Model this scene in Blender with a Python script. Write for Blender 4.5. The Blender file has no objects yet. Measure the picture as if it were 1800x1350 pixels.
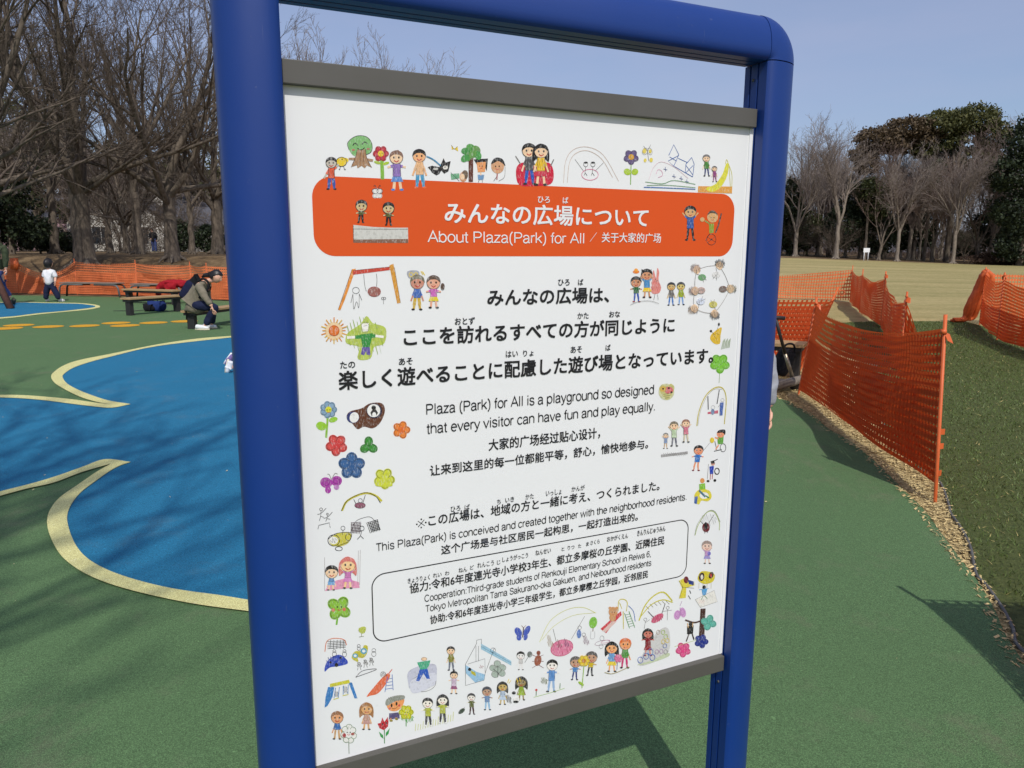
import bpy, bmesh, math, random
import numpy as np
from mathutils import Vector, Matrix

scene = bpy.context.scene
COL = scene.collection

# ------------------------------------------------------------------ camera
F_PX, PITCH, ROLL, HC = 1300.0, math.radians(10.26), math.radians(0.26), 1.5
cp, sp = math.cos(PITCH), math.sin(PITCH)
FW = np.array([0, cp, -sp]); RT0 = np.array([1.0, 0, 0]); UP0 = np.array([0, sp, cp])
RT = RT0 * math.cos(ROLL) + UP0 * math.sin(ROLL)
UP = UP0 * math.cos(ROLL) - RT0 * math.sin(ROLL)
cam_d = bpy.data.cameras.new("camera")
cam = bpy.data.objects.new("camera", cam_d); COL.objects.link(cam)
M = Matrix.Identity(4)
for i in range(3):
    M[i][0] = RT[i]; M[i][1] = UP[i]; M[i][2] = -FW[i]
M[2][3] = HC
cam.matrix_world = M
cam_d.sensor_fit = 'HORIZONTAL'; cam_d.sensor_width = 36.0
cam_d.lens = 36.0 * F_PX / 1800.0
cam_d.clip_start = 0.05; cam_d.clip_end = 3000
cam_d.dof.use_dof = True; cam_d.dof.focus_distance = 1.5; cam_d.dof.aperture_fstop = 45.0
scene.camera = cam

# ------------------------------------------------------------------ light
SUN_EL = math.radians(48.0)
SH = Vector((-0.215, 0.977))                     # direction in which shadows fall
SUN = Vector((-SH.x * math.cos(SUN_EL), -SH.y * math.cos(SUN_EL), math.sin(SUN_EL))).normalized()
world = bpy.data.worlds.new("World"); scene.world = world; world.use_nodes = True
wn = world.node_tree
for n in list(wn.nodes): wn.nodes.remove(n)
sky = wn.nodes.new('ShaderNodeTexSky'); sky.sky_type = 'NISHITA'; sky.sun_disc = False
sky.sun_elevation = SUN_EL; sky.sun_rotation = math.atan2(SUN.x, SUN.y)
sky.air_density = 1.0; sky.dust_density = 2.0; sky.ozone_density = 5.0
bg = wn.nodes.new('ShaderNodeBackground'); bg.inputs['Strength'].default_value = 0.13
wo = wn.nodes.new('ShaderNodeOutputWorld')
# sky colour tinted pale lavender, with slight wisps of thin high cloud
_tc = wn.nodes.new('ShaderNodeTexCoord'); _mp = wn.nodes.new('ShaderNodeMapping'); _mp.inputs['Scale'].default_value = (1.2, 1.0, 5.0)
_ns = wn.nodes.new('ShaderNodeTexNoise'); _ns.inputs['Scale'].default_value = 2.2; _ns.inputs['Detail'].default_value = 6
_mr = wn.nodes.new('ShaderNodeMapRange'); _mr.inputs[1].default_value = .3; _mr.inputs[2].default_value = .75; _mr.inputs[3].default_value = .26; _mr.inputs[4].default_value = .58
_mx = wn.nodes.new('ShaderNodeMix'); _mx.data_type = 'RGBA'; _mx.inputs[7].default_value = (.475 / .13, .49 / .13, .67 / .13, 1)
wn.links.new(_tc.outputs['Generated'], _mp.inputs[0]); wn.links.new(_mp.outputs[0], _ns.inputs['Vector']); wn.links.new(_ns.outputs['Fac'], _mr.inputs[0])
wn.links.new(_mr.outputs[0], _mx.inputs[0]); wn.links.new(sky.outputs[0], _mx.inputs[6]); wn.links.new(_mx.outputs[2], bg.inputs[0]); wn.links.new(bg.outputs[0], wo.inputs[0])
sun_d = bpy.data.lights.new("sun", 'SUN'); sun_d.energy = 3.1; sun_d.angle = math.radians(0.5)
sun_d.color = (1.0, 0.965, 0.91)
sun = bpy.data.objects.new("sun", sun_d); COL.objects.link(sun)
sun.rotation_euler = SUN.to_track_quat('Z', 'Y').to_euler(); sun.location = (5, -10, 30)
vs = scene.view_settings
vs.view_transform = 'Standard'; vs.look = 'None'; vs.exposure = 0.0; vs.gamma = 1.0; vs.use_curve_mapping = False
scene.render.engine = 'CYCLES'
scene.cycles.max_bounces = 8; scene.cycles.transparent_max_bounces = 24

# ------------------------------------------------------------------ helpers
def ray(x, y): return FW + RT * ((x - 900) / F_PX) + UP * ((675 - y) / F_PX)
def gnd(x, y, z=0.0):
    r = ray(x, y); t = (z - HC) / r[2]; p = r * t; return (float(p[0]), float(p[1]), z)
def atd(x, y, Y):
    r = ray(x, y); p = r * (Y / r[1]); return Vector((float(p[0]), float(p[1]), float(p[2]) + HC))

def lin(c): return c / 12.92 if c <= 0.04045 else ((c + 0.055) / 1.055) ** 2.4
def rgb(r, g, b): return (lin(r / 255), lin(g / 255), lin(b / 255))

def put(o, parent=None):
    COL.objects.link(o)
    if parent is not None: o.parent = parent
    return o
def tag(o, label=None, cat=None, group=None, kind=None):
    if label: o['label'] = label
    if cat: o['category'] = cat
    if group: o['group'] = group
    if kind: o['kind'] = kind
    return o
def empty(name, loc, label, cat, group=None, rotz=0.0):
    o = bpy.data.objects.new(name, None); o.empty_display_size = 0.2
    o.location = loc; o.rotation_euler = (0, 0, rotz)
    put(o); return tag(o, label, cat, group)

class MB:
    """collects verts / faces (+ per-face colour, uv) and links them as one mesh object"""
    def __init__(s): s.v = []; s.f = []; s.c = []; s.uv = []; s.smooth = []
    def face(s, pts, col=None, uv=None, smooth=False):
        b = len(s.v); s.v += [tuple(p) for p in pts]; s.f.append(tuple(range(b, b + len(pts))))
        s.c.append(col); s.uv.append(uv); s.smooth.append(smooth)
    def add(s, vs_, fs, smooth=False, col=None):
        b = len(s.v); s.v += [tuple(p) for p in vs_]
        for f in fs:
            s.f.append(tuple(i + b for i in f)); s.c.append(col); s.uv.append(None); s.smooth.append(smooth)
    def box(s, c, size, rotz=0.0, M3=None, col=None):
        hx, hy, hz = size[0] / 2, size[1] / 2, size[2] / 2
        R = M3 if M3 is not None else Matrix.Rotation(rotz, 3, 'Z')
        c = Vector(c)
        vs_ = [c + R @ Vector((x * hx, y * hy, z * hz)) for x in (-1, 1) for y in (-1, 1) for z in (-1, 1)]
        s.add(vs_, [(0, 1, 3, 2), (4, 6, 7, 5), (0, 4, 5, 1), (2, 3, 7, 6), (0, 2, 6, 4), (1, 5, 7, 3)], col=col)
    def tube(s, pts, radii, n=8, cap=True, smooth=True):
        pts = [Vector(p) for p in pts]
        if not hasattr(radii, '__len__'): radii = [radii] * len(pts)
        vs_ = []; fs = []; prev = None
        for i, p in enumerate(pts):
            t = (pts[min(i + 1, len(pts) - 1)] - pts[max(i - 1, 0)])
            if t.length < 1e-9: t = Vector((0, 0, 1))
            t.normalize()
            a = prev if prev is not None else (Vector((1, 0, 0)) if abs(t.x) < .8 else Vector((0, 1, 0)))
            a = (a - t * a.dot(t))
            if a.length < 1e-6: a = t.orthogonal()
            a.normalize(); prev = a; b = t.cross(a)
            for k in range(n):
                an = 2 * math.pi * k / n
                vs_.append(p + (a * math.cos(an) + b * math.sin(an)) * radii[i])
        m = len(pts)
        for i in range(m - 1):
            for k in range(n):
                k2 = (k + 1) % n
                fs.append((i * n + k, i * n + k2, (i + 1) * n + k2, (i + 1) * n + k))
        if cap:
            fs.append(tuple(range(n - 1, -1, -1))); fs.append(tuple((m - 1) * n + k for k in range(n)))
        s.add(vs_, fs, smooth)
    def ball(s, c, r, nu=14, nv=9, M3=None):
        c = Vector(c); vs_ = []; fs = []
        if not hasattr(r, '__len__'): r = (r, r, r)
        for j in range(nv + 1):
            th = math.pi * j / nv
            for i in range(nu):
                ph = 2 * math.pi * i / nu
                p = Vector((r[0] * math.sin(th) * math.cos(ph), r[1] * math.sin(th) * math.sin(ph), r[2] * math.cos(th)))
                vs_.append(c + (M3 @ p if M3 is not None else p))
        for j in range(nv):
            for i in range(nu):
                i2 = (i + 1) % nu
                fs.append((j * nu + i, (j + 1) * nu + i, (j + 1) * nu + i2, j * nu + i2))
        s.add(vs_, fs, True)
    def build(s, name, mat, parent=None, bevel=0.0):
        me = bpy.data.meshes.new(name); me.from_pydata([tuple(v) for v in s.v], [], s.f)
        if any(c is not None for c in s.c):
            a = me.color_attributes.new('Col', 'FLOAT_COLOR', 'CORNER'); li = 0; buf = []
            for f, c in zip(s.f, s.c):
                buf += list((c or (1, 1, 1)) + (1.0,)) * len(f)
            a.data.foreach_set('color', buf)
        if any(u is not None for u in s.uv):
            l = me.uv_layers.new(name='UVMap'); buf = []
            for f, u in zip(s.f, s.uv):
                if u is None: buf += [0, 0] * len(f)
                else:
                    for q in u: buf += [q[0], q[1]]
            l.data.foreach_set('uv', buf)
        me.polygons.foreach_set('use_smooth', s.smooth)
        me.materials.append(mat); me.update()
        o = bpy.data.objects.new(name, me); put(o, parent)
        if bevel > 0:
            b = o.modifiers.new('bevel', 'BEVEL'); b.width = bevel; b.segments = 2; b.limit_method = 'ANGLE'; b.angle_limit = math.radians(40)
        return o

def np_mesh(name, V, Fq, mat, parent=None, smooth=True, link=True, uv=None):
    """V (n,3), Fq (m,k) numpy arrays"""
    me = bpy.data.meshes.new(name); V = np.asarray(V, np.float32); Fq = np.asarray(Fq, np.int32)
    k = Fq.shape[1]
    me.vertices.add(len(V)); me.vertices.foreach_set('co', V.ravel())
    me.loops.add(Fq.size); me.loops.foreach_set('vertex_index', Fq.ravel())
    me.polygons.add(len(Fq)); me.polygons.foreach_set('loop_start', np.arange(0, Fq.size, k, dtype=np.int32))
    me.update(calc_edges=True)
    me.polygons.foreach_set('use_smooth', np.full(len(Fq), smooth))
    if uv is not None:
        l = me.uv_layers.new(name='UVMap'); l.data.foreach_set('uv', np.asarray(uv, np.float32).ravel())
    me.materials.append(mat); me.validate(); me.update()
    if not link: return me
    return put(bpy.data.objects.new(name, me), parent)

# ------------------------------------------------------------------ materials
def node_mat(name):
    m = bpy.data.materials.new(name); m.use_nodes = True
    nt = m.node_tree; b = nt.nodes['Principled BSDF']; return m, nt, b
def N(nt, t, **kw):
    n = nt.nodes.new(t)
    for k, v in kw.items(): setattr(n, k, v)
    return n
def math_(nt, op, a, b=None):
    n = nt.nodes.new('ShaderNodeMath'); n.operation = op
    for i, q in enumerate((a, b)):
        if q is None: continue
        if isinstance(q, (int, float)): n.inputs[i].default_value = q
        else: nt.links.new(q, n.inputs[i])
    return n.outputs[0]
def mixc(nt, fac, a, b, mode='MIX'):
    n = nt.nodes.new('ShaderNodeMix'); n.data_type = 'RGBA'; n.blend_type = mode
    for i, q in ((0, fac), (6, a), (7, b)):
        if isinstance(q, (int, float)): n.inputs[i].default_value = q
        elif isinstance(q, tuple): n.inputs[i].default_value = q + (1.0,)
        else: nt.links.new(q, n.inputs[i])
    return n.outputs[2]
def coord(nt, scale=(1, 1, 1), kind='Object'):
    tc = nt.nodes.new('ShaderNodeTexCoord'); mp = nt.nodes.new('ShaderNodeMapping')
    mp.inputs['Scale'].default_value = scale
    nt.links.new(tc.outputs[kind], mp.inputs[0]); return mp.outputs[0]
def noise(nt, vec, scale, detail=3.0, rough=.55):
    n = nt.nodes.new('ShaderNodeTexNoise'); n.inputs['Scale'].default_value = scale
    n.inputs['Detail'].default_value = detail; n.inputs['Roughness'].default_value = rough
    nt.links.new(vec, n.inputs['Vector']); return n.outputs['Fac']
def ramp(nt, fac, lo, hi, c0=(0, 0, 0), c1=(1, 1, 1)):
    r = nt.nodes.new('ShaderNodeValToRGB'); e = r.color_ramp.elements
    e[0].position = lo; e[0].color = c0 + (1,); e[1].position = hi; e[1].color = c1 + (1,)
    nt.links.new(fac, r.inputs[0]); return r.outputs[0]
def bump(nt, b, h, strength, dist):
    n = nt.nodes.new('ShaderNodeBump'); n.inputs['Strength'].default_value = strength; n.inputs['Distance'].default_value = dist
    nt.links.new(h, n.inputs['Height']); nt.links.new(n.outputs[0], b.inputs['Normal'])
def simple(name, col, rough=.6, var=.15, scale=8.0, spec=.4, metal=0.0, bmp=0.0, bscale=60.0, detail=4.0, stretch=(1, 1, 1)):
    m, nt, b = node_mat(name); v = coord(nt, stretch)
    f = noise(nt, v, scale, detail)
    d = tuple(c * (1 - var) for c in col); l = tuple(min(1, c * (1 + var)) for c in col)
    nt.links.new(ramp(nt, f, .3, .7, d, l), b.inputs['Base Color'])
    b.inputs['Roughness'].default_value = rough; b.inputs['Specular IOR Level'].default_value = spec; b.inputs['Metallic'].default_value = metal
    if bmp: bump(nt, b, noise(nt, v, bscale, 3), bmp, .01)
    return m

def rubber_mat(name, col, stain=(.20, .17, .12), stain_amt=.4):
    m, nt, b = node_mat(name); v = coord(nt)
    vo = nt.nodes.new('ShaderNodeTexVoronoi'); vo.inputs['Scale'].default_value = 330; nt.links.new(v, vo.inputs['Vector'])
    sep = nt.nodes.new('ShaderNodeSeparateColor'); nt.links.new(vo.outputs['Color'], sep.inputs[0])
    base = ramp(nt, sep.outputs[0], 0.0, 1.0, tuple(c * .62 for c in col), tuple(min(1, c * 1.38) for c in col))
    gap = ramp(nt, vo.outputs['Distance'], .35, .75)
    base = mixc(nt, math_(nt, 'MULTIPLY', gap, .55), base, tuple(c * .3 for c in col))
    big = ramp(nt, noise(nt, v, .9, 5, .6), .3, .75)
    base = mixc(nt, math_(nt, 'MULTIPLY', big, .22), base, tuple(c * .62 for c in col))
    st = ramp(nt, noise(nt, v, 2.2, 7, .72), .55, .76)
    base = mixc(nt, math_(nt, 'MULTIPLY', st, stain_amt), base, stain)
    st2 = ramp(nt, noise(nt, coord(nt, (1.4, .8, 1)), 1.1, 8, .75), .56, .70)
    base = mixc(nt, math_(nt, 'MULTIPLY', st2, stain_amt * .8), base, tuple(s * 1.15 for s in stain))
    fk = ramp(nt, noise(nt, v, 46, 2, .5), .70, .74); base = mixc(nt, math_(nt, 'MULTIPLY', fk, .3), base, tuple(min(1, c * 2.2) for c in col))
    dk = ramp(nt, noise(nt, v, 120, 2, .5), .66, .72); base = mixc(nt, math_(nt, 'MULTIPLY', dk, .55), base, tuple(c * .25 for c in col))
    nt.links.new(base, b.inputs['Base Color'])
    b.inputs['Roughness'].default_value = .85; b.inputs['Specular IOR Level'].default_value = .25
    bump(nt, b, vo.outputs['Distance'], .6, .003)
    return m

MAT = {}
MAT['rubber_green'] = rubber_mat('rubber_green', rgb(97, 128, 84))
MAT['rubber_blue'] = rubber_mat('rubber_blue', rgb(40, 124, 162), (.2, .22, .2), .18)
MAT['rubber_cream'] = rubber_mat('rubber_cream', rgb(255, 240, 158), (.5, .42, .26), .3)
MAT['rubber_orange'] = rubber_mat('rubber_orange', rgb(244, 170, 48), (.5, .35, .1), .2)

def lawn_mat():
    m, nt, b = node_mat('dry_lawn'); v = coord(nt)
    a = noise(nt, coord(nt, (.05, .35, 1)), 1.0, 4, .6)
    c = ramp(nt, a, .40, .62, rgb(140, 130, 80), rgb(188, 166, 116))
    f = noise(nt, v, 9.0, 8, .75)
    c = mixc(nt, ramp(nt, f, .35, .75), c, rgb(112, 104, 60))
    c = mixc(nt, math_(nt, 'MULTIPLY', ramp(nt, noise(nt, coord(nt, (.5, 1.2, 1)), 1.5, 8, .75), .42, .66), .45), c, rgb(118, 114, 66))
    c = mixc(nt, math_(nt, 'MULTIPLY', ramp(nt, noise(nt, v, 3.5, 6, .8), .50, .72), .45), c, rgb(206, 186, 134))
    c2 = noise(nt, v, 60.0, 3, .7)
    c = mixc(nt, math_(nt, 'MULTIPLY', ramp(nt, c2, .4, .7), .4), c, rgb(205, 192, 146))
    # bare leaf-littered earth on the mound at the left
    sx = nt.nodes.new('ShaderNodeSeparateXYZ'); nt.links.new(v, sx.inputs[0])
    e = math_(nt, 'SUBTRACT', math_(nt, 'MULTIPLY', sx.outputs[1], .14), sx.outputs[0])   # < 0 right
    e = math_(nt, 'ADD', e, math_(nt, 'MULTIPLY', noise(nt, v, .6, 4), 2.0))
    n1 = noise(nt, coord(nt, (1, .5, 1)), 2.2, 8, .7)
    earth = ramp(nt, n1, .3, .7, rgb(70, 56, 42), rgb(140, 118, 88))
    k = nt.nodes.new('ShaderNodeMapRange'); k.inputs[1].default_value = 1.0; k.inputs[2].default_value = 2.5
    nt.links.new(e, k.inputs[0])
    far = math_(nt, 'GREATER_THAN', math_(nt, 'ADD', sx.outputs[1], math_(nt, 'MULTIPLY', noise(nt, v, .25, 3), 4.0)), 78.5)
    fac = math_(nt, 'MAXIMUM', k.outputs[0], far)
    c = mixc(nt, fac, c, earth)
    nt.links.new(c, b.inputs['Base Color']); b.inputs['Roughness'].default_value = .95; b.inputs['Specular IOR Level'].default_value = .1
    bump(nt, b, f, .5, .03)
    return m
MAT['lawn'] = lawn_mat()
def turf_mat():
    m, nt, b = node_mat('artificial_turf'); v = coord(nt)
    f = noise(nt, v, 45, 6, .8); g = noise(nt, coord(nt, (1.0, .35, 1)), 3.5, 4)
    c = ramp(nt, f, .3, .72, rgb(48, 60, 28), rgb(108, 116, 64))
    c = mixc(nt, math_(nt, 'MULTIPLY', ramp(nt, g, .4, .7), .3), c, rgb(84, 84, 46))
    nt.links.new(c, b.inputs['Base Color']); b.inputs['Roughness'].default_value = .8; b.inputs['Specular IOR Level'].default_value = .2
    bump(nt, b, f, .8, .02); return m
MAT['turf'] = turf_mat()
MAT['blade'] = simple('turf_blade', rgb(88, 106, 52), .55, .35, 30, .35)
MAT['blade_dry'] = simple('dry_blade', rgb(172, 158, 104), .8, .3, 20, .2)
MAT['gravel'] = simple('chip_bed', rgb(172, 152, 108), .95, .4, 55, .1, bmp=.8, bscale=90)
MAT['chip'] = simple('wood_chip', rgb(196, 174, 124), .9, .35, 25, .15)
MAT['edging'] = simple('edging_plastic', rgb(92, 91, 86), .6, .2, 30)
MAT['litter'] = simple('straw_bits', rgb(206, 186, 140), .9, .3, 20)

def paint_mat(name, col, rough=.38, coat=.0, dust=.06):
    m, nt, b = node_mat(name); v = coord(nt)
    f = noise(nt, v, 3.0, 5, .6); g = noise(nt, v, 900, 2)
    c = mixc(nt, math_(nt, 'MULTIPLY', ramp(nt, f, .35, .8), dust), col, (.32, .33, .34))
    nt.links.new(c, b.inputs['Base Color'])
    r = math_(nt, 'ADD', math_(nt, 'MULTIPLY', f, .12), rough - .06); nt.links.new(r, b.inputs['Roughness'])
    b.inputs['Specular IOR Level'].default_value = .45
    sp_ = noise(nt, v, 55, 6, .75); c = mixc(nt, math_(nt, 'MULTIPLY', ramp(nt, sp_, .66, .74), .14), c, (.30, .31, .32))
    sc_ = noise(nt, coord(nt, (6, 6, .6)), 14, 3, .8); c = mixc(nt, math_(nt, 'MULTIPLY', ramp(nt, sc_, .70, .76), .10), c, (.35, .36, .38))
    nt.links.new(c, b.inputs['Base Color'])
    bump(nt, b, g, .05, .0006); return m
MAT['blue_paint'] = paint_mat('blue_paint', rgb(10, 52, 124), .40, dust=.02)
MAT['blue_inner'] = paint_mat('blue_inner', rgb(10, 46, 108), .5, dust=.02)
MAT['grey_rail'] = paint_mat('grey_rail', rgb(84, 81, 75), .5, dust=.08)
def panel_mat():
    m, nt, b = node_mat('white_panel'); v = coord(nt)
    f = noise(nt, v, 2.0, 4); s = noise(nt, v, 38, 5, .7)
    c = mixc(nt, math_(nt, 'MULTIPLY', ramp(nt, f, .3, .8), .35), (.79, .79, .78), (.75, .75, .745))
    c = mixc(nt, math_(nt, 'MULTIPLY', ramp(nt, s, .70, .80), .25), c, (.5, .5, .48))
    nt.links.new(c, b.inputs['Base Color']); b.inputs['Roughness'].default_value = .45; b.inputs['Specular IOR Level'].default_value = .35
    return m
MAT['panel'] = panel_mat()
def ink_mat():
    m, nt, b = node_mat('printed_ink'); v = coord(nt)
    a = nt.nodes.new('ShaderNodeVertexColor'); a.layer_name = 'Col'
    f = noise(nt, coord(nt, (1, 1, .35)), 420, 3, .7)
    c = mixc(nt, math_(nt, 'MULTIPLY', ramp(nt, f, .52, .68), .45), a.outputs[0], (.78, .78, .76))
    g = noise(nt, v, 160, 2)
    c = mixc(nt, math_(nt, 'MULTIPLY', ramp(nt, g, .5, .7), .25), c, (.12, .1, .08))
    c = mixc(nt, 1.0, c, (.95, .95, .95), 'MULTIPLY')
    nt.links.new(c, b.inputs['Base Color']); b.inputs['Roughness'].default_value = .5; b.inputs['Specular IOR Level'].default_value = .3
    return m
MAT['ink'] = ink_mat()
MAT['text_black'] = simple('text_black', (.012, .012, .013), .5, .1, 5)
MAT['text_white'] = simple('text_white', (.77, .77, .76), .5, .02, 5)
MAT['banner'] = simple('banner_orange', rgb(216, 82, 24), .45, .03, 3, .35)

def net_mat(name, col, cu=.05, cv=.055, su=.16, sv=.2, trans=.35):
    m, nt, b = node_mat(name)
    uv = nt.nodes.new('ShaderNodeUVMap'); uv.uv_map = 'UVMap'
    sx = nt.nodes.new('ShaderNodeSeparateXYZ'); nt.links.new(uv.outputs[0], sx.inputs[0])
    def hole(s, c, w):
        f = math_(nt, 'FRACT', math_(nt, 'DIVIDE', s, c))
        f = math_(nt, 'ABSOLUTE', math_(nt, 'SUBTRACT', f, .5))
        return math_(nt, 'LESS_THAN', f, .5 - w)
    h = math_(nt, 'MULTIPLY', hole(sx.outputs[0], cu, su), hole(sx.outputs[1], cv, sv))
    v = coord(nt); f = noise(nt, v, 6, 5, .6)
    base = ramp(nt, f, .3, .7, tuple(c * .82 for c in col), tuple(min(1, c * 1.15) for c in col))
    st = math_(nt, 'GREATER_THAN', math_(nt, 'ABSOLUTE', math_(nt, 'SUBTRACT', math_(nt, 'FRACT', math_(nt, 'DIVIDE', sx.outputs[0], cu)), .5)), .5 - su * .75)
    base = mixc(nt, math_(nt, 'MULTIPLY', st, .5), base, tuple(c * .5 for c in col))
    nt.links.new(base, b.inputs['Base Color'])
    b.inputs['Roughness'].default_value = .6; b.inputs['Specular IOR Level'].default_value = .25
    tl = nt.nodes.new('ShaderNodeBsdfTranslucent'); tl.inputs[0].default_value = col + (1,)
    tp = nt.nodes.new('ShaderNodeBsdfTransparent')
    m1 = nt.nodes.new('ShaderNodeMixShader'); m1.inputs[0].default_value = trans
    nt.links.new(b.outputs[0], m1.inputs[1]); nt.links.new(tl.outputs[0], m1.inputs[2])
    m2 = nt.nodes.new('ShaderNodeMixShader'); nt.links.new(h, m2.inputs[0])
    nt.links.new(m1.outputs[0], m2.inputs[1]); nt.links.new(tp.outputs[0], m2.inputs[2])
    out = nt.nodes['Material Output']; nt.links.new(m2.outputs[0], out.inputs[0])
    return m
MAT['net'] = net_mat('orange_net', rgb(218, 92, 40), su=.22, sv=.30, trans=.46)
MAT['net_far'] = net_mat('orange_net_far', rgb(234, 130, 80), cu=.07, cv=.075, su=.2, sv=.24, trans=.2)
MAT['fence_post'] = simple('orange_post', rgb(206, 98, 48), .5, .15, 10)
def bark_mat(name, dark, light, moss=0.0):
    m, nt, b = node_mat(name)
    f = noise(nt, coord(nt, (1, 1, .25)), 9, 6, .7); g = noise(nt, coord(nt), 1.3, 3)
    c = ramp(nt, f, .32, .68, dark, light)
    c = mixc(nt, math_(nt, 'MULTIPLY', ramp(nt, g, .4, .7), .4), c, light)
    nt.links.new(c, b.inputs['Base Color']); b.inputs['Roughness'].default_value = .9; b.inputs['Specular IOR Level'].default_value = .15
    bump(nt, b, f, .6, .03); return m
MAT['bark'] = bark_mat('bark', rgb(56, 50, 44), rgb(128, 116, 102))
MAT['twig'] = bark_mat('twig', rgb(62, 54, 48), rgb(116, 104, 92))
MAT['twig_red'] = bark_mat('twig_reddish', rgb(80, 68, 62), rgb(132, 114, 104))
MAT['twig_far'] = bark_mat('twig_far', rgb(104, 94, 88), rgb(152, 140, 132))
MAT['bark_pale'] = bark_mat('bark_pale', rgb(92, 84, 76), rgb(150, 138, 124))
def leaf_mat(name, c0, c1):
    m, nt, b = node_mat(name)
    oi = nt.nodes.new('ShaderNodeNewGeometry')
    c = ramp(nt, oi.outputs['Random Per Island'], 0.0, 1.0, c0, c1)
    nt.links.new(c, b.inputs['Base Color']); b.inputs['Roughness'].default_value = .55; b.inputs['Specular IOR Level'].default_value = .3
    tl = nt.nodes.new('ShaderNodeBsdfTranslucent'); nt.links.new(c, tl.inputs[0])
    mx = nt.nodes.new('ShaderNodeMixShader'); mx.inputs[0].default_value = .25
    nt.links.new(b.outputs[0], mx.inputs[1]); nt.links.new(tl.outputs[0], mx.inputs[2])
    nt.links.new(mx.outputs[0], nt.nodes['Material Output'].inputs[0]); return m
MAT['leaf_dark'] = leaf_mat('leaf_dark', (.012, .02, .010), (.045, .062, .026))
MAT['leaf_olive'] = leaf_mat('leaf_olive', (.045, .055, .018), (.15, .145, .05))
MAT['leaf_rust'] = leaf_mat('leaf_rust', (.065, .046, .028), (.17, .12, .065))
MAT['leaf_mid'] = leaf_mat('leaf_mid', (.025, .035, .012), (.085, .095, .035))
# ================================================================== SETTING
def sstep(a, b, x):
    t = np.clip((x - a) / (b - a), 0, 1); return t * t * (3 - 2 * t)
def height(x, y):
    x = np.asarray(x, float); y = np.asarray(y, float)
    az = np.degrees(np.arctan2(x, np.maximum(y, .01)))
    wl = 1 - sstep(-6, 14, az)
    front = sstep(10, 16, y)
    zl = 1.25 * sstep(24.6, 31.0, y + .22 * (x + 13) * (y > 5) * (x > -40) * 0)
    zr = np.clip((y - 16) / 70, 0, 1.3) * np.interp(az, [14, 21, 32, 42], [1.15, .98, .33, .1])
    return (wl * zl + (1 - wl) * zr) * front - .03
def terrain():
    rings = np.concatenate([np.linspace(0.0, 20, 26)[1:], np.linspace(20.5, 45, 50), np.linspace(47, 120, 40), np.geomspace(130, 1500, 14)])
    na = 240
    an = np.linspace(0, 2 * np.pi, na, endpoint=False)
    X = rings[:, None] * np.sin(an)[None]; Y = rings[:, None] * np.cos(an)[None]
    Z = height(X, Y)
    V = np.stack([X, Y, Z], -1).reshape(-1, 3); V = np.vstack([V, [[0, 0, -.03]]])
    i = np.arange(len(rings) - 1)[:, None] * na; k = np.arange(na)[None]; k2 = (k + 1) % na
    Fq = np.stack([i + k, i + na + k, i + na + k2, i + k2], -1).reshape(-1, 4)
    o = np_mesh('lawn', V, Fq[:, ::-1], MAT['lawn'])
    bm = bmesh.new(); bm.from_mesh(o.data)
    bm.verts.ensure_lookup_table(); c = bm.verts[len(V) - 1]
    for q in range(na): bm.faces.new((bm.verts[q], bm.verts[(q + 1) % na], c)).smooth = True
    bmesh.ops.recalc_face_normals(bm, faces=bm.faces)
    if sum(f.normal.z for f in bm.faces) < 0: bmesh.ops.reverse_faces(bm, faces=bm.faces)
    bm.to_mesh(o.data); bm.free()
    o.data.materials.clear(); o.data.materials.append(MAT['lawn'])
    tag(o, kind='structure'); return o
terrain()

def catmull(P, n=6, closed=False):
    P = [np.array(p, float) for p in P]; out = []; m = len(P)
    for i in range(m if closed else m - 1):
        p1, p2 = P[i], P[(i + 1) % m]
        p0 = P[i - 1] if (closed or i > 0) else 2 * p1 - p2
        p3 = P[(i + 2) % m] if (closed or i + 2 < m) else 2 * p2 - p1
        for t in np.linspace(0, 1, n, endpoint=False):
            out.append(.5 * (2 * p1 + (p2 - p0) * t + (2 * p0 - 5 * p1 + 4 * p2 - p3) * t * t + (3 * p1 - p0 - 3 * p2 + p3) * t ** 3))
    if not closed: out.append(P[-1])
    return [tuple(p) for p in out]
def sheet(name, pts, z, mat, kind='structure', thick=0.0):
    bm = bmesh.new()
    vs_ = [bm.verts.new((p[0], p[1], z)) for p in pts]
    f = bm.faces.new(vs_); f.normal_update()
    if f.normal.z < 0: f.normal_flip()
    if thick:
        r = bmesh.ops.extrude_face_region(bm, geom=[f])
        ng = [e for e in r['geom'] if isinstance(e, bmesh.types.BMVert)]
        bmesh.ops.translate(bm, verts=ng, vec=(0, 0, -thick))
        bmesh.ops.recalc_face_normals(bm, faces=bm.faces)
    bmesh.ops.triangulate(bm, faces=bm.faces)
    me = bpy.data.meshes.new(name); bm.to_mesh(me); bm.free(); me.materials.append(mat)
    return tag(put(bpy.data.objects.new(name, me)), kind=kind)
def G(pts): return [gnd(x, y)[:2] for x, y in pts]

# --- rubber surface: right edge traced, then closed behind and beside the camera
edge_r = G([(1360, 696), (1398, 713), (1434, 733), (1452, 750), (1494, 775), (1522, 797), (1553, 825), (1595, 867), (1629, 901), (1656, 939), (1690, 984), (1724, 1029), (1750, 1075), (1777, 1131)])
edge_r = catmull([(1.2, 14.5), (2.1, 10.0)] + edge_r + [(1.87, 2.3), (1.86, 1.6), (1.84, .6), (1.8, -1.2)], 4)
far_e = [(-30.0, 23.5), (-16.0, 23.9), (-13.6, 23.7), (-10.5, 22.9), (-8.2, 21.6), (-5, 19.6), (-1.5, 17.2)]
outline = edge_r + [(1.8, -6.0), (-30.0, -6.0)] + far_e
sheet('playground_surface', outline, 0.0, MAT['rubber_green'], thick=.06)

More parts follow.
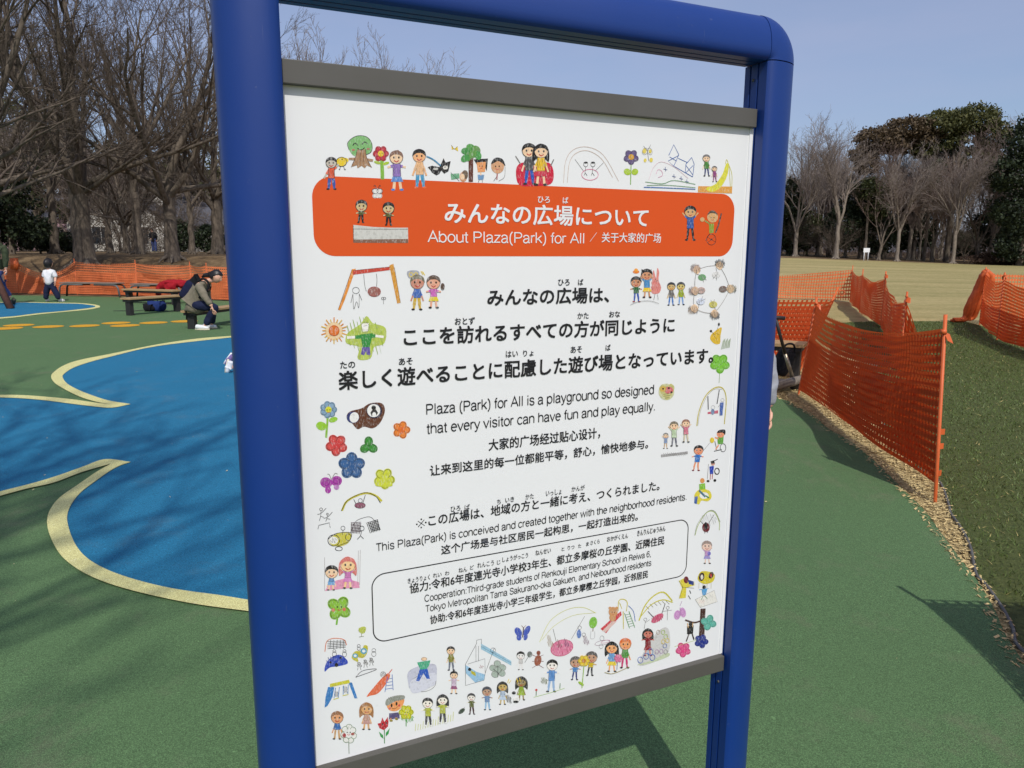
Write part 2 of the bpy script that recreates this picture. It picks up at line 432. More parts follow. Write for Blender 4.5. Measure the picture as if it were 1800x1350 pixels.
# --- blue pools and cream outlines
A_out = [(410, 591), (347, 596), (278, 606), (194, 623), (139, 634), (111, 644), (94, 656), (90, 664), (96, 674), (111, 684), (139, 698), (167, 707), (194, 712)]
A_in = [(410, 593.4), (278, 609), (194, 628), (156, 638), (128, 648), (112, 659), (111, 666), (119, 676), (139, 687), (167, 698), (194, 706), (229, 711.5)]
B_top = [(194, 712), (167, 709), (125, 703), (83, 699), (42, 696), (0, 695.5), (-120, 697), (-300, 706)]
B_bot = [(229, 712), (197, 718), (167, 716), (125, 711), (69, 704), (0, 700), (-120, 701), (-300, 711)]
C_out = [(441, 1078), (351, 1066), (270, 1050), (202, 1032), (154, 1013), (120, 991), (101, 970), (87, 941), (83, 917), (89, 897), (106, 876), (140, 852), (169, 832), (195, 817)]
C_in = [(440, 1058), (385, 1049), (313, 1039), (250, 1025), (193, 1006), (154, 984), (132, 958), (120, 926), (119, 905), (128, 885), (144, 866), (169, 847), (193, 830), (212, 820), (230, 814)]
D_top = [(230, 814), (185, 809), (144, 823), (96, 840), (48, 854), (0, 866), (-140, 902), (-400, 975)]
D_bot = [(195, 817), (144, 832), (96, 850), (48, 861), (0, 874), (-140, 913), (-400, 990)]
cm = lambda p: catmull(G(p), 5)
# hidden side of the pool, behind the sign: a round lobe
lobe_out = [(-.55, 2.86), (-.15, 3.05), (.35, 3.6), (.55, 4.6), (.45, 6.0), (.1, 7.6), (-.7, 9.4), (-2.0, 10.9), (-3.2, 11.65)]
co, ci = cm(C_out), cm(C_in); ao, ai = cm(A_out), cm(A_in)
lo = catmull([ao[0]] + lobe_out[::-1] + [co[0]], 6)
def inset(P, w):
    out = []
    for i in range(len(P)):
        a = np.array(P[max(i - 1, 0)]); b = np.array(P[min(i + 1, len(P) - 1)]); t = (b - a) / max(np.linalg.norm(b - a), 1e-6)
        out.append((P[i][0] + t[1] * w, P[i][1] - t[0] * w))
    return out
li = inset(lo, .115)
if (li[len(li) // 2][0]) > lo[len(lo) // 2][0]: li = inset(lo, -.115)
sheet('painted_outline', ao[::-1] + lo + co + [p for p in cm(D_bot)] + cm(D_top)[::-1] + ci[::-1] + li[::-1] + ai + cm(B_bot) + cm(B_top)[::-1], .009, MAT['rubber_cream'])
blue = ai + cm(B_bot)[1:] + cm(D_top)[::-1] + ci[::-1] + li[::-1]
sheet('blue_marking', blue, .005, MAT['rubber_blue'])
# second pool, far left
o2 = [(-300, 541), (-120, 535), (0, 531.5), (47, 531), (80, 532), (133, 532.7), (160, 534.7), (173, 537), (176, 539.3), (172, 541.3), (153, 544.7), (107, 549), (67, 553), (27, 558), (0, 560.5), (-120, 572), (-300, 590)]
i2 = [(-300, 543), (-120, 536.6), (0, 532.8), (47, 532.3), (80, 533.2), (133, 534.2), (155, 536.2), (166, 538), (167, 539.5), (163, 540.7), (148, 543), (107, 547.5), (67, 551), (27, 556), (0, 558.3), (-120, 569.5), (-300, 587)]
sheet('painted_outline', cm(o2), .005, MAT['rubber_cream'])
sheet('blue_marking', cm(i2), .009, MAT['rubber_blue'])
for k, (x, y) in enumerate([(33, 572), (12, 577.5), (85, 574.5), (149, 573), (204, 568), (220, 572.6), (270, 567.6), (324, 565), (-45, 576), (-100, 579)]):
    c = gnd(x, y)
    sheet('painted_dot', [(c[0] + .265 * math.cos(t), c[1] + .265 * math.sin(t)) for t in np.linspace(0, 2 * math.pi, 40, endpoint=False)], .005, MAT['rubber_orange'])

# --- chip bed between rubber and turf, plastic edging, turf
edge_t = G([(1650, 840), (1671, 886), (1674.5, 901), (1693, 927), (1710, 961), (1720, 1007), (1739, 1029), (1769, 1071), (1786, 1105), (1799, 1139)])
edge_t = catmull([(5.0, 9.9), (4.1, 8.8), (3.6, 7.4), (3.22, 6.1), (2.9, 5.2)] + edge_t + [(1.99, 2.35), (2.0, 1.6), (2.02, .6), (2.0, -1.5)], 4)
bed = edge_t + [(1.9, -1.6)] + [(x - .05, y) for x, y in edge_r[::-1]] + [(1.0, 16.0), (4.5, 16.0)]
sheet('chip_bed', bed, -.012, MAT['gravel'])
turf_out = edge_t + [(14, -1.5), (13, 3.0), (9.7, 9.0), (9.0, 12.2), (9.55, 14.3), (10.0, 16.4), (8.0, 16.3), (6.0, 15.4), (5.3, 12.5)]
sheet('turf_path', turf_out, -.006, MAT['turf'], thick=.02)
m = MB(); m.tube([(x - .012, y, -.002) for x, y in edge_t], .008, 6); tag(m.build('edging_strip', MAT['edging']), kind='structure')

rng = np.random.default_rng(7)
def inside(P, x, y):
    P = np.asarray(P); r = np.zeros(len(x), bool); j = len(P) - 1
    for i in range(len(P)):
        xi, yi = P[i]; xj, yj = P[j]
        with np.errstate(divide='ignore', invalid='ignore'):
            c = ((yi > y) != (yj > y)) & (x < (xj - xi) * (y - yi) / (yj - yi) + xi)
        r ^= c; j = i
    return r
def scatter_blades(name, poly, n, ymax, hgt, wid, mat, zf, dens_pow=1.6, bbox=None, lean=.6):
    bx = bbox or (min(p[0] for p in poly), max(p[0] for p in poly), min(p[1] for p in poly), max(p[1] for p in poly))
    x = rng.uniform(bx[0], bx[1], n * 3); y = bx[2] + (bx[3] - bx[2]) * rng.uniform(0, 1, n * 3) ** dens_pow
    k = inside(poly, x, y); x, y = x[k][:n], y[k][:n]
    # keep what the photograph can see
    k = (x < y * .80 + 1.0); x, y = x[k], y[k]; m_ = len(x)
    an = rng.uniform(0, 2 * np.pi, m_); h = hgt * rng.uniform(.5, 1.3, m_); w = wid * rng.uniform(.7, 1.3, m_) * (1 + y / 8)
    lx, ly = rng.normal(0, lean, m_) * h, rng.normal(0, lean, m_) * h
    z = zf(x, y) if callable(zf) else np.full(m_, zf)
    V = np.empty((m_, 3, 3))
    V[:, 0] = np.stack([x - w * np.cos(an), y - w * np.sin(an), z], -1); V[:, 1] = np.stack([x + w * np.cos(an), y + w * np.sin(an), z], -1)
    V[:, 2] = np.stack([x + lx, y + ly, z + h], -1)
    o = np_mesh(name, V.reshape(-1, 3), np.arange(m_ * 3).reshape(-1, 3), mat, smooth=False)
    return tag(o, kind='stuff')
tag(scatter_blades('turf_grass', turf_out, 150000, 16, .020, .0019, MAT['blade'], -.006, 1.7, (2.2, 11, 1.5, 16.3)), 'short green artificial grass on the strip beside the orange net fences', 'grass')
tag(scatter_blades('turf_straw', turf_out, 7000, 16, .014, .002, MAT['blade_dry'], -.004, 1.7, (2.2, 11, 1.5, 16.3), 1.6), 'dry straw bits lying among the artificial grass', 'straw')
def scatter_chips(name, poly, n, size, mat, z, bbox):
    x = rng.uniform(bbox[0], bbox[1], n * 6); y = rng.uniform(bbox[2], bbox[3], n * 6)
    k = inside(poly, x, y); x, y = x[k][:n], y[k][:n]; m_ = len(x)
    an = rng.uniform(0, np.pi, m_); L = size * rng.uniform(.4, 1.5, m_); w = L * rng.uniform(.12, .35, m_); t = rng.uniform(-.5, .5, m_) * L
    V = np.empty((m_, 4, 3)); ca, sa = np.cos(an), np.sin(an); zz = z + rng.uniform(.002, .018, m_)
    for q, (a, b) in enumerate(((-1, -1), (1, -1), (1, 1), (-1, 1))):
        V[:, q] = np.stack([x + a * L * ca - b * w * sa, y + a * L * sa + b * w * ca, zz + a * t * .4 + b * .3 * w], -1)
    V[:, :, 2] = np.maximum(V[:, :, 2], z + .001)
    return tag(np_mesh(name, V.reshape(-1, 3), np.arange(m_ * 4).reshape(-1, 4), mat, smooth=False), kind='stuff')
tag(scatter_chips('wood_chips', bed, 42000, .011, MAT['chip'], -.012, (1.7, 4.2, 1.5, 10.5)), 'pale wood chips filling the strip along the rubber edge', 'wood chips')
tag(scatter_chips('leaf_litter', [(-6, 1.8), (2.0, 1.8), (2.0, 9), (-6, 9)], 170, .006, MAT['litter'], .008, (-6, 2.0, 1.8, 9)), 'tiny straw bits strewn on the green rubber surface', 'litter')
# ------------------------------------------------------------------ a plain monoline sans for the Latin lines
def _arc(cx, cy, rx, ry, a0, a1, n=12):
    return [(cx + rx * math.cos(math.radians(t)), cy + ry * math.sin(math.radians(t))) for t in np.linspace(a0, a1, n)]
X_, CAP, ASC = .52, .72, .73
_o = _arc(.27, .26, .225, .26, 90, 450, 22)
S_ = lambda *p: catmull([(p[i], p[i + 1]) for i in range(0, len(p), 2)], 4)
L_ = lambda *p: [(p[i], p[i + 1]) for i in range(0, len(p), 2)]
GL = {
 'a': (.53, [S_(.06, .37, .10, .47, .24, .52, .38, .47, .42, .36, .42, .10, .44, .02, .50, .01), S_(.42, .31, .30, .28, .14, .25, .055, .14, .10, .03, .21, -.005, .34, .05, .42, .16)]),
 'b': (.56, [L_(.07, 0, .07, ASC), _arc(.285, .26, .215, .26, 165, -165, 20)]),
 'c': (.50, [_arc(.27, .26, .22, .26, 38, 322, 18)]),
 'd': (.56, [L_(.49, 0, .49, ASC), _arc(.275, .26, .215, .26, 15, 345, 20)]),
 'e': (.54, [[(.055, .28), (.475, .28)] + _arc(.265, .26, .21, .26, 5, 318, 20)]),
 'f': (.27, [S_(.26, .71, .17, .70, .13, .60, .13, .48, .13, 0), L_(.01, .49, .25, .49)]),
 'g': (.55, [L_(.47, .52, .47, .02), _arc(.265, .27, .205, .25, 15, 345, 20), S_(.47, .03, .44, -.13, .27, -.20, .12, -.16, .07, -.09)]),
 'h': (.54, [L_(.07, 0, .07, ASC), S_(.07, .34, .14, .47, .27, .52, .41, .47, .46, .34, .46, .2, .46, 0)]),
 'i': (.22, [L_(.11, 0, .11, .52), L_(.11, .64, .11, .73)]),
 'j': (.22, [S_(.11, .52, .11, .2, .11, -.08, .08, -.18, -.02, -.19), L_(.11, .64, .11, .73)]),
 'k': (.50, [L_(.07, 0, .07, ASC), L_(.45, .52, .08, .19), L_(.21, .30, .47, 0)]),
 'l': (.22, [L_(.11, 0, .11, ASC)]),
 'm': (.82, [L_(.07, 0, .07, .52), S_(.07, .34, .13, .47, .24, .52, .36, .47, .40, .34, .40, .2, .40, 0), S_(.40, .34, .47, .47, .58, .52, .70, .47, .74, .34, .74, .2, .74, 0)]),
 'n': (.54, [L_(.07, 0, .07, .52), S_(.07, .34, .14, .47, .27, .52, .41, .47, .46, .34, .46, .2, .46, 0)]),
 'o': (.54, [_o]),
 'p': (.56, [L_(.07, -.20, .07, .52), _arc(.285, .26, .215, .26, 165, -165, 20)]),
 'q': (.56, [L_(.49, -.20, .49, .52), _arc(.275, .26, .215, .26, 15, 345, 20)]),
 'r': (.33, [L_(.07, 0, .07, .52), S_(.07, .32, .12, .45, .20, .50, .31, .49)]),
 's': (.49, [S_(.42, .40, .36, .49, .24, .52, .10, .48, .07, .38, .13, .30, .25, .26, .38, .22, .43, .13, .38, .03, .25, -.005, .12, .03, .055, .13)]),
 't': (.28, [S_(.13, .67, .13, .3, .13, .09, .17, .01, .26, .01), L_(.01, .49, .25, .49)]),
 'u': (.54, [L_(.47, 0, .47, .52), S_(.07, .52, .07, .32, .08, .14, .15, .03, .26, 0, .40, .06, .47, .20)]),
 'v': (.49, [L_(.02, .52, .245, 0, .47, .52)]),
 'w': (.72, [L_(.02, .52, .19, 0, .36, .50, .53, 0, .70, .52)]),
 'y': (.49, [L_(.02, .52, .25, .02), S_(.47, .52, .27, .02, .20, -.14, .14, -.19, .04, -.185)]),
 'z': (.47, [L_(.04, .49, .41, .49, .04, .03, .43, .03)]),
 'A': (.66, [L_(.02, 0, .33, .72, .64, 0), L_(.13, .25, .53, .25)]),
 'C': (.70, [_arc(.36, .36, .30, .36, 38, 322, 20)]),
 'E': (.63, [L_(.58, .69, .09, .69, .09, .03, .60, .03), L_(.09, .37, .54, .37)]),
 'G': (.75, [_arc(.37, .36, .31, .36, 42, 345, 20), L_(.40, .33, .67, .33, .67, 0)]),
 'M': (.83, [L_(.08, 0, .08, .69, .415, .02, .75, .69, .75, 0)]),
 'N': (.72, [L_(.08, 0, .08, .69, .64, .03, .64, .72)]),
 'P': (.64, [[(.09, 0), (.09, .69), (.36, .69)] + _arc(.38, .51, .19, .18, 90, -90, 10) + [(.09, .33)]]),
 'R': (.69, [[(.09, 0), (.09, .69), (.38, .69)] + _arc(.40, .52, .19, .17, 90, -90, 10) + [(.09, .35)], S_(.40, .35, .54, .30, .58, .18, .59, .06, .63, 0)]),
 'S': (.65, [S_(.57, .53, .50, .66, .33, .71, .15, .66, .10, .53, .18, .42, .33, .37, .50, .32, .59, .20, .52, .06, .33, .005, .14, .06, .07, .21)]),
 'T': (.58, [L_(.02, .69, .56, .69), L_(.29, 0, .29, .69)]),
 '3': (.54, [S_(.06, .55, .12, .67, .26, .71, .41, .65, .44, .53, .37, .41, .22, .38), S_(.22, .38, .40, .36, .48, .21, .42, .06, .26, 0, .11, .04, .05, .17)]),
 '6': (.54, [S_(.46, .57, .40, .68, .28, .71, .14, .64, .06, .46, .05, .27), _arc(.275, .22, .21, .22, 0, 360, 20)]),
 ' ': (.26, []), '.': (.26, [L_(.13, 0, .13, .085)]), ',': (.26, [L_(.14, .08, .14, -.02, .09, -.11)]), ':': (.26, [L_(.13, 0, .13, .085), L_(.13, .42, .13, .505)]),
 '-': (.33, [L_(.04, .26, .29, .26)]), '(': (.32, [S_(.26, .75, .13, .56, .09, .28, .13, 0, .26, -.19)]), ')': (.32, [S_(.06, .75, .19, .56, .23, .28, .19, 0, .06, -.19)]),
}
def stroke_text(body, w):
    V = []; Fs = []; x = 0.0
    for ch in body:
        adv, st = GL[ch]
        for P in st:
            P = [np.array(p) for p in P]; b = len(V); n = len(P)
            for i in range(n):
                d0 = P[i] - P[i - 1] if i else P[1] - P[0]; d1 = P[i + 1] - P[i] if i + 1 < n else d0
                if i == 0: d0 = d1
                d0 = d0 / max(np.linalg.norm(d0), 1e-9); d1 = d1 / max(np.linalg.norm(d1), 1e-9)
                nn = np.array([-(d0 + d1)[1], (d0 + d1)[0]]); ln = np.linalg.norm(nn)
                nn = nn / ln if ln > 1e-6 else np.array([-d0[1], d0[0]])
                k = w / 2 / max(.45, nn @ np.array([-d1[1], d1[0]]))
                V.append((x + P[i][0] + nn[0] * k, P[i][1] + nn[1] * k, 0)); V.append((x + P[i][0] - nn[0] * k, P[i][1] - nn[1] * k, 0))
            Fs += [(b + 2 * i, b + 2 * i + 1, b + 2 * i + 3, b + 2 * i + 2) for i in range(n - 1)]
        x += adv + .015
    return np.array(V), Fs
# ================================================================== SIGN
_th = math.radians(65.2)
SD = np.array([math.sin(_th), math.cos(_th), 0.0]); SN = np.array([SD[1], -SD[0], 0.0])
_r = ray(520, 700); _r = _r / math.hypot(_r[0], _r[1]); SP0 = np.array([_r[0], _r[1], 0.0]) * 1.24
EYE = np.array([0, 0, HC])
def suv(x, y, off=0.0):
    """photo position -> (u, z) on the sign's plane"""
    r = ray(x, y); t = ((SP0 + SN * off - EYE) @ SN) / (r @ SN); p = EYE + r * t
    return float((p - SP0) @ SD), float(p[2])
# sign-local frame: x along the board, y towards the back, z up
sign = empty('information_board', (SP0[0], SP0[1], 0), 'large white park information board in a rounded blue metal frame, covered in children\'s drawings', 'information board')
sign.rotation_euler = (0, 0, math.atan2(SD[1], SD[0]))
def SL(u, off, z): return (u, -off, z)           # off: towards the viewer

W_IN, PW, Z_T = .9375, .0905, 1.874              # inner width, post width, underside of top rail
def post_profile():
    # (across 0..PW, off) clockwise; rounded front, grooved flat sides
    P = [(0, -.042), (0, -.028), (.003, -.027), (.003, -.024), (0, -.023), (0, -.006), (.003, -.005), (.003, -.002), (0, -.001), (0, .021)]
    # slightly crowned front, rolling over into the outer side
    P += [(.004, .0255), (.010, .0285)]
    for t in np.linspace(90, 0, 18):
        c_, s_ = math.cos(math.radians(t)), math.sin(math.radians(t))
        P.append((.018 + (PW - .018) * c_ ** .92, -.016 + .046 * s_ ** .92))
    P += [(PW, -.042)]
    return P
PROF = post_profile()
def extrude(mb, loops, cap=True, smooth=True):
    n = len(loops[0]); vs_ = [p for l in loops for p in l]; fs = []
    for i in range(len(loops) - 1):
        for k in range(n):
            k2 = (k + 1) % n
            fs.append((i * n + k, i * n + k2, (i + 1) * n + k2, (i + 1) * n + k))
    mb.add(vs_, fs, False)
    if cap: mb.add(loops[0], [tuple(range(n))]); mb.add(loops[-1], [tuple(range(n - 1, -1, -1))])
def fix(o, ang=35):
    bm = bmesh.new(); bm.from_mesh(o.data); bmesh.ops.remove_doubles(bm, verts=bm.verts, dist=1e-5)
    bmesh.ops.recalc_face_normals(bm, faces=bm.faces)
    for f in bm.faces: f.smooth = True
    for e in bm.edges:
        if len(e.link_faces) == 2 and e.calc_face_angle(0) > math.radians(ang): e.smooth = False
    bm.to_mesh(o.data); bm.free(); return o
for side in (0, 1):
    mb = MB()
    f = (lambda a: W_IN + a) if side else (lambda a: -a)
    extrude(mb, [[SL(f(a), o_, z) for a, o_ in PROF] for z in (-.05, Z_T - .001)])
    fix(mb.build('post', MAT['blue_paint'], sign))
    # quarter-round corner cap: the profile swept about the inner corner
    mb = MB()
    extrude(mb, [[SL((f(0) + (1 if side else -1) * a * math.cos(t)), o_ * 1.012, Z_T + .001 + a * math.sin(t)) for a, o_ in PROF] for t in np.linspace(0, math.pi / 2, 14)])
    fix(mb.build('corner_cap', MAT['blue_paint'], sign))
mb = MB(); extrude(mb, [[SL(u, o_, Z_T + a) for a, o_ in PROF] for u in (.001, W_IN - .001)])
fix(mb.build('top_rail', MAT['blue_paint'], sign))
# screws on the inner faces
for off_, z_ in ((-.016, 1.843), (-.014, .50)):
    mb = MB(); mb.tube([SL(W_IN - .002, off_, z_), SL(W_IN + .001, off_, z_)], .003, 10); mb.build('screw', MAT['grey_rail'], sign)
for z0, z1 in ((1.748, 1.7835), (.540, .5765)):
    mb = MB(); mb.box(SL(W_IN / 2 - .0015, -.006, (z0 + z1) / 2), (W_IN - .006, .024, z1 - z0))
    mb.build('cross_rail', MAT['grey_rail'], sign, bevel=.0012)
P_OFF = -.0075
mb = MB(); mb.box(SL(W_IN / 2, P_OFF - .0025, (.5765 + 1.748) / 2), (W_IN - .008, .005, 1.748 - .5765 + .016))
panel = mb.build('panel', MAT['panel'], sign, bevel=.0006)
mb = MB(); mb.box(SL(W_IN - .0062, P_OFF + .0006, (.5765 + 1.748) / 2), (.0085, .0030, 1.748 - .5765 - .002))  # sunlit panel edge: its bright glint is put into a whiter strip
mb.build('sunlit_edge', simple('white_strip', (.86, .86, .86), .3, .02), sign)

# ------------------------------------------------------------------ printed artwork
LAY = [0]
def P2(x, y): return suv(x, y, P_OFF + .0006)
class Art:
    """one printed drawing; points are photo positions turned into places on the board"""
    def __init__(s, frame=None): s.mb = MB(); s.k = 0; s.fr = frame or (0, 0, 1)
    def T(s, x, y): return P2(s.fr[0] + x / s.fr[2], s.fr[1] + y / s.fr[2])
    def sc(s, v): return v / s.fr[2]
    def _face(s, uvs, col):
        s.k += 1; o_ = P_OFF + .0004 + s.k * .00003
        s.mb.face([SL(u, o_, z) for u, z in uvs], rgb(*col))
    def poly(s, col, *xy):
        s._face([s.T(xy[i], xy[i + 1]) for i in range(0, len(xy), 2)], col); return s
    def blob(s, col, *xy):
        P = catmull([(xy[i], xy[i + 1]) for i in range(0, len(xy), 2)], 4, True)
        s._face([s.T(*p) for p in P], col); return s
    def ell(s, col, x, y, rx, ry=None, rot=0, n=18):
        ry = ry or rx; cr, sr = math.cos(rot), math.sin(rot)
        s._face([s.T(x + rx * math.cos(t) * cr - ry * math.sin(t) * sr, y + rx * math.cos(t) * sr + ry * math.sin(t) * cr) for t in np.linspace(0, 2 * math.pi, n, endpoint=False)], col); return s
    def line(s, col, w, *xy, smooth=True):
        P = [(xy[i], xy[i + 1]) for i in range(0, len(xy), 2)]
        if smooth and len(P) > 2: P = catmull(P, 4)
        P = [s.T(*p) for p in P]; s.k += 1; o_ = P_OFF + .0004 + s.k * .00003
        hw = w / s.fr[2] * .00092 / 2
        L, R = [], []
        for i in range(len(P)):
            a = np.array(P[max(i - 1, 0)]); b = np.array(P[min(i + 1, len(P) - 1)]); d = b - a; d = d / max(np.linalg.norm(d), 1e-9)
            L.append((P[i][0] - d[1] * hw, P[i][1] + d[0] * hw)); R.append((P[i][0] + d[1] * hw, P[i][1] - d[0] * hw))
        vs_ = [SL(u, o_, z) for u, z in L] + [SL(u, o_, z) for u, z in R]; n = len(P)
        s.mb.add(vs_, [(i, i + 1, n + i + 1, n + i) for i in range(n - 1)], col=rgb(*col)); return s
    def ring(s, col, w, x, y, rx, ry=None, rot=0):
        ry = ry or rx; cr, sr = math.cos(rot), math.sin(rot); q = []
        for t in np.linspace(0, 2 * math.pi, 15): q += [x + rx * math.cos(t) * cr - ry * math.sin(t) * sr, y + rx * math.cos(t) * sr + ry * math.sin(t) * cr]
        return s.line(col, w, *q)
    def scrib(s, col, w, x, y, rx, ry, n=8, ang=.5, seed=1):
        r = random.Random(seed); q = []
        for i in range(n):
            t = -1 + 2 * i / (n - 1); sg = 1 if i % 2 else -1; h = math.sqrt(max(0, 1 - t * t)) * ry * r.uniform(.75, 1.05)
            q += [x + t * rx + sg * ang * h * .5, y + sg * h]
        return s.line(col, w, *q, smooth=False)
    def flower(s, col, x, y, r, n=5, pr=.62, mid=None, rot=0):
        for i in range(n):
            a = rot + 2 * math.pi * i / n
            s.ell(col, x + r * .62 * math.cos(a), y + r * .62 * math.sin(a), r * pr, r * pr * .85, a)
            s.ring(tuple(int(c * .72) for c in col), r * .12, x + r * .62 * math.cos(a), y + r * .62 * math.sin(a), r * pr * .8, r * pr * .66, a)
        if mid: s.ell(mid, x, y, r * .45)
        return s
    def face(s, x, y, r, ink=(30, 26, 24), mouth=(190, 40, 40), smile=True):
        w = max(r * .14, .7)
        s.ell(ink, x - r * .38, y - r * .1, r * .13, r * .17); s.ell(ink, x + r * .38, y - r * .1, r * .13, r * .17)
        if smile: s.line(mouth, w, x - r * .35, y + r * .35, x, y + r * .58, x + r * .35, y + r * .35)
        else: s.ell(mouth, x, y + r * .45, r * .25, r * .18)
        return s
    def kid(s, x, y, h, skin=(244, 214, 180), hair=(30, 26, 24), top=(90, 130, 200), bot=(60, 70, 130), shoes=(40, 36, 34), arms='down', long=False, skirt=False, big=1.0, ink=(60, 54, 50), lw=1.0, smile=True, legcol=None, tilt=0.0):
        """child's drawing of a person; x, y is between the feet, h the height"""
        r = h * .165 * big; X = lambda t: x + tilt * (1 - t) * h     # t: 0 top .. 1 feet
        hy = y - h + r; nk = hy + r * .95; hip = y - h * .36; w = h * .105; lc = legcol or skin
        if long: s.blob(hair, X(.1) - r * 1.15, hy - r * .3, X(.05), hy - r * 1.15, X(.1) + r * 1.15, hy - r * .3, X(.3) + r * 1.2, hy + r * 1.5, X(.3) + r * .6, hy + r * 1.1, X(.3) - r * .6, hy + r * 1.1, X(.3) - r * 1.2, hy + r * 1.5)
        tilt = tilt or random.Random(int(x * 31 + y)).uniform(-.035, .035)
        # legs
        for q in (-1, 1):
            s.line(lc if (skirt or legcol) else bot, h * .075, X(.64) + q * w * .5, hip, x + q * w * .85, y - h * .03, smooth=False)
            if not (skirt or legcol): s.line(bot, h * .10, X(.64) + q * w * .5, hip, x + q * w * .75, y - h * .14, smooth=False)
            s.ell(shoes, x + q * w * 1.05, y - h * .02, h * .05, h * .028)
        # arms
        sy = nk + h * .05
        A = {'down': ((-1, .30), (1, .30)), 'up': ((-1, -.18), (1, -.18)), 'out': ((-1, .04), (1, .04)), 'one': ((-1, .28), (1, -.16))}[arms]
        for q, d in A:
            s.line(skin, h * .05, X(.4) + q * w * .7, sy, X(.4) + q * w * (2.2 if arms != 'down' else 1.7), sy + d * h, smooth=False)
            s.line(top, h * .07, X(.4) + q * w * .6, sy, X(.4) + q * w * (1.45 if arms != 'down' else 1.2), sy + d * h * .5, smooth=False)
        if skirt: s.poly(bot, X(.55) - w * .7, hip - h * .08, X(.55) + w * .7, hip - h * .08, X(.7) + w * 1.5, hip + h * .14, X(.7) - w * 1.5, hip + h * .14)
        s.poly(top, X(.37) - w * .85, nk, X(.37) + w * .85, nk, X(.6) + w * .95, hip + h * .01, X(.6) - w * .95, hip + h * .01)
        s.line(ink, lw, X(.37) - w * .85, nk, X(.6) - w * .95, hip, X(.6) + w * .95, hip, X(.37) + w * .85, nk, smooth=False)
        s.ell(skin, X(.15), hy, r, r * .98); s.ring(ink, lw, X(.15), hy, r, r * .98)
        s.blob(hair, X(.1) - r * 1.05, hy + r * .05, X(.1) - r * .85, hy - r * .75, X(.05), hy - r * 1.12, X(.1) + r * .85, hy - r * .75, X(.1) + r * 1.05, hy + r * .05, X(.12) + r * .45, hy - r * .42, X(.12) - r * .45, hy - r * .42)
        dk = tuple(int(c * .72) for c in top); s.scrib(dk, lw, X(.45), (nk + hip) / 2, w * .8, (hip - nk) * .48, 9, .3, int(x * 7))
        s.scrib(tuple(min(255, c + 46) for c in hair), lw * .8, X(.08), hy - r * .72, r * .8, r * .34, 9, .4, int(y * 3))
        return s.face(X(.15), hy + r * .1, r, smile=smile)
    def done(s, label, name='drawing'):
        LAY[0] += 1
        o = s.mb.build(name, MAT['ink'], panel); o['label'] = label; return o

# banner: rounded rectangle
def rrect(u0, z0, u1, z1, r, n=10):
    P = []
    for cx, cz, a0 in ((u1 - r, z1 - r, 0), (u0 + r, z1 - r, 90), (u0 + r, z0 + r, 180), (u1 - r, z0 + r, 270)):
        for t in np.linspace(a0, a0 + 90, n): P.append((cx + r * math.cos(math.radians(t)), cz + r * math.sin(math.radians(t))))
    return P
bu0, bz1 = P2(550, 380)[0], P2(900, 324)[1]; bu1, bz0 = P2(1289.5, 400)[0], P2(900, 450.5)[1]
mb = MB(); mb.face([SL(u, P_OFF + .0003, z) for u, z in rrect(bu0, bz0, bu1, bz1, .034)][::-1])
b_ = mb.build('title_banner', MAT['banner'], panel)
# credits frame: a thin rounded outline
cu0, cu1 = P2(653.8, 1060)[0], P2(1210.5, 930)[0]; cz1, cz0 = P2(900, 966.7)[1], P2(900, 1078.9)[1]
o1, o2_ = rrect(cu0, cz0, cu1, cz1, .025), rrect(cu0 + .0021, cz0 + .0021, cu1 - .0021, cz1 - .0021, .0229)
n = len(o1); mb = MB(); mb.add([SL(u, P_OFF + .0004, z) for u, z in o1 + o2_], [(i, (i + 1) % n, n + (i + 1) % n, n + i) for i in range(n)])
mb.build('credit_frame', MAT['text_black'], panel)

def text_mesh(body, weight):
    cu = bpy.data.curves.new('txt', 'FONT'); cu.body = body; cu.size = 1.0; cu.offset = weight; cu.resolution_u = 3
    ob = bpy.data.objects.new('txt', cu); COL.objects.link(ob)
    dg = bpy.context.evaluated_depsgraph_get(); me = bpy.data.meshes.new_from_object(ob.evaluated_get(dg))
    V = np.empty(len(me.vertices) * 3); me.vertices.foreach_get('co', V); V = V.reshape(-1, 3)
    Fs = [tuple(p.vertices) for p in me.polygons]
    bpy.data.objects.remove(ob); bpy.data.curves.remove(cu); bpy.data.meshes.remove(me)
    return V, Fs
def text_line(items, mat, label=None):
    """items: (body, left, right, top, bottom photo positions, weight)"""
    mb = MB()
    for body, L, R, T, B, wt in items:
        latin = all(ord(c) < 128 for c in body)
        V, Fs = stroke_text(body, .088 if mat is BL else .078) if latin else text_mesh(body, 0.0)
        u0, u1 = P2(*L)[0], P2(*R)[0]; z1, z0 = P2(*T)[1], P2(*B)[1]
        mn, mx = V.min(0), V.max(0)
        if latin: mn[1], mx[1] = 0.0, .72          # latin: top = cap line, bottom = baseline
        U = u0 + (V[:, 0] - mn[0]) / (mx[0] - mn[0]) * (u1 - u0); Z = z0 + (V[:, 1] - mn[1]) / (mx[1] - mn[1]) * (z1 - z0)
        d = 0 if latin else wt * (z1 - z0)
        for q, (a, b) in enumerate(((0, 0),) if d == 0 else ((-1, -1), (1, -1), (-1, 1), (1, 1))):
            mb.add([SL(u + a * d, P_OFF + .0012 + q * .00004, z + b * d) for u, z in zip(U, Z)], Fs)
    o = mb.build('text_line', mat, panel)
    if label: o['label'] = label
    return o
BL, WH = MAT['text_black'], MAT['text_white']
w1, w2, w3 = .022, .014, .008
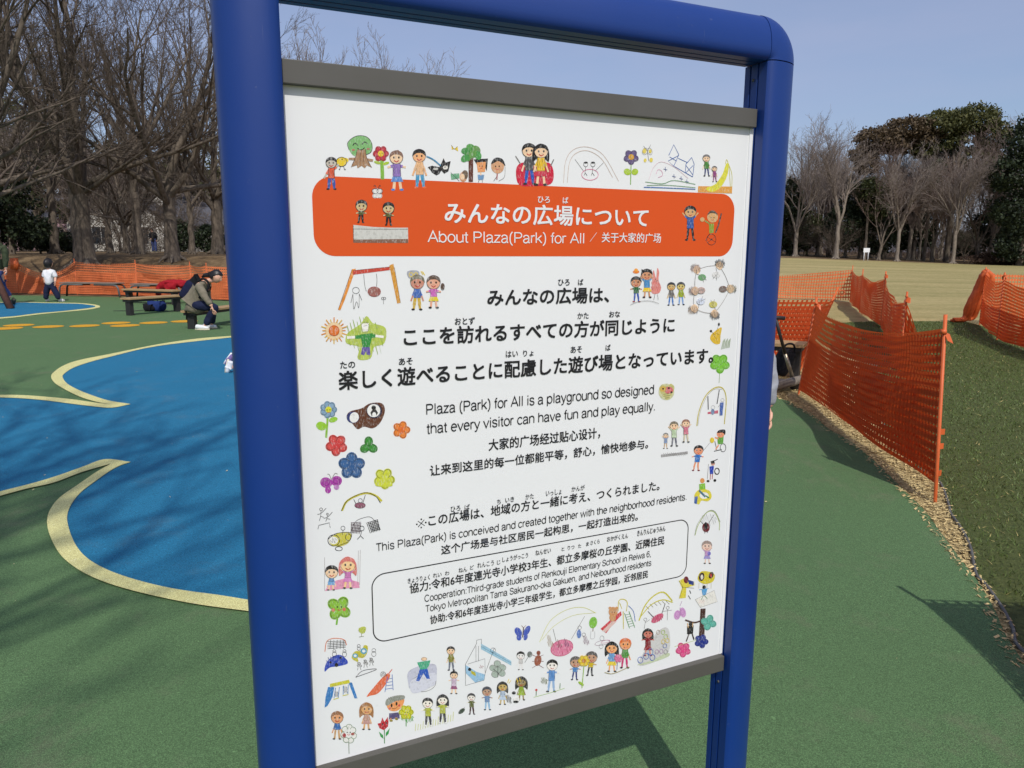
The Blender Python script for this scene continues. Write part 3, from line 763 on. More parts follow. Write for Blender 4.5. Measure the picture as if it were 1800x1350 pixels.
text_line([("みんなの広場について", (782, 385), (1139, 380), (954, 360.5), (1000, 396.5), .018), ("ひろ", (945.3, 350), (966, 350), (955, 345.5), (955, 356.5), w2), ("ば", (989, 352), (998.5, 352), (993, 346.5), (993, 357.5), w2)], WH, 'white Japanese title on the orange banner')
text_line([("About Plaza(Park) for All", (751.5, 420), (1026.5, 420), (754.5, 406), (752, 425.4), .004), ("／", (1036.7, 418), (1048.6, 418), (1048, 408.5), (1037, 425), 0), ("关于大家的广场", (1057.5, 418), (1161.5, 418), (1100, 409), (1100, 426.5), .008)], WH, 'white English and Chinese subtitle on the orange banner')
text_line([("みんなの広場は、", (857, 528), (1070, 525), (1017.8, 505.6), (1015.5, 533), w1), ("ひろ", (981, 497), (1001, 495), (990, 491), (990, 501.7), w2), ("ば", (1016, 495.5), (1025, 495.5), (1020, 490.5), (1020, 501), w2)], BL)
text_line([("ここを訪れるすべての方が同じように", (710, 597), (1185.5, 570), (1077.8, 562), (1069, 590), w1), ("おとず", (799.5, 565), (834.5, 562), (815, 558), (815, 570.5), w2), ("かた", (1015, 555), (1034.5, 553), (1025, 549.5), (1025, 560), w2), ("おな", (1070.7, 553), (1089.5, 551), (1080, 547), (1080, 557.5), w2)], BL)
text_line([("楽しく遊べることに配慮した遊び場となっています。", (595.5, 668), (1253, 628), (612, 652), (613.3, 684.5), w1), ("たの", (597.8, 641), (624, 641), (611, 635), (611, 647), w2), ("あそ", (701, 635), (725, 634), (713, 629), (713, 641), w2), ("はい", (889, 622.5), (910, 621), (900, 616.5), (900, 627.5), w2), ("りょ", (919.5, 621), (937.5, 620), (928, 615.5), (928, 626), w2), ("あそ", (1003, 614), (1022.7, 613), (1012, 608.5), (1012, 620), w2), ("ば", (1064.5, 610), (1073, 609), (1069, 605.5), (1069, 616), w2)], BL)
text_line([("Plaza (Park) for All is a playground so designed", (749, 718), (1149.5, 682), (750, 710.4), (750, 728.4), w3)], BL)
text_line([("that every visitor can have fun and play equally.", (750, 755.5), (1151, 716.5), (762, 743.6), (762, 761), w3)], BL)
text_line([("大家的广场经过贴心设计，", (859, 784), (1054.5, 766.5), (1024.5, 754), (1024.5, 773.5), w2)], BL)
text_line([("让来到这里的每一位都能平等，舒心，愉快地参与。", (755.5, 828), (1139, 780), (761, 817.5), (760, 836.7), w2)], BL)
text_line([("この広場は、地域の方と一緒に考え、つくられました。", (753, 916), (1159, 853.5), (820, 895.5), (820, 914.5), w2), ("ひろ", (792, 895), (809, 892), (800, 889.5), (800, 898.5), w3), ("ば", (816.5, 892), (825.5, 890), (821, 886.5), (821, 896), w3), ("ち", (873.5, 882), (880, 881), (877, 877.5), (877, 886), w3), ("いき", (888, 879), (903.5, 876), (896, 873.5), (896, 882.5), w3), ("かた", (923.5, 873), (938, 870), (931, 868), (931, 877), w3), ("いっしょ", (959.5, 868), (986.7, 863), (973, 860.5), (973, 870.5), w3), ("かんが", (1004.5, 860), (1027.5, 856), (1016, 853.5), (1016, 862.5), w3)], BL)
text_line([("This Plaza(Park) is conceived and created together with the neighborhood residents.", (661, 962), (1207, 865), (662, 955.2), (662, 968.9), w3)], BL)
text_line([("这个广场是与社区居民一起构思，一起打造出来的。", (775.5, 966.5), (1121, 905.5), (781, 957.8), (781, 974.5), w2)], BL)
text_line([("協力:令和6年度連光寺小学校3年生、都立多摩桜の丘学園、近隣住民", (720, 1035.5), (1167.8, 942), (726.7, 1024.5), (726.7, 1042), w2), ("きょうりょく", (716.7, 1022), (755.5, 1012), (736, 1013), (736, 1022), w3), ("れい", (761, 1011), (776, 1007), (768, 1006.5), (768, 1014.5), w3), ("わ", (782, 1007), (789.5, 1005), (786, 1003.5), (786, 1011), w3), ("ねん", (806, 1001.5), (821, 998), (813, 997), (813, 1005.5), w3), ("ど", (826, 996.5), (833, 995), (829.5, 993.5), (829.5, 1000.7), w3), ("れんこう", (839, 992.5), (867.8, 988), (853, 987), (853, 996), w3), ("じ", (873.5, 987), (879.5, 986), (876, 984.5), (876, 992), w3), ("しょうがっこう", (883, 984), (928, 975), (905, 975), (905, 984), w3), ("ねんせい", (941, 972), (968, 966.5), (954, 965), (954, 974), w3), ("と", (987, 964), (992, 963.5), (990, 961.5), (990, 967.8), w3), ("りつ", (997.8, 962), (1009.5, 960), (1003, 958.5), (1003, 966), w3), ("た", (1016, 959), (1021.5, 958), (1019, 956), (1019, 962.7), w3), ("ま", (1030, 956), (1035, 955), (1032, 952.7), (1032, 959.5), w3), ("さくら", (1037.8, 953.5), (1053.8, 951), (1046, 949), (1046, 956.5), w3), ("おかがくえん", (1067, 948), (1104, 940.5), (1085, 940), (1085, 949), w3), ("きんりんじゅうみん", (1120, 938), (1169.5, 928), (1145, 928), (1145, 938), w3)], BL)
text_line([("Cooperation:Third-grade students of Renkouji Elementary School in Reiwa 6,", (746, 1052), (1144, 971), (750, 1045.6), (750, 1057), w3)], BL)
text_line([("Tokyo Metropolitan Tama Sakurano-oka Gakuen, and Neibourhood residents", (748, 1071), (1145, 983.5), (750, 1063.8), (750, 1075.2), w3)], BL)
text_line([("协助:令和6年度连光寺小学三年级学生，都立多摩樱之丘学园，近邻居民", (756, 1090), (1139, 1002.5), (761, 1081), (760, 1096.7), w2)], BL)
# ------------------------------------------------------------------ the children's drawings
f3, f4 = (480, 200, 3.971), (900, 200, 3.971)
fa, fb, fc, fd = (540, 450, 4.5), (900, 450, 4.5), (540, 700, 4.5), (900, 700, 4.5)
fe, ff, fg = (540, 950, 4.5), (900, 950, 4.5), (540, 1080, 5.0)
SKN, BRN, BLK, GRY = (242, 205, 165), (110, 66, 36), (28, 26, 26), (128, 126, 122)
LIME, GRN, YEL, RED, BLU, PNK, PUR, ORG = (172, 200, 50), (60, 140, 62), (232, 200, 40), (206, 40, 44), (62, 98, 180), (226, 110, 160), (130, 98, 170), (238, 130, 40)
# top row
Art(f3).kid(408, 530, 225, (196, 186, 170), BLK, (232, 96, 60), (58, 86, 160), arms='one', lw=4).done('boy in an orange shirt and blue shorts waving')
Art(f3).ell(YEL, 478, 335, 36, 32).ell(YEL, 505, 325, 22, 18).ring(BLK, 4, 478, 335, 36, 32).ell(BLK, 482, 318, 4).line(BLK, 4, 470, 365, 465, 390, 460, 385).line(BLK, 4, 492, 365, 500, 390, 508, 385).done('yellow chick')
a = Art(f3).blob((128, 182, 112), 530, 250, 520, 205, 560, 165, 610, 152, 660, 165, 690, 210, 685, 265, 640, 290, 570, 295)
a.line(BLK, 4, 530, 250, 520, 205, 560, 165, 610, 152, 660, 165, 690, 210, 685, 265, 640, 290)
a.poly((168, 128, 92), 588, 250, 645, 248, 655, 310, 700, 318, 695, 335, 660, 330, 688, 375, 655, 360, 640, 380, 618, 362, 590, 380, 585, 358, 545, 372, 572, 325, 528, 322, 528, 308, 575, 305)
a.line((90, 66, 46), 4, 588, 250, 575, 305, 545, 372).line((90, 66, 46), 4, 645, 248, 655, 310, 688, 375).line((90, 66, 46), 3, 610, 270, 606, 340).line((90, 66, 46), 3, 630, 275, 632, 335)
a.line(BLK, 6, 556, 222, 572, 204, 592, 222).line(BLK, 6, 620, 214, 640, 196, 660, 212).line(BLK, 5, 588, 240, 615, 252, 640, 236).ell((190, 110, 100), 560, 252, 12, 6).ell((190, 110, 100), 664, 245, 12, 6).done('green tree with a smiling face')
a = Art(f3).line((130, 180, 60), 26, 760, 320, 764, 458).ell(LIME, 728, 340, 24, 10, .3).ell(LIME, 788, 346, 24, 10, -.3).flower((196, 52, 66), 752, 278, 46, 6, mid=YEL)
a.face(752, 278, 20).done('red flower with a smiling yellow centre')
Art(f3).kid(868, 535, 275, SKN, (132, 100, 84), (150, 120, 190), (92, 136, 200), (80, 130, 200), arms='out', skirt=True, lw=4).ell((132, 100, 84), 868, 268, 15).done('girl with a bun in a purple shirt and blue skirt')
Art(f3).kid(1028, 520, 270, (240, 176, 120), BLK, (240, 190, 140), (70, 150, 190), (232, 110, 60), lw=2, tilt=0).line((70, 140, 180), 9, 1070, 295, 1120, 320, 1170, 362).done('boy in blue trousers holding a leash')
Art(f3).poly(BLK, 1080, 372, 1110, 362, 1160, 372, 1175, 345, 1190, 310, 1205, 340, 1240, 330, 1225, 400, 1195, 418, 1175, 395, 1160, 420, 1140, 430, 1110, 410, 1100, 395).ell((225, 220, 210), 1203, 375, 18, 14).ell(BLK, 1200, 372, 4).ell((200, 196, 188), 1135, 385, 18, 8).done('black dog on a leash')
Art(f3).poly(YEL, 1245, 218, 1265, 245, 1248, 250).poly(YEL, 1265, 245, 1288, 228, 1292, 262).line(BLK, 3, 1245, 218, 1265, 245, 1288, 228).done('small yellow butterfly')
a = Art(f3).poly((96, 48, 34), 1365, 295, 1398, 295, 1396, 475, 1365, 475)
for k, (x, y) in enumerate(((1345, 260), (1380, 235), (1420, 250), (1430, 290), (1360, 300), (1395, 280), (1340, 310))): a.ell((76 + 14 * (k % 3), 150 + 8 * (k % 2), 76), x, y, 32, 24, .4 * k)
a.scrib((48, 110, 50), 4, 1385, 270, 60, 36, 12).done('tall tree with a dark red trunk')
Art(f3).ell((210, 150, 110), 1328, 440, 26, 36).ell((110, 90, 70), 1340, 425, 22, 32).ell(SKN, 1322, 440, 16, 22).poly((110, 170, 130), 1240, 420, 1300, 415, 1300, 450, 1245, 460).line(BLK, 3, 1240, 410, 1300, 470).done('crawling toddler in a green shirt')
Art(f3).poly(BLK, 1400, 318, 1500, 312, 1492, 400, 1470, 350, 1420, 350).poly((236, 160, 100), 1420, 340, 1485, 335, 1480, 405, 1430, 408).face(1452, 368, 26).poly((110, 150, 190), 1428, 425, 1475, 425, 1468, 460, 1432, 460).line(SKN, 10, 1450, 405, 1450, 430).line(BLK, 3, 1440, 460, 1432, 480).line(BLK, 3, 1460, 460, 1462, 480).done('child with a square face and black hair')
Art(f3).ell((214, 160, 118), 1568, 365, 46, 52).blob(BLK, 1522, 350, 1540, 315, 1570, 305, 1605, 320, 1622, 365, 1600, 345, 1570, 330, 1540, 345).face(1566, 370, 34).line((170, 90, 90), 10, 1565, 418, 1562, 460).line(GRY, 3, 1620, 370, 1615, 440, 1575, 470).line(BLK, 3, 1560, 440, 1540, 470).done('round-faced child with a skipping rope')
a = Art(f4).blob((206, 26, 60), 28, 400, 50, 350, 100, 340, 155, 355, 215, 340, 270, 350, 292, 420, 270, 490, 160, 505, 50, 495).line(GRY, 9, 25, 295, 60, 350).line(GRY, 9, 292, 318, 270, 365)
a.kid(122, 495, 285, SKN, BLK, (92, 90, 90), (34, 86, 176), lw=4).kid(200, 500, 285, SKN, BLK, (240, 196, 50), (206, 60, 80), arms='down', skirt=True, long=True, lw=4).done('boy and girl on a big red bowl swing')
a = Art(f4)
for dx in (0, 26): a.line((206, 184, 168), 4, 360 + dx, 482 - dx * .1, 375 + dx, 330 + dx * .5, 430 + dx * .6, 250 + dx, 530, 232 + dx, 640 - dx * .5, 290 + dx, 745 - dx * 1.6, 470 - dx)
a.ring((222, 130, 160), 5, 545, 425, 58, 38).line(GRY, 3, 440, 318, 500, 400).line(GRY, 3, 640, 340, 580, 400)
for x in (515, 565): a.ring(BLK, 3, x, 352, 15, 17).line(BLK, 3, x, 370, x - 5, 410, x - 12, 430).line(BLK, 3, x - 5, 410, x + 10, 432).ell(BLK, x, 340, 14, 6)
a.done('outlined arch with two children on a round swing')
Art(f4).line((120, 170, 60), 8, 832, 350, 828, 495).ell(LIME, 806, 405, 26, 22, .5).ell(LIME, 858, 405, 24, 22, -.5).flower((104, 88, 130), 832, 302, 44, 5, mid=(216, 160, 40), rot=.3).done('purple flower with two round leaves')
Art(f4).ell((228, 206, 90), 925, 260, 14, 18).ell((228, 206, 90), 965, 262, 10, 14).ell((228, 206, 90), 930, 325, 10, 14).ell((228, 206, 90), 972, 322, 12, 16).line(BLK, 3, 945, 260, 955, 330).line(BLK, 2.5, 948, 262, 918, 225).line(BLK, 2.5, 948, 262, 968, 215).ring(GRY, 2.5, 928, 262, 18, 24, .3).ring(GRY, 2.5, 962, 262, 16, 24, -.3).done('small outlined butterfly with yellow wing tips')
a = Art(f4).line((50, 96, 170), 6, 1095, 290, 1130, 215, 1165, 285, 1130, 365, 1090, 330, 1165, 290, smooth=False).line((50, 96, 170), 5, 1160, 310, 1225, 340).line((50, 96, 170), 5, 1130, 365, 1260, 440).line((50, 96, 170), 6, 1215, 350, 1255, 305, 1272, 350, 1262, 440, 1210, 410, 1215, 350, smooth=False).line((50, 96, 170), 4, 1100, 300, 1150, 330).line((50, 96, 170), 4, 1215, 360, 1262, 425).line((50, 96, 170), 4, 1265, 360, 1215, 410)
a.line((226, 190, 200), 3, 955, 460, 985, 380, 1040, 335, 1130, 370, 1230, 450).line((220, 130, 170), 3, 1005, 420, 1020, 390, 1045, 400, 1050, 430, 1020, 445)
for x, y in ((1070, 385), (1130, 435), (1180, 450), (1220, 470)): a.line((60, 80, 140), 4, x - 12, y, x + 14, y + 6).line((60, 80, 140), 4, x, y - 14, x + 2, y + 16)
a.line(GRN, 4, 930, 475, 1050, 488, 1130, 465, 1280, 492).line(GRN, 4, 940, 500, 1080, 498, 1280, 515).line((52, 106, 180), 6, 920, 512, 1050, 516, 1280, 526).done('pencil hill with blue slide frames and a green meadow')
a = Art(f4).poly((226, 160, 70), 1300, 505, 1538, 508, 1536, 556, 1298, 548).blob((222, 216, 60), 1355, 520, 1420, 490, 1470, 420, 1495, 350, 1512, 355, 1500, 440, 1450, 520, 1390, 545).line((206, 200, 50), 5, 1490, 350, 1498, 320, 1510, 345, 1535, 420, 1535, 510).line((206, 200, 50), 5, 1515, 360, 1525, 510)
a.kid(1360, 436, 150, SKN, (110, 106, 104), (90, 150, 70), (50, 60, 110), lw=3).kid(1415, 474, 108, SKN, (110, 106, 104), (176, 90, 150), (170, 90, 140), lw=3).done('two girls beside a yellow slide')
# on the banner
Art(f3).flower((232, 230, 224), 728, 555, 34, 4, mid=(232, 230, 224), rot=.78).ell((232, 230, 224), 728, 555, 14, 34).line((70, 30, 20), 4, 722, 520, 712, 500, 702, 506).line((70, 30, 20), 4, 734, 520, 744, 500, 752, 506).ring(BLK, 2.5, 712, 540, 22, 18).ring(BLK, 2.5, 744, 540, 20, 18).done('white butterfly on the banner')
a = Art(f3).poly((206, 204, 196), 560, 775, 700, 790, 830, 795, 942, 795, 944, 900, 562, 900).line(BLK, 3, 556, 804, 720, 806, 940, 806).line((80, 70, 60), 4, 560, 780, 562, 898)
a.poly((132, 96, 76), 562, 878, 942, 874, 944, 902, 562, 900)
for x, y in ((612, 762), (806, 778)): a.kid(x, y, 158, (206, 182, 130), BLK, (110, 110, 50), (30, 24, 26), arms='out', lw=4, big=1.5)
a.done('two boys spreading their arms above a white wall')
a = Art(f4).kid(1245, 885, 240, (214, 168, 110), BLK, (60, 96, 170), (30, 28, 30), arms='up', lw=4).done('waving man in a blue jacket on the banner')
a = Art(f4).ring(BLK, 5, 1392, 878, 32, 38).ell(BLK, 1392, 878, 6).line(BLK, 3, 1365, 860, 1420, 895).line(BLK, 3, 1420, 855, 1365, 900).line((70, 66, 62), 14, 1462, 695, 1440, 780, 1420, 830).poly((140, 160, 50), 1375, 770, 1410, 765, 1408, 830, 1378, 835).line((130, 150, 50), 12, 1390, 775, 1345, 745).line(BLK, 4, 1380, 838, 1350, 885).ell((214, 168, 110), 1400, 720, 38, 40).blob((90, 76, 60), 1362, 710, 1380, 680, 1410, 676, 1438, 705, 1410, 695, 1385, 695).face(1400, 728, 26).ell((214, 168, 110), 1328, 738, 16).done('person in a wheelchair on the banner')
# left column
a = Art(fa).poly((232, 146, 50), 355, 105, 385, 100, 300, 340, 262, 430, 245, 425, 300, 280).poly((204, 70, 52), 360, 115, 660, 85, 660, 110, 362, 148).poly((214, 150, 50), 650, 75, 682, 60, 738, 370, 712, 376).line((70, 50, 30), 3, 360, 115, 660, 85).line((70, 50, 30), 3, 355, 105, 245, 425).line((70, 50, 30), 3, 690, 90, 738, 370)
a.line(BLK, 3.5, 447, 145, 455, 230, 468, 280).line(BLK, 3.5, 547, 140, 552, 190, 548, 250).ell((168, 110, 100), 530, 282, 50, 38).scrib((110, 50, 44), 5, 530, 282, 46, 34, 12).ring((150, 60, 60), 5, 530, 282, 50, 38)
a.ring(BLK, 3, 385, 272, 27, 25).line(BLK, 3, 362, 300, 345, 370).line(BLK, 3, 362, 305, 368, 420, 390, 360, 408, 410, 412, 300).line(BLK, 3, 412, 300, 432, 350).line(BLK, 3, 603, 380, 603, 345).ring(BLK, 3, 596, 335, 9).ring(BLK, 3, 612, 335, 9).done('orange swing frame with a brown tyre swing')
a = Art(fa).blob((170, 170, 178), 795, 120, 880, 118, 882, 170, 840, 180, 800, 170).ring(YEL, 6, 822, 148, 16).ring(YEL, 6, 860, 146, 14).line(YEL, 7, 900, 120, 915, 148).line(YEL, 7, 912, 122, 930, 152)
a.kid(868, 428, 275, (204, 140, 116), (120, 112, 90), (80, 116, 190), (206, 170, 60), arms='down', lw=3, big=1.2).kid(1000, 412, 255, (232, 170, 140), (92, 72, 60), (212, 108, 190), (226, 206, 50), arms='out', skirt=True, lw=3, big=1.25).ell((92, 72, 60), 1070, 240, 16, 26).done('boy in a blue shirt and girl in a pink shirt')
a = Art(fa).ell((236, 206, 160), 212, 595, 72)
for k in range(20):
    t = k * 2 * math.pi / 20; a.line((222, 140 + 20 * (k % 3), 60), 9, 212 + 66 * math.cos(t), 590 + 66 * math.sin(t), 212 + (92 + 14 * (k % 2)) * math.cos(t), 590 + (92 + 14 * (k % 2)) * math.sin(t))
a.ell((222, 116, 40), 212, 590, 40).ring((190, 80, 30), 5, 212, 590, 40).done('orange sun')
a = Art(fa).blob((186, 202, 90), 470, 475, 520, 530, 620, 570, 610, 690, 530, 720, 500, 810, 400, 815, 410, 720, 310, 690, 320, 610, 420, 540)
a.scrib((150, 180, 60), 5, 460, 640, 150, 160, 22).poly((244, 240, 232), 428, 535, 488, 530, 480, 595, 440, 598).ring(GRY, 3, 458, 565, 32, 42).poly((52, 140, 62), 420, 620, 520, 610, 495, 720, 438, 722).line((52, 140, 62), 30, 380, 642, 540, 632).line((244, 240, 232), 22, 315, 645, 378, 642).line((244, 240, 232), 20, 540, 632, 605, 640).poly((96, 80, 160), 435, 722, 495, 720, 500, 785, 470, 780, 466, 750, 450, 785, 425, 778).line(GRY, 3, 420, 780, 415, 812).line(GRY, 3, 490, 785, 492, 812).line(GRY, 3, 445, 555, 475, 548).done('boy in a green jumper before a lime scribble')
Art(fc).line((140, 190, 60), 18, 163, 140, 150, 312).ell((150, 200, 50), 112, 220, 42, 34, .3).ell((150, 200, 50), 206, 170, 36, 20, -.3).flower((132, 164, 190), 168, 90, 56, 7, mid=(216, 216, 50)).face(168, 95, 30).done('pale blue flower with a laughing face')
a = Art(fc).blob((98, 56, 34), 312, 150, 340, 105, 430, 80, 500, 40, 590, 40, 615, 100, 580, 190, 520, 238, 450, 225, 400, 245, 360, 205).ell((40, 50, 110), 362, 152, 50, 46).ell((238, 236, 230), 372, 152, 36, 42, .3).ell((30, 30, 60), 530, 100, 62, 60).ell((238, 236, 230), 526, 98, 52, 52).poly(BLK, 500, 115, 530, 70, 560, 115, 545, 140, 510, 140).ell((238, 236, 230), 530, 130, 16, 20).ell(BLK, 526, 75, 18, 18)
a.done('brown den with two round white windows')
Art(fc).flower((232, 130, 50), 745, 250, 58, 5, mid=(226, 110, 40)).done('orange flower')
Art(fc).flower((214, 76, 72), 232, 370, 72, 5, mid=(206, 60, 60), rot=.4).done('red flower')
Art(fc).flower((60, 140, 52), 487, 378, 58, 3, pr=.7, rot=.5).line((50, 120, 50), 7, 480, 390, 510, 365).done('dark green clover')
Art(fc).flower((60, 100, 150), 352, 535, 88, 5, mid=(50, 90, 140), rot=-1.57).done('dark blue flower')
Art(fc).flower((206, 212, 60), 610, 635, 70, 5, mid=(206, 212, 60), rot=.2).blob((206, 212, 60), 540, 690, 560, 640, 640, 640, 675, 690, 610, 700).done('yellow flower')
Art(fc).ell((168, 60, 160), 150, 668, 48, 42, .3).ell((168, 60, 160), 232, 655, 44, 40, -.3).ell((168, 60, 160), 165, 725, 24, 28).ell((190, 130, 190), 232, 705, 22, 20).ring((120, 40, 120), 5, 150, 668, 26, 22).ring((120, 40, 120), 5, 232, 655, 26, 22).line(GRY, 5, 190, 640, 175, 605, 160, 600).line(GRY, 5, 196, 635, 220, 595, 240, 600).done('magenta butterfly')
a = Art(fc).line((206, 194, 50), 18, 275, 890, 320, 810, 450, 752, 540, 770, 590, 815).line(BLK, 6, 270, 892, 320, 808, 450, 748, 540, 775, 580, 830).line(BLK, 5, 368, 800, 390, 845).line(BLK, 5, 460, 765, 440, 830).ell((150, 90, 110), 418, 848, 42, 22).ring(BLK, 4, 418, 848, 42, 22).ring(BLK, 4, 420, 810, 16).scrib(BLK, 3, 418, 850, 30, 16, 7).done('yellow arch with a purple swing basket')
a = Art(fc)
for x, y, h in ((110, 900, 70), (160, 930, 45)): a.ring(BLK, 4, x, y - h * .3, h * .16).line(BLK, 4, x, y - h * .1, x - 4, y + h * .5, x - 14, y + h).line(BLK, 4, x - 2, y + h * .5, x + 22, y + h * .6).line(BLK, 4, x - 30, y + 20, x, y + 10, x + 40, y - 30)
a.line(BLK, 4, 85, 1035, 92, 1005, 175, 985, 182, 1025, smooth=False).done('two tiny stick figures above a bench')
a = Art(fc).line(BLK, 4, 345, 1060, 380, 980, 440, 948, 510, 945, 580, 1040)
for k in range(7): a.line((70, 40, 50), 4, 352 + k * 12, 985, 345 + k * 11, 1070).line((70, 40, 50), 4, 345, 985 + k * 12, 425, 980 + k * 12).line(BLK, 5, 470 + k * 14, 985 - k * 4, 500 + k * 12, 1068 - k * 4).line(BLK, 5, 475 + k * 5, 985 + k * 11, 560 + k * 3, 960 + k * 12)
a.ring(BLK, 4, 432, 1028, 18).line(BLK, 4, 430, 1048, 420, 1085, 395, 1115).line(BLK, 4, 420, 1085, 445, 1110).done('black rope-net climber')
a = Art(fc).blob((204, 194, 70), 175, 1120, 230, 1075, 300, 1060, 350, 1080, 330, 1140, 270, 1170, 200, 1165).ring(BLK, 6, 210, 1125, 46, 44).ring(BLK, 5, 325, 1100, 22, 26).ell((240, 238, 230), 210, 1125, 34, 30).scrib(BLK, 4, 210, 1125, 26, 24, 6).line(BLK, 5, 165, 1115, 230, 1070, 345, 1065, 330, 1130, 240, 1170).ring(BLK, 4, 283, 1028, 16).line(BLK, 4, 283, 1045, 280, 1080).ring(BLK, 5, 250, 1190, 28, 16).done('yellow tunnel with a stick figure on top')
a = Art(fe).poly((228, 150, 180), 140, 400, 180, 330, 300, 300, 410, 330, 415, 375, 300, 380).line((150, 140, 140), 3, 138, 135, 138, 400).line((150, 140, 140), 3, 405, 80, 400, 350).line((150, 140, 140), 3, 420, 75, 415, 350)
a.kid(188, 395, 195, SKN, BLK, (110, 160, 210), (120, 170, 215), skirt=True, lw=3, big=1.55).kid(320, 380, 245, (246, 206, 150), (214, 120, 110), (214, 130, 190), (214, 130, 190), arms='up', long=True, skirt=True, lw=3, big=1.4).done('black-haired and pink-haired girls on a swing')
Art(fe).line((120, 180, 50), 16, 245, 560, 232, 668).flower((140, 190, 60), 252, 535, 80, 4, pr=.66, rot=.6).ell((140, 190, 60), 250, 540, 45).face(255, 530, 42).ell((214, 120, 90), 206, 550, 14).ell((214, 120, 90), 292, 545, 14).done('green clover with a smiling face')
a = Art(fe).blob((196, 204, 90), 405, 700, 440, 682, 465, 690, 455, 730, 425, 735).scrib((110, 120, 40), 3, 432, 712, 28, 24, 10).line((110, 120, 40), 4, 430, 735, 428, 760, 410, 764, 448, 758).done('tiny scribbled lime tree')
a = Art(fe).line((214, 120, 80), 7, 140, 880, 155, 800, 210, 775, 290, 785, 312, 828)
for k in range(5): a.line(BLK, 4, 185 + k * 26, 788, 180 + k * 27, 858).line(BLK, 4, 160, 800 + k * 14, 305, 795 + k * 12)
a.done('red hoop with a black net')
a = Art(fe).blob((54, 78, 180), 138, 1038, 150, 970, 200, 920, 260, 905, 310, 940, 318, 975, 250, 995, 180, 1005).scrib((30, 50, 140), 5, 230, 950, 80, 40, 16).ell(BLK, 232, 985, 14, 16).ell(BLK, 185, 965, 9).ell(BLK, 265, 928, 9)
for x in (215, 295): a.ring(BLK, 3.5, x, 875, 12).ring(BLK, 3.5, x, 900, 16, 20)
a.done('blue dome with two figures on top')
a = Art(fe).blob((196, 186, 50), 352, 930, 375, 880, 430, 870, 450, 830, 480, 840, 470, 900, 440, 930, 400, 925, 405, 955, 390, 958).ell((90, 160, 190), 380, 912, 22, 18).ell((90, 160, 190), 447, 875, 26, 24).ell((230, 236, 236), 380, 912, 12, 10).ell((230, 236, 236), 447, 875, 13, 12).ring(BLK, 3.5, 408, 835, 12).ring(BLK, 3.5, 408, 855, 12, 14).ring(BLK, 3, 527, 870, 15).ring(BLK, 3, 527, 898, 17, 20).done('olive goggles-shaped climbing frame')
a = Art(fe)
for x, y in ((412, 985), (462, 965), (508, 950)): a.scrib(BLK, 4, x, y, 18, 26, 9).ring(BLK, 3, x, y - 10, 10).line(BLK, 3.5, x - 10, y + 22, x - 14, y + 42).line(BLK, 3.5, x + 8, y + 22, x + 14, y + 40)
a.line(BLK, 5, 383, 1082, 430, 1035, 500, 1018, 545, 1022, 383, 1082).done('three scribbled figures above a mat')
a = Art(fe).poly((56, 126, 190), 165, 1160, 215, 1160, 200, 1240, 160, 1310, 138, 1322, 145, 1240).poly((56, 126, 190), 325, 1120, 355, 1125, 398, 1250, 375, 1250).poly((206, 200, 50), 180, 1135, 330, 1102, 340, 1128, 180, 1162).line((56, 126, 190), 6, 225, 1165, 212, 1250).line((56, 126, 190), 6, 255, 1160, 245, 1245).line((56, 126, 190), 6, 285, 1150, 285, 1220).line((56, 126, 190), 6, 325, 1140, 322, 1215).line((206, 200, 50), 8, 208, 1258, 250, 1245).line((206, 200, 50), 8, 280, 1228, 326, 1218).scrib(BLK, 3, 232, 1215, 15, 30, 8).scrib(BLK, 3, 303, 1180, 17, 36, 8).done('blue and yellow swing set')
a = Art(fe).blob((226, 110, 70), 470, 1235, 520, 1170, 590, 1090, 640, 1050, 655, 1075, 620, 1140, 560, 1210, 500, 1228).line((214, 100, 80), 10, 640, 1060, 672, 1020).line((60, 104, 180), 6, 635, 1075, 615, 1200).line((60, 104, 180), 6, 672, 1060, 680, 1185)
for k in range(4): a.line((60, 104, 180), 5, 632 - k * 4, 1098 + k * 26, 675 + k, 1090 + k * 26)
a.scrib(BLK, 4, 605, 1058, 22, 22, 9).ring(GRY, 3, 600, 1060, 22).done('red slide with a blue ladder')
a = Art(fe).blob((196, 196, 210), 800, 1040, 900, 990, 1010, 980, 1025, 1060, 1000, 1150, 830, 1180, 800, 1130).ring(GRY, 5, 920, 1130, 100, 66, -.15).blob((214, 214, 224), 815, 1120, 900, 1070, 1015, 1050, 1010, 1130, 920, 1190, 830, 1205)
a.poly((46, 90, 180), 890, 1020, 950, 1010, 972, 1095, 945, 1095, 920, 1050, 885, 1115, 862, 1110).poly((76, 170, 130), 868, 965, 975, 948, 965, 985, 948, 1015, 895, 1022, 880, 990).ell(SKN, 925, 938, 20, 12).ring((160, 130, 100), 4, 925, 938, 22, 13).done('child in a green shirt on a grey trampoline')
Art(fe).kid(1140, 1030, 190, SKN, BLK, (150, 144, 70), (110, 116, 130), lw=3).done('boy in an olive shirt')
Art(fe).kid(1160, 1215, 180, SKN, BLK, (224, 200, 220), (150, 80, 120), arms='out', skirt=True, lw=3).done('girl in a pale pink top and maroon skirt')
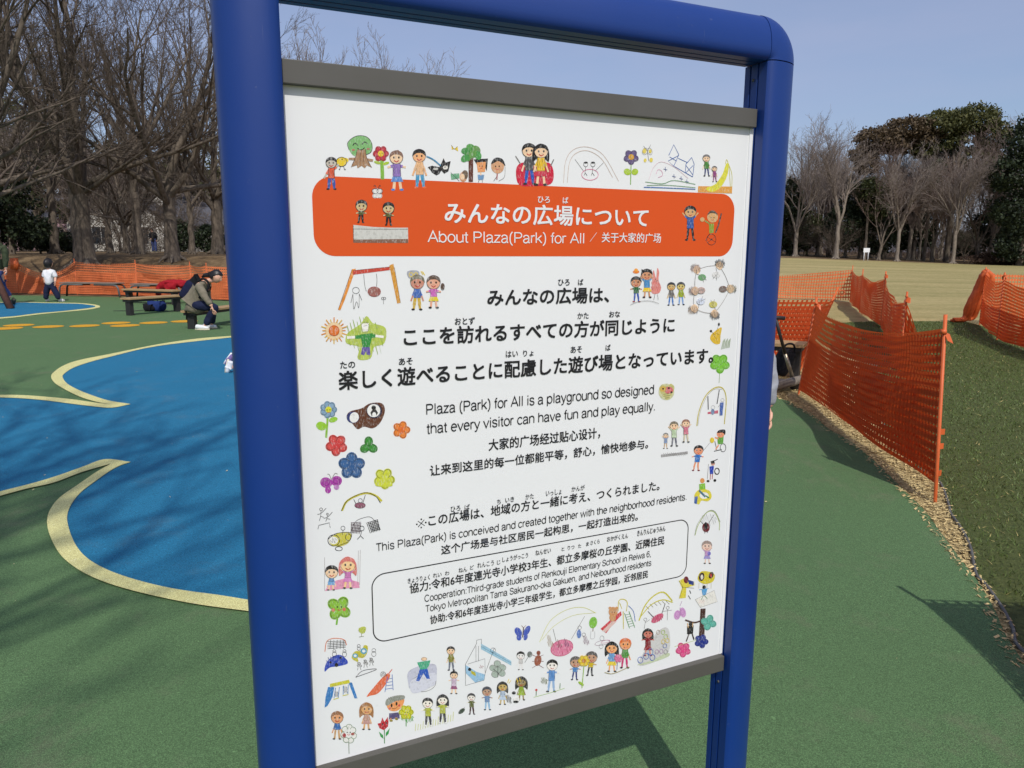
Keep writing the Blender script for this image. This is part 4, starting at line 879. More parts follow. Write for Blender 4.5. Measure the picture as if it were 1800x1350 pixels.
a = Art(fe).poly((156, 196, 214), 1375, 815, 1615, 955, 1615, 990, 1375, 860).line((90, 130, 160), 4, 1375, 840, 1615, 970).poly((150, 192, 220), 1252, 985, 1340, 1040, 1405, 1060, 1400, 1105, 1330, 1125, 1255, 1050).line(BLK, 4, 1252, 980, 1340, 815, 1340, 790, 1378, 780, 1378, 820, smooth=False).line(BLK, 4, 1252, 980, 1252, 1148, 1400, 1105, 1408, 1050, smooth=False).line(BLK, 4, 1408, 1050, 1480, 850).line(BLK, 3, 1335, 835, 1335, 960).line(BLK, 3, 1355, 835, 1355, 955).line(BLK, 3, 1270, 978, 1405, 935, 1408, 1050, smooth=False).poly((190, 180, 50), 1290, 1025, 1330, 1045, 1335, 1075, 1300, 1055).ell(BLK, 1285, 1020, 13).scrib((150, 60, 60), 4, 1378, 1000, 18, 15, 6).ring(BLK, 3, 1470, 868, 20, 18).done('sketched swing frame with a blue bed')
a = Art(fe)
for x, y in ((1505, 975), (1470, 1010), (1545, 1005), (1485, 1060), (1540, 1050), (1510, 1025)): a.ell((168, 182, 168), x, y, 28, 24, .5).ring(GRY, 4, x, y, 28, 24, .5)
a.line(BLK, 5, 1508, 990, 1508, 1082).line(BLK, 4, 1508, 1045, 1470, 1015).line(BLK, 4, 1508, 1055, 1545, 1015).done('grey-green leafy tree')
Art(fe).ell((70, 90, 180), 1670, 725, 26, 40, -.5).ell((70, 90, 180), 1738, 715, 22, 44, .5).ell((70, 90, 180), 1676, 768, 20, 24).ell((70, 90, 180), 1728, 765, 16, 26, .3).line((70, 40, 40), 10, 1712, 685, 1704, 768).line((120, 70, 70), 4, 1710, 690, 1695, 672).line((120, 70, 70), 4, 1712, 690, 1730, 672).done('blue butterfly')
Art(ff).kid(70, 1025, 145, (240, 236, 230), BLK, (236, 232, 228), (236, 232, 228), arms='one', lw=3, big=1.3).line(BLK, 4, 100, 965, 135, 910).ell((120, 124, 118), 140, 900, 18, 22).ring(BLK, 3, 140, 900, 18, 22).done('outlined boy with a net')
a = Art(ff).ell((160, 90, 66), 205, 950, 28, 44, .2).ell((140, 70, 50), 210, 890, 16, 18)
for d in (-1, 1):
    for k in range(3): a.line((120, 60, 44), 5, 205, 925 + k * 28, 205 + d * 45, 905 + k * 52)
a.done('brown beetle')
Art(ff).kid(310, 1200, 255, (244, 236, 226), BLK, (100, 150, 210), (150, 180, 216), (40, 36, 40), arms='out', lw=3).scrib((110, 120, 60), 5, 255, 1110, 26, 32, 10).line((150, 190, 60), 4, 170, 1240, 300, 1205, 415, 1168).line((60, 120, 60), 7, 190, 1228, 192, 1190).ell(RED, 192, 1182, 9).line((60, 120, 60), 7, 378, 1172, 380, 1128).done('man in blue holding a watering can on grass')
a = Art(ff)
a.kid(495, 1105, 185, (196, 150, 120), (90, 86, 84), (90, 150, 214), (50, 56, 120), arms='out', lw=4, big=1.4, tilt=.05).kid(615, 1070, 190, (196, 150, 120), (90, 86, 84), (226, 196, 50), (50, 50, 56), arms='out', lw=4, big=1.4, tilt=.08).line((150, 190, 60), 9, 568, 990, 552, 1165).ell((160, 196, 60), 545, 1130, 26, 10, .6).flower((232, 200, 60), 566, 950, 38, 6, mid=(200, 130, 40)).done('two running children with a tall yellow flower')
a = Art(ff).kid(790, 1040, 235, (240, 170, 110), BLK, (120, 170, 220), (232, 206, 50), arms='down', long=True, skirt=True, lw=4, big=1.15).kid(890, 1010, 235, (240, 160, 100), (222, 110, 50), (90, 160, 70), (206, 50, 110), lw=4, big=1.15).flower((230, 120, 160), 840, 930, 28, 6).line((160, 140, 50), 6, 730, 1042, 800, 1050, 925, 998).line((60, 100, 160), 5, 828, 1020, 832, 960).done('girl in yellow skirt and red-haired boy')
a = Art(ff).line((206, 206, 120), 6, 218, 805, 300, 640, 430, 550, 560, 530, 665, 575).line((206, 206, 120), 5, 235, 790, 330, 680, 480, 595, 660, 572).line(GRY, 5, 325, 700, 350, 800).line(GRY, 5, 575, 600, 470, 780).ell((222, 130, 160), 395, 850, 90, 62, -.3).scrib((200, 60, 110), 5, 395, 850, 84, 56, 16).ring((196, 60, 100), 6, 395, 850, 90, 62, -.3).scrib((110, 60, 60), 5, 375, 820, 18, 40, 7).scrib((90, 70, 110), 5, 430, 810, 18, 40, 7).scrib((190, 170, 140), 4, 300, 800, 20, 60, 9).ell((100, 130, 190), 530, 740, 18, 34).ring(BLK, 3, 535, 690, 14).ring(BLK, 3, 568, 745, 14).scrib((150, 110, 130), 4, 585, 790, 22, 44, 9).done('pale arch with a large pink basket swing')
Art(ff).ell((130, 190, 70), 642, 650, 32, 46, .2).line((100, 160, 60), 6, 625, 640, 660, 625).line((120, 90, 70), 9, 642, 690, 640, 720).line(GRY, 3, 625, 715, 622, 775, 652, 770, 655, 720).done('green round lollipop tree')
a = Art(ff).ring((150, 110, 130), 4, 715, 810, 60, 18, -.2).ring(BLK, 3, 712, 775, 16, 20).ring(BLK, 3, 705, 838, 16, 18).ring((206, 130, 160), 4, 740, 800, 36, 10, -.2).done('pink dragonfly')
a = Art(ff).poly((206, 62, 72), 700, 700, 800, 610, 862, 560, 868, 590, 800, 660, 745, 735).poly((224, 190, 180), 715, 715, 790, 640, 830, 640, 740, 728).line((206, 190, 60), 9, 840, 560, 845, 480, 880, 465, 912, 490, 905, 560).line((206, 190, 60), 7, 870, 540, 850, 490).line((206, 190, 60), 9, 880, 560, 882, 700).line((90, 150, 90), 7, 890, 575, 930, 695).line((90, 150, 90), 7, 925, 560, 972, 690).line((70, 110, 180), 7, 920, 515, 960, 560, 975, 640)
for k in range(6): a.line((110, 160, 110), 5, 895 + k * 7, 590 + k * 18, 935 + k * 7, 580 + k * 18)
a.ell((206, 150, 100), 800, 565, 36, 40).ell((206, 150, 100), 775, 535, 12).ell((206, 150, 100), 828, 535, 12).ell((206, 150, 100), 795, 610, 26, 30).face(800, 570, 24).done('bear cub on a red slide with a green ladder')
a = Art(ff).line((206, 196, 60), 16, 1005, 635, 1050, 520, 1120, 440, 1200, 410, 1270, 480).line((206, 196, 60), 12, 1020, 600, 1100, 510, 1190, 470, 1272, 490)
for k in range(6): a.line((120, 110, 40), 4, 1060 + k * 32, 520 - k * 18 + k * k * 2, 1085 + k * 32, 545 - k * 18 + k * k * 2)
a.line(BLK, 8, 1075, 560, 1125, 615).line(BLK, 8, 1212, 500, 1185, 580).ell((206, 90, 120), 1150, 615, 56, 26, -.6).scrib((160, 40, 80), 5, 1150, 615, 46, 26, 12).ring(GRY, 4, 1055, 625, 12).line(GRY, 4, 1055, 640, 1045, 700).line(GRY, 4, 1055, 650, 1090, 625).ring(GRY, 4, 1232, 532, 12).line(GRY, 4, 1230, 545, 1228, 630).line(GRY, 4, 1195, 560, 1265, 550).done('yellow arch swing with a red seat')
a = Art(ff).blob((206, 204, 200), 1120, 760, 1200, 690, 1245, 720, 1240, 880, 1130, 960, 1000, 980).blob((196, 206, 170), 990, 985, 1100, 950, 1230, 890, 1235, 920, 1080, 975)
a.kid(1075, 915, 215, (206, 120, 100), BLK, (140, 30, 40), (150, 34, 44), (130, 40, 40), arms='out', long=True, skirt=True, lw=2)
for k, (x, y, c) in enumerate(((1015, 945, BLU), (1060, 915, BLU), (1095, 880, (80, 140, 200)), (1110, 925, BLU), (1145, 880, (170, 130, 170)), (1180, 875, (170, 130, 180)), (1215, 880, GRY), (1155, 725, (190, 170, 150)), (1195, 725, LIME), (1215, 760, LIME), (1195, 800, YEL), (1228, 790, YEL), (1208, 832, BLU))): a.ring(c, 7 if k < 4 else 5, x, y, 20 if k < 4 else 14, 24 if k < 4 else 17)
a.done('girl in a dark red dress blowing bubbles')
# right column
a = Art(fb).ell(ORG, 982, 125, 26, 14).ell((240, 160, 60), 982, 112, 15, 14).kid(985, 365, 200, (204, 140, 100), BLK, (40, 110, 60), (40, 80, 170), (150, 30, 40), arms='out', lw=3, big=1.25).kid(1068, 330, 225, (212, 150, 110), BLK, (80, 150, 206), (240, 200, 40), (60, 30, 30), arms='up', skirt=True, lw=3, big=1.15).poly(BLK, 1030, 140, 1022, 100, 1050, 125).poly(BLK, 1085, 135, 1100, 100, 1102, 138)
a.line(BLK, 3, 935, 385, 1000, 360, 1090, 355, 1160, 375).line(BLK, 3, 1130, 295, 1120, 345).line(BLK, 3, 1148, 300, 1155, 345).done('two jumping children and a flying straw hat')
Art(fb).blob((226, 140, 130), 1105, 290, 1110, 200, 1120, 110, 1140, 175, 1150, 95, 1165, 130, 1160, 190, 1180, 250, 1160, 295).scrib((196, 90, 90), 4, 1135, 240, 36, 50, 12).line(BLK, 4, 1130, 180, 1142, 190).line(BLK, 4, 1150, 190, 1140, 205).done('pink long-eared creature')
Art(fb).kid(1258, 392, 182, (212, 176, 110), (56, 56, 60), (130, 126, 122), (70, 120, 190), lw=4, big=1.05).done('boy in a grey jumper')
Art(fb).kid(1338, 388, 180, (212, 190, 110), (56, 56, 60), (170, 186, 50), (120, 160, 214), lw=4, big=1.05).done('boy in a lime jumper')
a = Art(fb)
hd = ((1460, 110, (190, 160, 150)), (1640, 75, (90, 90, 90)), (1725, 260, (190, 180, 150)), (1600, 455, (110, 104, 100)), (1440, 415, (196, 170, 150)), (1445, 275, (190, 160, 150)))
for k, (x, y, c) in enumerate(hd):
    x2, y2, _ = hd[(k + 1) % 6]; a.line((120, 110, 100), 4, x, y, (x + x2) / 2 + (1570 - (x + x2) / 2) * -.06, (y + y2) / 2 + (265 - (y + y2) / 2) * -.06, x2, y2)
    ix, iy = x + (1575 - x) * .38, y + (265 - y) * .38; a.ell([(110, 170, 110), (236, 234, 230), (120, 100, 90), (210, 200, 90), (220, 226, 240), (200, 170, 160)][k], ix, iy, 32, 26).scrib(GRY, 3, ix, iy, 30, 24, 9, .4, k)
    ux, uy = (1575 - x) / 170, (265 - y) / 170
    a.blob(SKN, x - 30, y, x, y - 34, x + 32, y - 4, x + 6, y + 34); a.scrib(tuple(int(q * .62) for q in c), 5, x - ux * 12, y - uy * 12, 40, 38, 22, .5, k).scrib(c, 4, x - ux * 14, y - uy * 14, 34, 40, 18, -.6, k + 9)
    a.line(GRY, 4, x + ux * 20 - uy * 18, y + uy * 20 + ux * 18, ix + uy * 10, iy - ux * 10).line(GRY, 4, ix, iy, ix + ux * 34 - uy * 12, iy + uy * 34 + ux * 12).line(GRY, 4, ix, iy, ix + ux * 34 + uy * 14, iy + uy * 34 - ux * 14)
a.done('ring of six children holding hands')
Art(fb).blob((222, 182, 44), 1575, 625, 1600, 600, 1640, 570, 1660, 570, 1650, 630, 1645, 690, 1605, 695, 1570, 660).line((150, 120, 30), 5, 1590, 620, 1620, 660).line((150, 120, 30), 5, 1615, 610, 1640, 625).ell(BLK, 1574, 594, 10).ell(BLK, 1637, 540, 8, 13).line(BLK, 3, 1580, 600, 1605, 625).line(BLK, 3, 1634, 552, 1615, 600).done('golden butterfly with black feelers')
a = Art(fb)
for k in range(9): a.line((110, 140, 70), 5, 1655 + k * 8, 740 - k * 2, 1672 + k * 7, 668 - (k % 3) * 8)
a.done('tuft of green grass')
Art(fb).line((110, 150, 60), 5, 1645, 900, 1638, 1005).flower((124, 196, 56), 1645, 850, 66, 5, pr=.6, mid=(124, 196, 56), rot=.3).line((70, 130, 40), 4, 1620, 850, 1630, 830, 1645, 860, 1660, 850, 1675, 830).done('bright green clover leaf')
Art(fb).ell((206, 206, 160), 1222, 1075, 62, 66).blob((196, 190, 120), 1165, 1060, 1190, 1015, 1225, 1030, 1260, 1010, 1285, 1050, 1230, 1140).ell((210, 110, 110), 1240, 1062, 36, 28).ell((206, 170, 80), 1195, 1052, 26, 22).ell(BLK, 1240, 1045, 8).ell(BLK, 1262, 1078, 8).ell(BLK, 1195, 1050, 7).line(BLK, 3, 1195, 1095, 1255, 1085).line(BLK, 3, 1200, 1110, 1250, 1102).line(BLK, 3, 1210, 1125, 1245, 1118).done('heart-shaped sticker with a ladybird')
a = Art(fb).line((196, 180, 60), 12, 1462, 1345, 1480, 1230, 1530, 1110, 1600, 1045, 1665, 1045, 1695, 1130, 1680, 1330).line((100, 90, 40), 3, 1470, 1345, 1490, 1230, 1540, 1115, 1600, 1055, 1660, 1055).line((70, 70, 76), 12, 1550, 1110, 1553, 1215).line((70, 70, 76), 12, 1640, 1060, 1622, 1170).poly((200, 90, 110), 1548, 1235, 1630, 1220, 1630, 1245, 1548, 1250).ring(GRY, 3, 1590, 1198, 15).ell((120, 140, 170), 1588, 1232, 14, 24).ring(GRY, 3, 1665, 1140, 13).poly((70, 100, 170), 1645, 1160, 1675, 1158, 1665, 1260, 1642, 1262).line(GRY, 4, 1630, 1195, 1650, 1170).done('olive arch with a child pushed on a swing')
a = Art(fd).kid(1215, 400, 125, SKN, GRY, (150, 170, 206), (206, 170, 130), arms='up', lw=3).kid(1283, 380, 195, SKN, (120, 110, 90), (200, 220, 180), (110, 110, 120), arms='up', lw=3).kid(1375, 348, 180, SKN, (150, 110, 90), (226, 130, 150), (214, 200, 170), arms='up', lw=3).done('three cheering children')
Art(fd).poly((160, 158, 156), 1178, 448, 1390, 420, 1392, 440, 1180, 468).scrib((110, 108, 106), 4, 1285, 444, 100, 16, 26).done('grey pencil bar')
a = Art(fd).ring(BLK, 7, 1670, 392, 22, 32).line(BLK, 9, 1598, 420, 1660, 405).line(BLK, 7, 1605, 340, 1620, 410).poly((96, 160, 60), 1625, 310, 1675, 300, 1670, 360, 1628, 365).line((232, 150, 110), 18, 1635, 370, 1612, 405).line((232, 150, 110), 14, 1635, 320, 1605, 310).ell((232, 150, 110), 1650, 282, 30).blob(BLK, 1622, 275, 1640, 252, 1685, 250, 1685, 290, 1665, 272).face(1645, 288, 20).ell((226, 196, 40), 1582, 332, 17, 22).line(BLK, 3, 1563, 355, 1505, 425).done('child in a wheelchair hitting a yellow ball')
Art(fd).kid(1455, 575, 200, (232, 150, 110), BLK, (50, 120, 200), (232, 150, 110), (120, 40, 50), arms='out', lw=2, big=1.1, tilt=.12).done('boy in a blue vest running')
a = Art(fd).ring(BLK, 12, 1622, 578, 18, 24).line(BLK, 9, 1600, 495, 1628, 482).ell((206, 150, 130), 1590, 515, 16, 18).poly(BLK, 1570, 500, 1600, 490, 1605, 515, 1580, 520).poly((30, 60, 170), 1562, 540, 1598, 535, 1592, 598, 1566, 600).line((170, 40, 50), 9, 1570, 600, 1568, 645).line((170, 40, 50), 9, 1586, 600, 1584, 640).line(GRY, 5, 1555, 520, 1545, 640).ell(BLK, 1552, 655, 12, 9).ell(BLK, 1605, 650, 11, 11).done('black wheelchair with a child in blue')
a = Art(fd).blob((222, 206, 60), 1445, 760, 1490, 720, 1560, 730, 1580, 780, 1550, 815, 1500, 810, 1480, 840, 1450, 820).ell((238, 236, 230), 1520, 770, 36, 26).poly((130, 190, 50), 1480, 680, 1528, 672, 1530, 720, 1482, 725).ell((222, 150, 80), 1506, 652, 18, 20).line((60, 110, 130), 22, 1480, 730, 1530, 780).line((60, 130, 70), 14, 1530, 770, 1560, 790).poly((50, 90, 160), 1445, 780, 1470, 775, 1462, 838, 1442, 830).done('child sitting on a yellow rocker')
a = Art(fd).line((170, 186, 110), 9, 1448, 1085, 1475, 1000, 1540, 905, 1600, 900, 1640, 980, 1640, 1045).line((96, 110, 80), 4, 1445, 1085, 1470, 990, 1545, 898, 1605, 895, 1648, 980).line((60, 60, 60), 6, 1490, 970, 1525, 1010).line((60, 60, 60), 6, 1600, 920, 1555, 990).scrib((170, 170, 168), 3, 1560, 960, 60, 50, 16).ell((110, 30, 40), 1535, 1022, 30, 38).ell(BLK, 1533, 1010, 14, 30).line(BLK, 5, 1525, 1050, 1525, 1070).line(BLK, 5, 1545, 1048, 1548, 1066).done('grey-green arch with a child on a dark red swing')
a = Art(fd).kid(1545, 1310, 180, (236, 200, 180), (150, 130, 120), (206, 160, 206), (160, 150, 206), arms='up', skirt=True, lw=2, big=1.3).ell((120, 110, 190), 1558, 1228, 14, 16).done('girl in a lilac dress')
a = Art(ff).blob((214, 196, 40), 1470, 290, 1500, 245, 1570, 250, 1605, 275, 1590, 325, 1530, 345, 1480, 325).scrib((190, 170, 30), 4, 1535, 290, 60, 40, 12).ell((60, 40, 30), 1500, 288, 22, 34, .2).ell((60, 40, 30), 1575, 275, 18, 28, .4).ell((232, 226, 210), 1502, 290, 10, 20).ell((190, 60, 50), 1574, 278, 8, 16)
for k in range(4): a.line((190, 180, 130), 5, 1480 + k * 32, 335, 1478 + k * 32, 380)
a.poly((90, 160, 210), 1500, 385, 1545, 380, 1535, 430, 1508, 432).ell(BLK, 1520, 370, 14, 16).line((90, 160, 210), 7, 1480, 390, 1555, 380).line((60, 130, 80), 6, 1515, 435, 1495, 470).line((60, 130, 80), 6, 1520, 435, 1545, 460).done('yellow spectacles-shaped frame with a child underneath')
Art(ff).poly((236, 232, 222), 1450, 468, 1600, 395, 1625, 485, 1490, 530).line(BLK, 3, 1450, 468, 1600, 395, 1625, 485, 1490, 530, 1450, 468, smooth=False).scrib((230, 160, 140), 3, 1500, 485, 26, 18, 8).scrib((200, 200, 190), 3, 1570, 455, 34, 26, 8).done('sheet of paper with scribbles')
a = Art(ff).poly((222, 206, 60), 1320, 320, 1360, 300, 1440, 325, 1445, 355, 1380, 375, 1375, 455, 1320, 460, 1345, 375).line(BLK, 4, 1320, 320, 1350, 370, 1322, 458).line(BLK, 4, 1345, 370, 1440, 378).ell((110, 30, 40), 1378, 312, 20, 28).poly((40, 60, 130), 1390, 310, 1440, 325, 1436, 355, 1400, 345).line(BLK, 10, 1405, 395, 1415, 420).line(BLK, 8, 1395, 435, 1412, 465).done('yellow bird-shaped rocker with a rider')
Art(ff).ell((206, 150, 200), 1308, 590, 26, 38, .2).ell((206, 150, 200), 1352, 570, 24, 40, -.2).ring((170, 110, 170), 4, 1310, 585, 16, 22).ring((170, 110, 170), 4, 1350, 568, 14, 22).line((170, 110, 170), 5, 1328, 520, 1345, 480).line((150, 100, 150), 6, 1330, 530, 1330, 600).done('lilac butterfly')
a = Art(ff).poly((66, 36, 28), 1492, 540, 1532, 538, 1522, 770, 1478, 770).line((66, 36, 28), 20, 1500, 635, 1440, 650, 1370, 630).poly(BLK, 1385, 680, 1438, 672, 1432, 740, 1385, 742).line((214, 170, 110), 12, 1395, 690, 1388, 655).line((214, 170, 110), 12, 1428, 685, 1432, 650).ell(BLK, 1412, 662, 14, 16).line((50, 30, 26), 16, 1400, 740, 1378, 800).line((50, 30, 26), 16, 1425, 738, 1440, 785).line((170, 190, 70), 4, 1285, 840, 1350, 820, 1465, 785).done('child hanging from a dark brown tree')
Art(ff).flower((224, 84, 140), 1355, 865, 50, 5, mid=(220, 70, 130), rot=.4).done('pink flower')
Art(ff).flower((40, 56, 140), 1498, 798, 46, 5, mid=(30, 46, 130), rot=.1).done('navy flower')
Art(ff).flower((96, 180, 160), 1556, 650, 50, 4, pr=.66, rot=.3).done('teal clover')
# bottom row
Art(fg).kid(262, 1100, 245, (226, 160, 110), (150, 104, 70), (70, 120, 190), (190, 190, 90), (20, 20, 22), lw=4, big=1.3, legcol=(206, 160, 110)).done('brown-haired boy in a blue shirt')
a = Art(fg).line((70, 100, 60), 6, 365, 1090, 368, 1228)
for k in range(7):
    t = k * 2 * math.pi / 7 - 1.5; a.ell((234, 232, 224), 365 + 48 * math.cos(t), 1050 + 62 * math.sin(t), 22, 26, t).ring((80, 120, 70), 5, 365 + 48 * math.cos(t), 1050 + 62 * math.sin(t), 22, 26, t)
a.ell((234, 232, 226), 365, 1045, 40).face(365, 1040, 36).ell((170, 70, 70), 325, 1062, 16, 20).ell((170, 80, 70), 400, 1050, 16, 12).done('white flower with a winking face')
Art(fg).kid(520, 1015, 235, (226, 170, 110), (168, 118, 74), (206, 160, 140), (196, 150, 140), arms='down', long=True, skirt=True, lw=3, big=1.3).done('girl with very long brown hair')
a = Art(fg).poly((90, 80, 120), 720, 870, 810, 860, 815, 915, 720, 925).line((210, 140, 80), 14, 735, 910, 735, 935).line((210, 140, 80), 14, 780, 905, 782, 925).ell((150, 130, 40), 738, 935, 16, 9).ell((150, 130, 40), 786, 920, 14, 10).line((90, 80, 120), 14, 810, 870, 830, 850).blob((238, 156, 92), 700, 790, 760, 760, 850, 740, 835, 810, 780, 850, 720, 840).blob((150, 152, 140), 688, 790, 700, 745, 770, 715, 850, 712, 850, 745, 770, 765, 710, 800).scrib((90, 96, 84), 4, 770, 745, 70, 26, 16).ell(BLK, 742, 800, 8, 16).ell(BLK, 785, 785, 8, 16).line(BLK, 4, 745, 825, 775, 828, 795, 805).ell((210, 80, 70), 725, 825, 10).ell((210, 80, 70), 808, 800, 10).done('grey curly-haired child with red cheeks')
a = Art(fg).scrib((80, 170, 60), 7, 880, 910, 56, 46, 18).line((70, 150, 60), 9, 868, 890, 870, 985).flower((206, 206, 40), 870, 860, 54, 6, mid=(206, 206, 40)).face(872, 865, 30).done('yellow flower with a face in green grass')
Art(fg).line((50, 130, 60), 9, 678, 1000, 680, 1135).poly((50, 150, 70), 630, 1030, 665, 1060, 672, 1095, 645, 1075).poly((50, 150, 70), 726, 1000, 715, 1050, 690, 1075, 692, 1040).poly((190, 34, 46), 618, 960, 645, 955, 660, 905, 678, 945, 710, 900, 715, 945, 710, 985, 675, 1018, 635, 1000).ell(BLK, 662, 965, 6, 10).ell(BLK, 695, 955, 6, 10).line(BLK, 4, 660, 995, 690, 985).done('red tulip with a smiling face')
a = Art(fg)
for k in range(16): a.line((196, 200, 90), 5, 950 + k * 22, 1025 - k * 6, 955 + k * 22, 960 - k * 7 + (k % 3) * 10)
a.kid(1065, 980, 245, (244, 236, 220), (56, 56, 56), (190, 196, 70), (60, 60, 66), (238, 236, 230), arms='out', lw=3, big=1.1).kid(1190, 955, 250, (244, 236, 220), (56, 56, 56), (190, 196, 70), (60, 60, 66), (238, 236, 230), arms='out', long=True, lw=3, big=1.05).done('two children in lime shirts holding hands on grass')
Art(fg).ell((70, 84, 70), 1358, 850, 34, 18, -.7).line(BLK, 3, 1330, 878, 1385, 815).done('small dark leaf')
Art(fg).kid(1448, 880, 185, (240, 232, 220), (56, 56, 58), (110, 116, 60), (70, 40, 44), arms='out', lw=3, big=1.1).done('child in an olive jumper with arms out')
Art(fg).kid(1585, 842, 205, (190, 150, 120), (70, 72, 80), (120, 150, 190), (150, 190, 220), arms='out', lw=3, big=1.2).done('child in a denim jacket and grey cap')
a = Art(fe).kid(1545, 1300, 180, (200, 170, 100), (50, 48, 46), (190, 206, 224), (190, 206, 224), long=True, skirt=True, lw=3, big=1.2).line(YEL, 7, 1585, 1125, 1595, 1095).line(YEL, 7, 1595, 1130, 1612, 1105).scrib(BLK, 4, 1595, 1255, 20, 40, 10).done('girl in a pale blue dress')
a = Art(fe).kid(1695, 1265, 185, (150, 130, 80), (50, 48, 46), (160, 186, 60), (160, 186, 60), long=True, skirt=True, lw=3, big=1.3).line(YEL, 7, 1665, 1120, 1655, 1090).line(YEL, 7, 1685, 1115, 1680, 1085).ell((240, 238, 232), 1655, 1255, 24, 20).ell(BLK, 1635, 1205, 16, 12).ell(BLK, 1650, 1275, 22, 10).done('girl in a lime dress with a small dog')

a = Art().line((14, 14, 15), 1.5, 735, 926.5, 746, 913.5).line((14, 14, 15), 1.5, 734.5, 916, 746.5, 924)
for x, y in ((740.6, 912.8), (740.4, 927.2), (732.8, 921.6), (748.4, 918.4)): a.ell((14, 14, 15), x, y, 1.5)
a.done('black reference mark before the small Japanese line')
# ================================================================== NET FENCES
def weld(o):
    bm = bmesh.new(); bm.from_mesh(o.data); bmesh.ops.remove_doubles(bm, verts=bm.verts, dist=1e-4); bm.to_mesh(o.data); bm.free(); return o
PA, PB, PC = (3.07, 7.78), (2.60, 4.34), (3.66, 9.3)
PA_t, PB_t, PC_t = atd(1436, 523, 7.72), atd(1662, 553, 4.34), atd(1473, 512, 9.3)
GRP = 'orange net fences round the closed grass'
# the near panel, doubled in the middle
f1 = empty('net_fence', (PB[0], PB[1], 0), 'doubled dark orange net panel on two leaning posts, nearest the board on its right', 'net fence', GRP)
class LMB(MB):
    """collects in world places, builds relative to the thing's own place"""
    def build_in(s, name, mat, root):
        s.v = [(v[0] - root.location.x, v[1] - root.location.y, v[2] - root.location.z) for v in s.v]
        return s.build(name, mat, root)
def post_in(root, foot, head, r=.011):
    mb = LMB(); f = Vector(foot); h = Vector(head); mb.tube([f - Vector((0, 0, .08)), f, h], [r, r, r], 8); return mb.build_in('post', MAT['fence_post'], root)
def tie_in(root, p, s=.035, seed=0):
    """a loose scrap of net knotted round a post top"""
    mb = LMB(); r = random.Random(seed); c = Vector(p)
    mb.tube([c + Vector((0, 0, .012)), c + Vector((0, 0, -.012))], [.017, .019], 7)
    for k in range(3):
        a = r.uniform(0, 6.28); d = Vector((math.cos(a), math.sin(a), 0)); e = Vector((-d.y, d.x, 0))
        q = [c, c + d * s * .7 + e * s * .35 - Vector((0, 0, s * .3)), c + d * s * 1.1 - Vector((0, 0, s * 1.4)), c + d * s * .4 - e * s * .4 - Vector((0, 0, s * 1.0))]
        mb.face(q, smooth=True); mb.face([x + d * .002 for x in q[::-1]], smooth=True)
    return mb.build_in('net_tie', MAT['fence_post'], root)
def lean_sheet(root, footA, headA, footB, headB, name='net', mat='net', layers=(), sag=.06, nx=44, nz=18, seed=0, wr=.035, lift=.1):
    """net stretched between two leaning posts; each layer (v0, v1, off, ushift, vshift, t0, t1)"""
    fA, hA, fB, hB = map(Vector, (footA, headA, footB, headB)); L = (fB - fA).length; nrm = (fB - fA).cross(Vector((0, 0, 1))).normalized()
    H = ((hA - fA).length + (hB - fB).length) / 2
    for li_, (v0, v1, off, us, vsft, t0, t1) in enumerate(layers):
        r = random.Random(seed + li_ * 7); ph = [r.uniform(0, 6.28) for _ in range(6)]; rows = []
        for i in range(nx + 1):
            t = t0 + (t1 - t0) * i / nx; row = []
            for j in range(nz + 1):
                v = v0 + (v1 - v0) * j / nz
                a = fA.lerp(hA, lift * .5 + v * (.93 - lift * .5)); b = fB.lerp(hB, lift + v * (.93 - lift)); p = a.lerp(b, t)
                p.z -= sag * 4 * t * (1 - t) * v
                e = min(1, 5 * t + .02, 5 * (1 - t) + .02)
                w = wr * (math.sin(2.0 * t * L + 3.5 * v + ph[1]) * .6 + math.sin(4.6 * t * L - 3 * v + ph[2]) * .3 + math.sin(8 * v + 1.1 * t * L + ph[3]) * .25) * e
                row.append((p + nrm * (w + off * e), (t * L + us + .012 * math.sin(5 * v + ph[4]), v * H * .86 + vsft + .02 * math.sin(1.7 * t * L + ph[5]))))
            rows.append(row)
        mb = LMB()
        for i in range(nx):
            for j in range(nz):
                q = (rows[i][j], rows[i + 1][j], rows[i + 1][j + 1], rows[i][j + 1])
                mb.face([a[0] for a in q], uv=[a[1] for a in q], smooth=True)
        weld(mb.build_in(name, MAT[mat], root))
gA = (*PA, -.01); gB = (*PB, -.01)
lean_sheet(f1, gA, PA_t, gB, PB_t, layers=((0, 1, 0, 0, 0, 0, 1), (.05, .98, .025, .021, .027, .3, 1), (.0, .62, -.02, .033, .012, .0, 1)), sag=.13, seed=3)
post_in(f1, gA, PA_t); post_in(f1, gB, PB_t)
tie_in(f1, PA_t - Vector((0, 0, .06)), .05, 1); tie_in(f1, PB_t - Vector((0, 0, .10)), .05, 2)
for k, z in enumerate((.42, .33, .16)):          # loose net tabs on the near post
    q = Vector(gB).lerp(PB_t, z / 1.15 + .02); mb = LMB(); mb.box(q + Vector((.022, .004, 0)), (.03, .004, .035), .3 * k); mb.build_in('net_tab', MAT['fence_post'], f1)
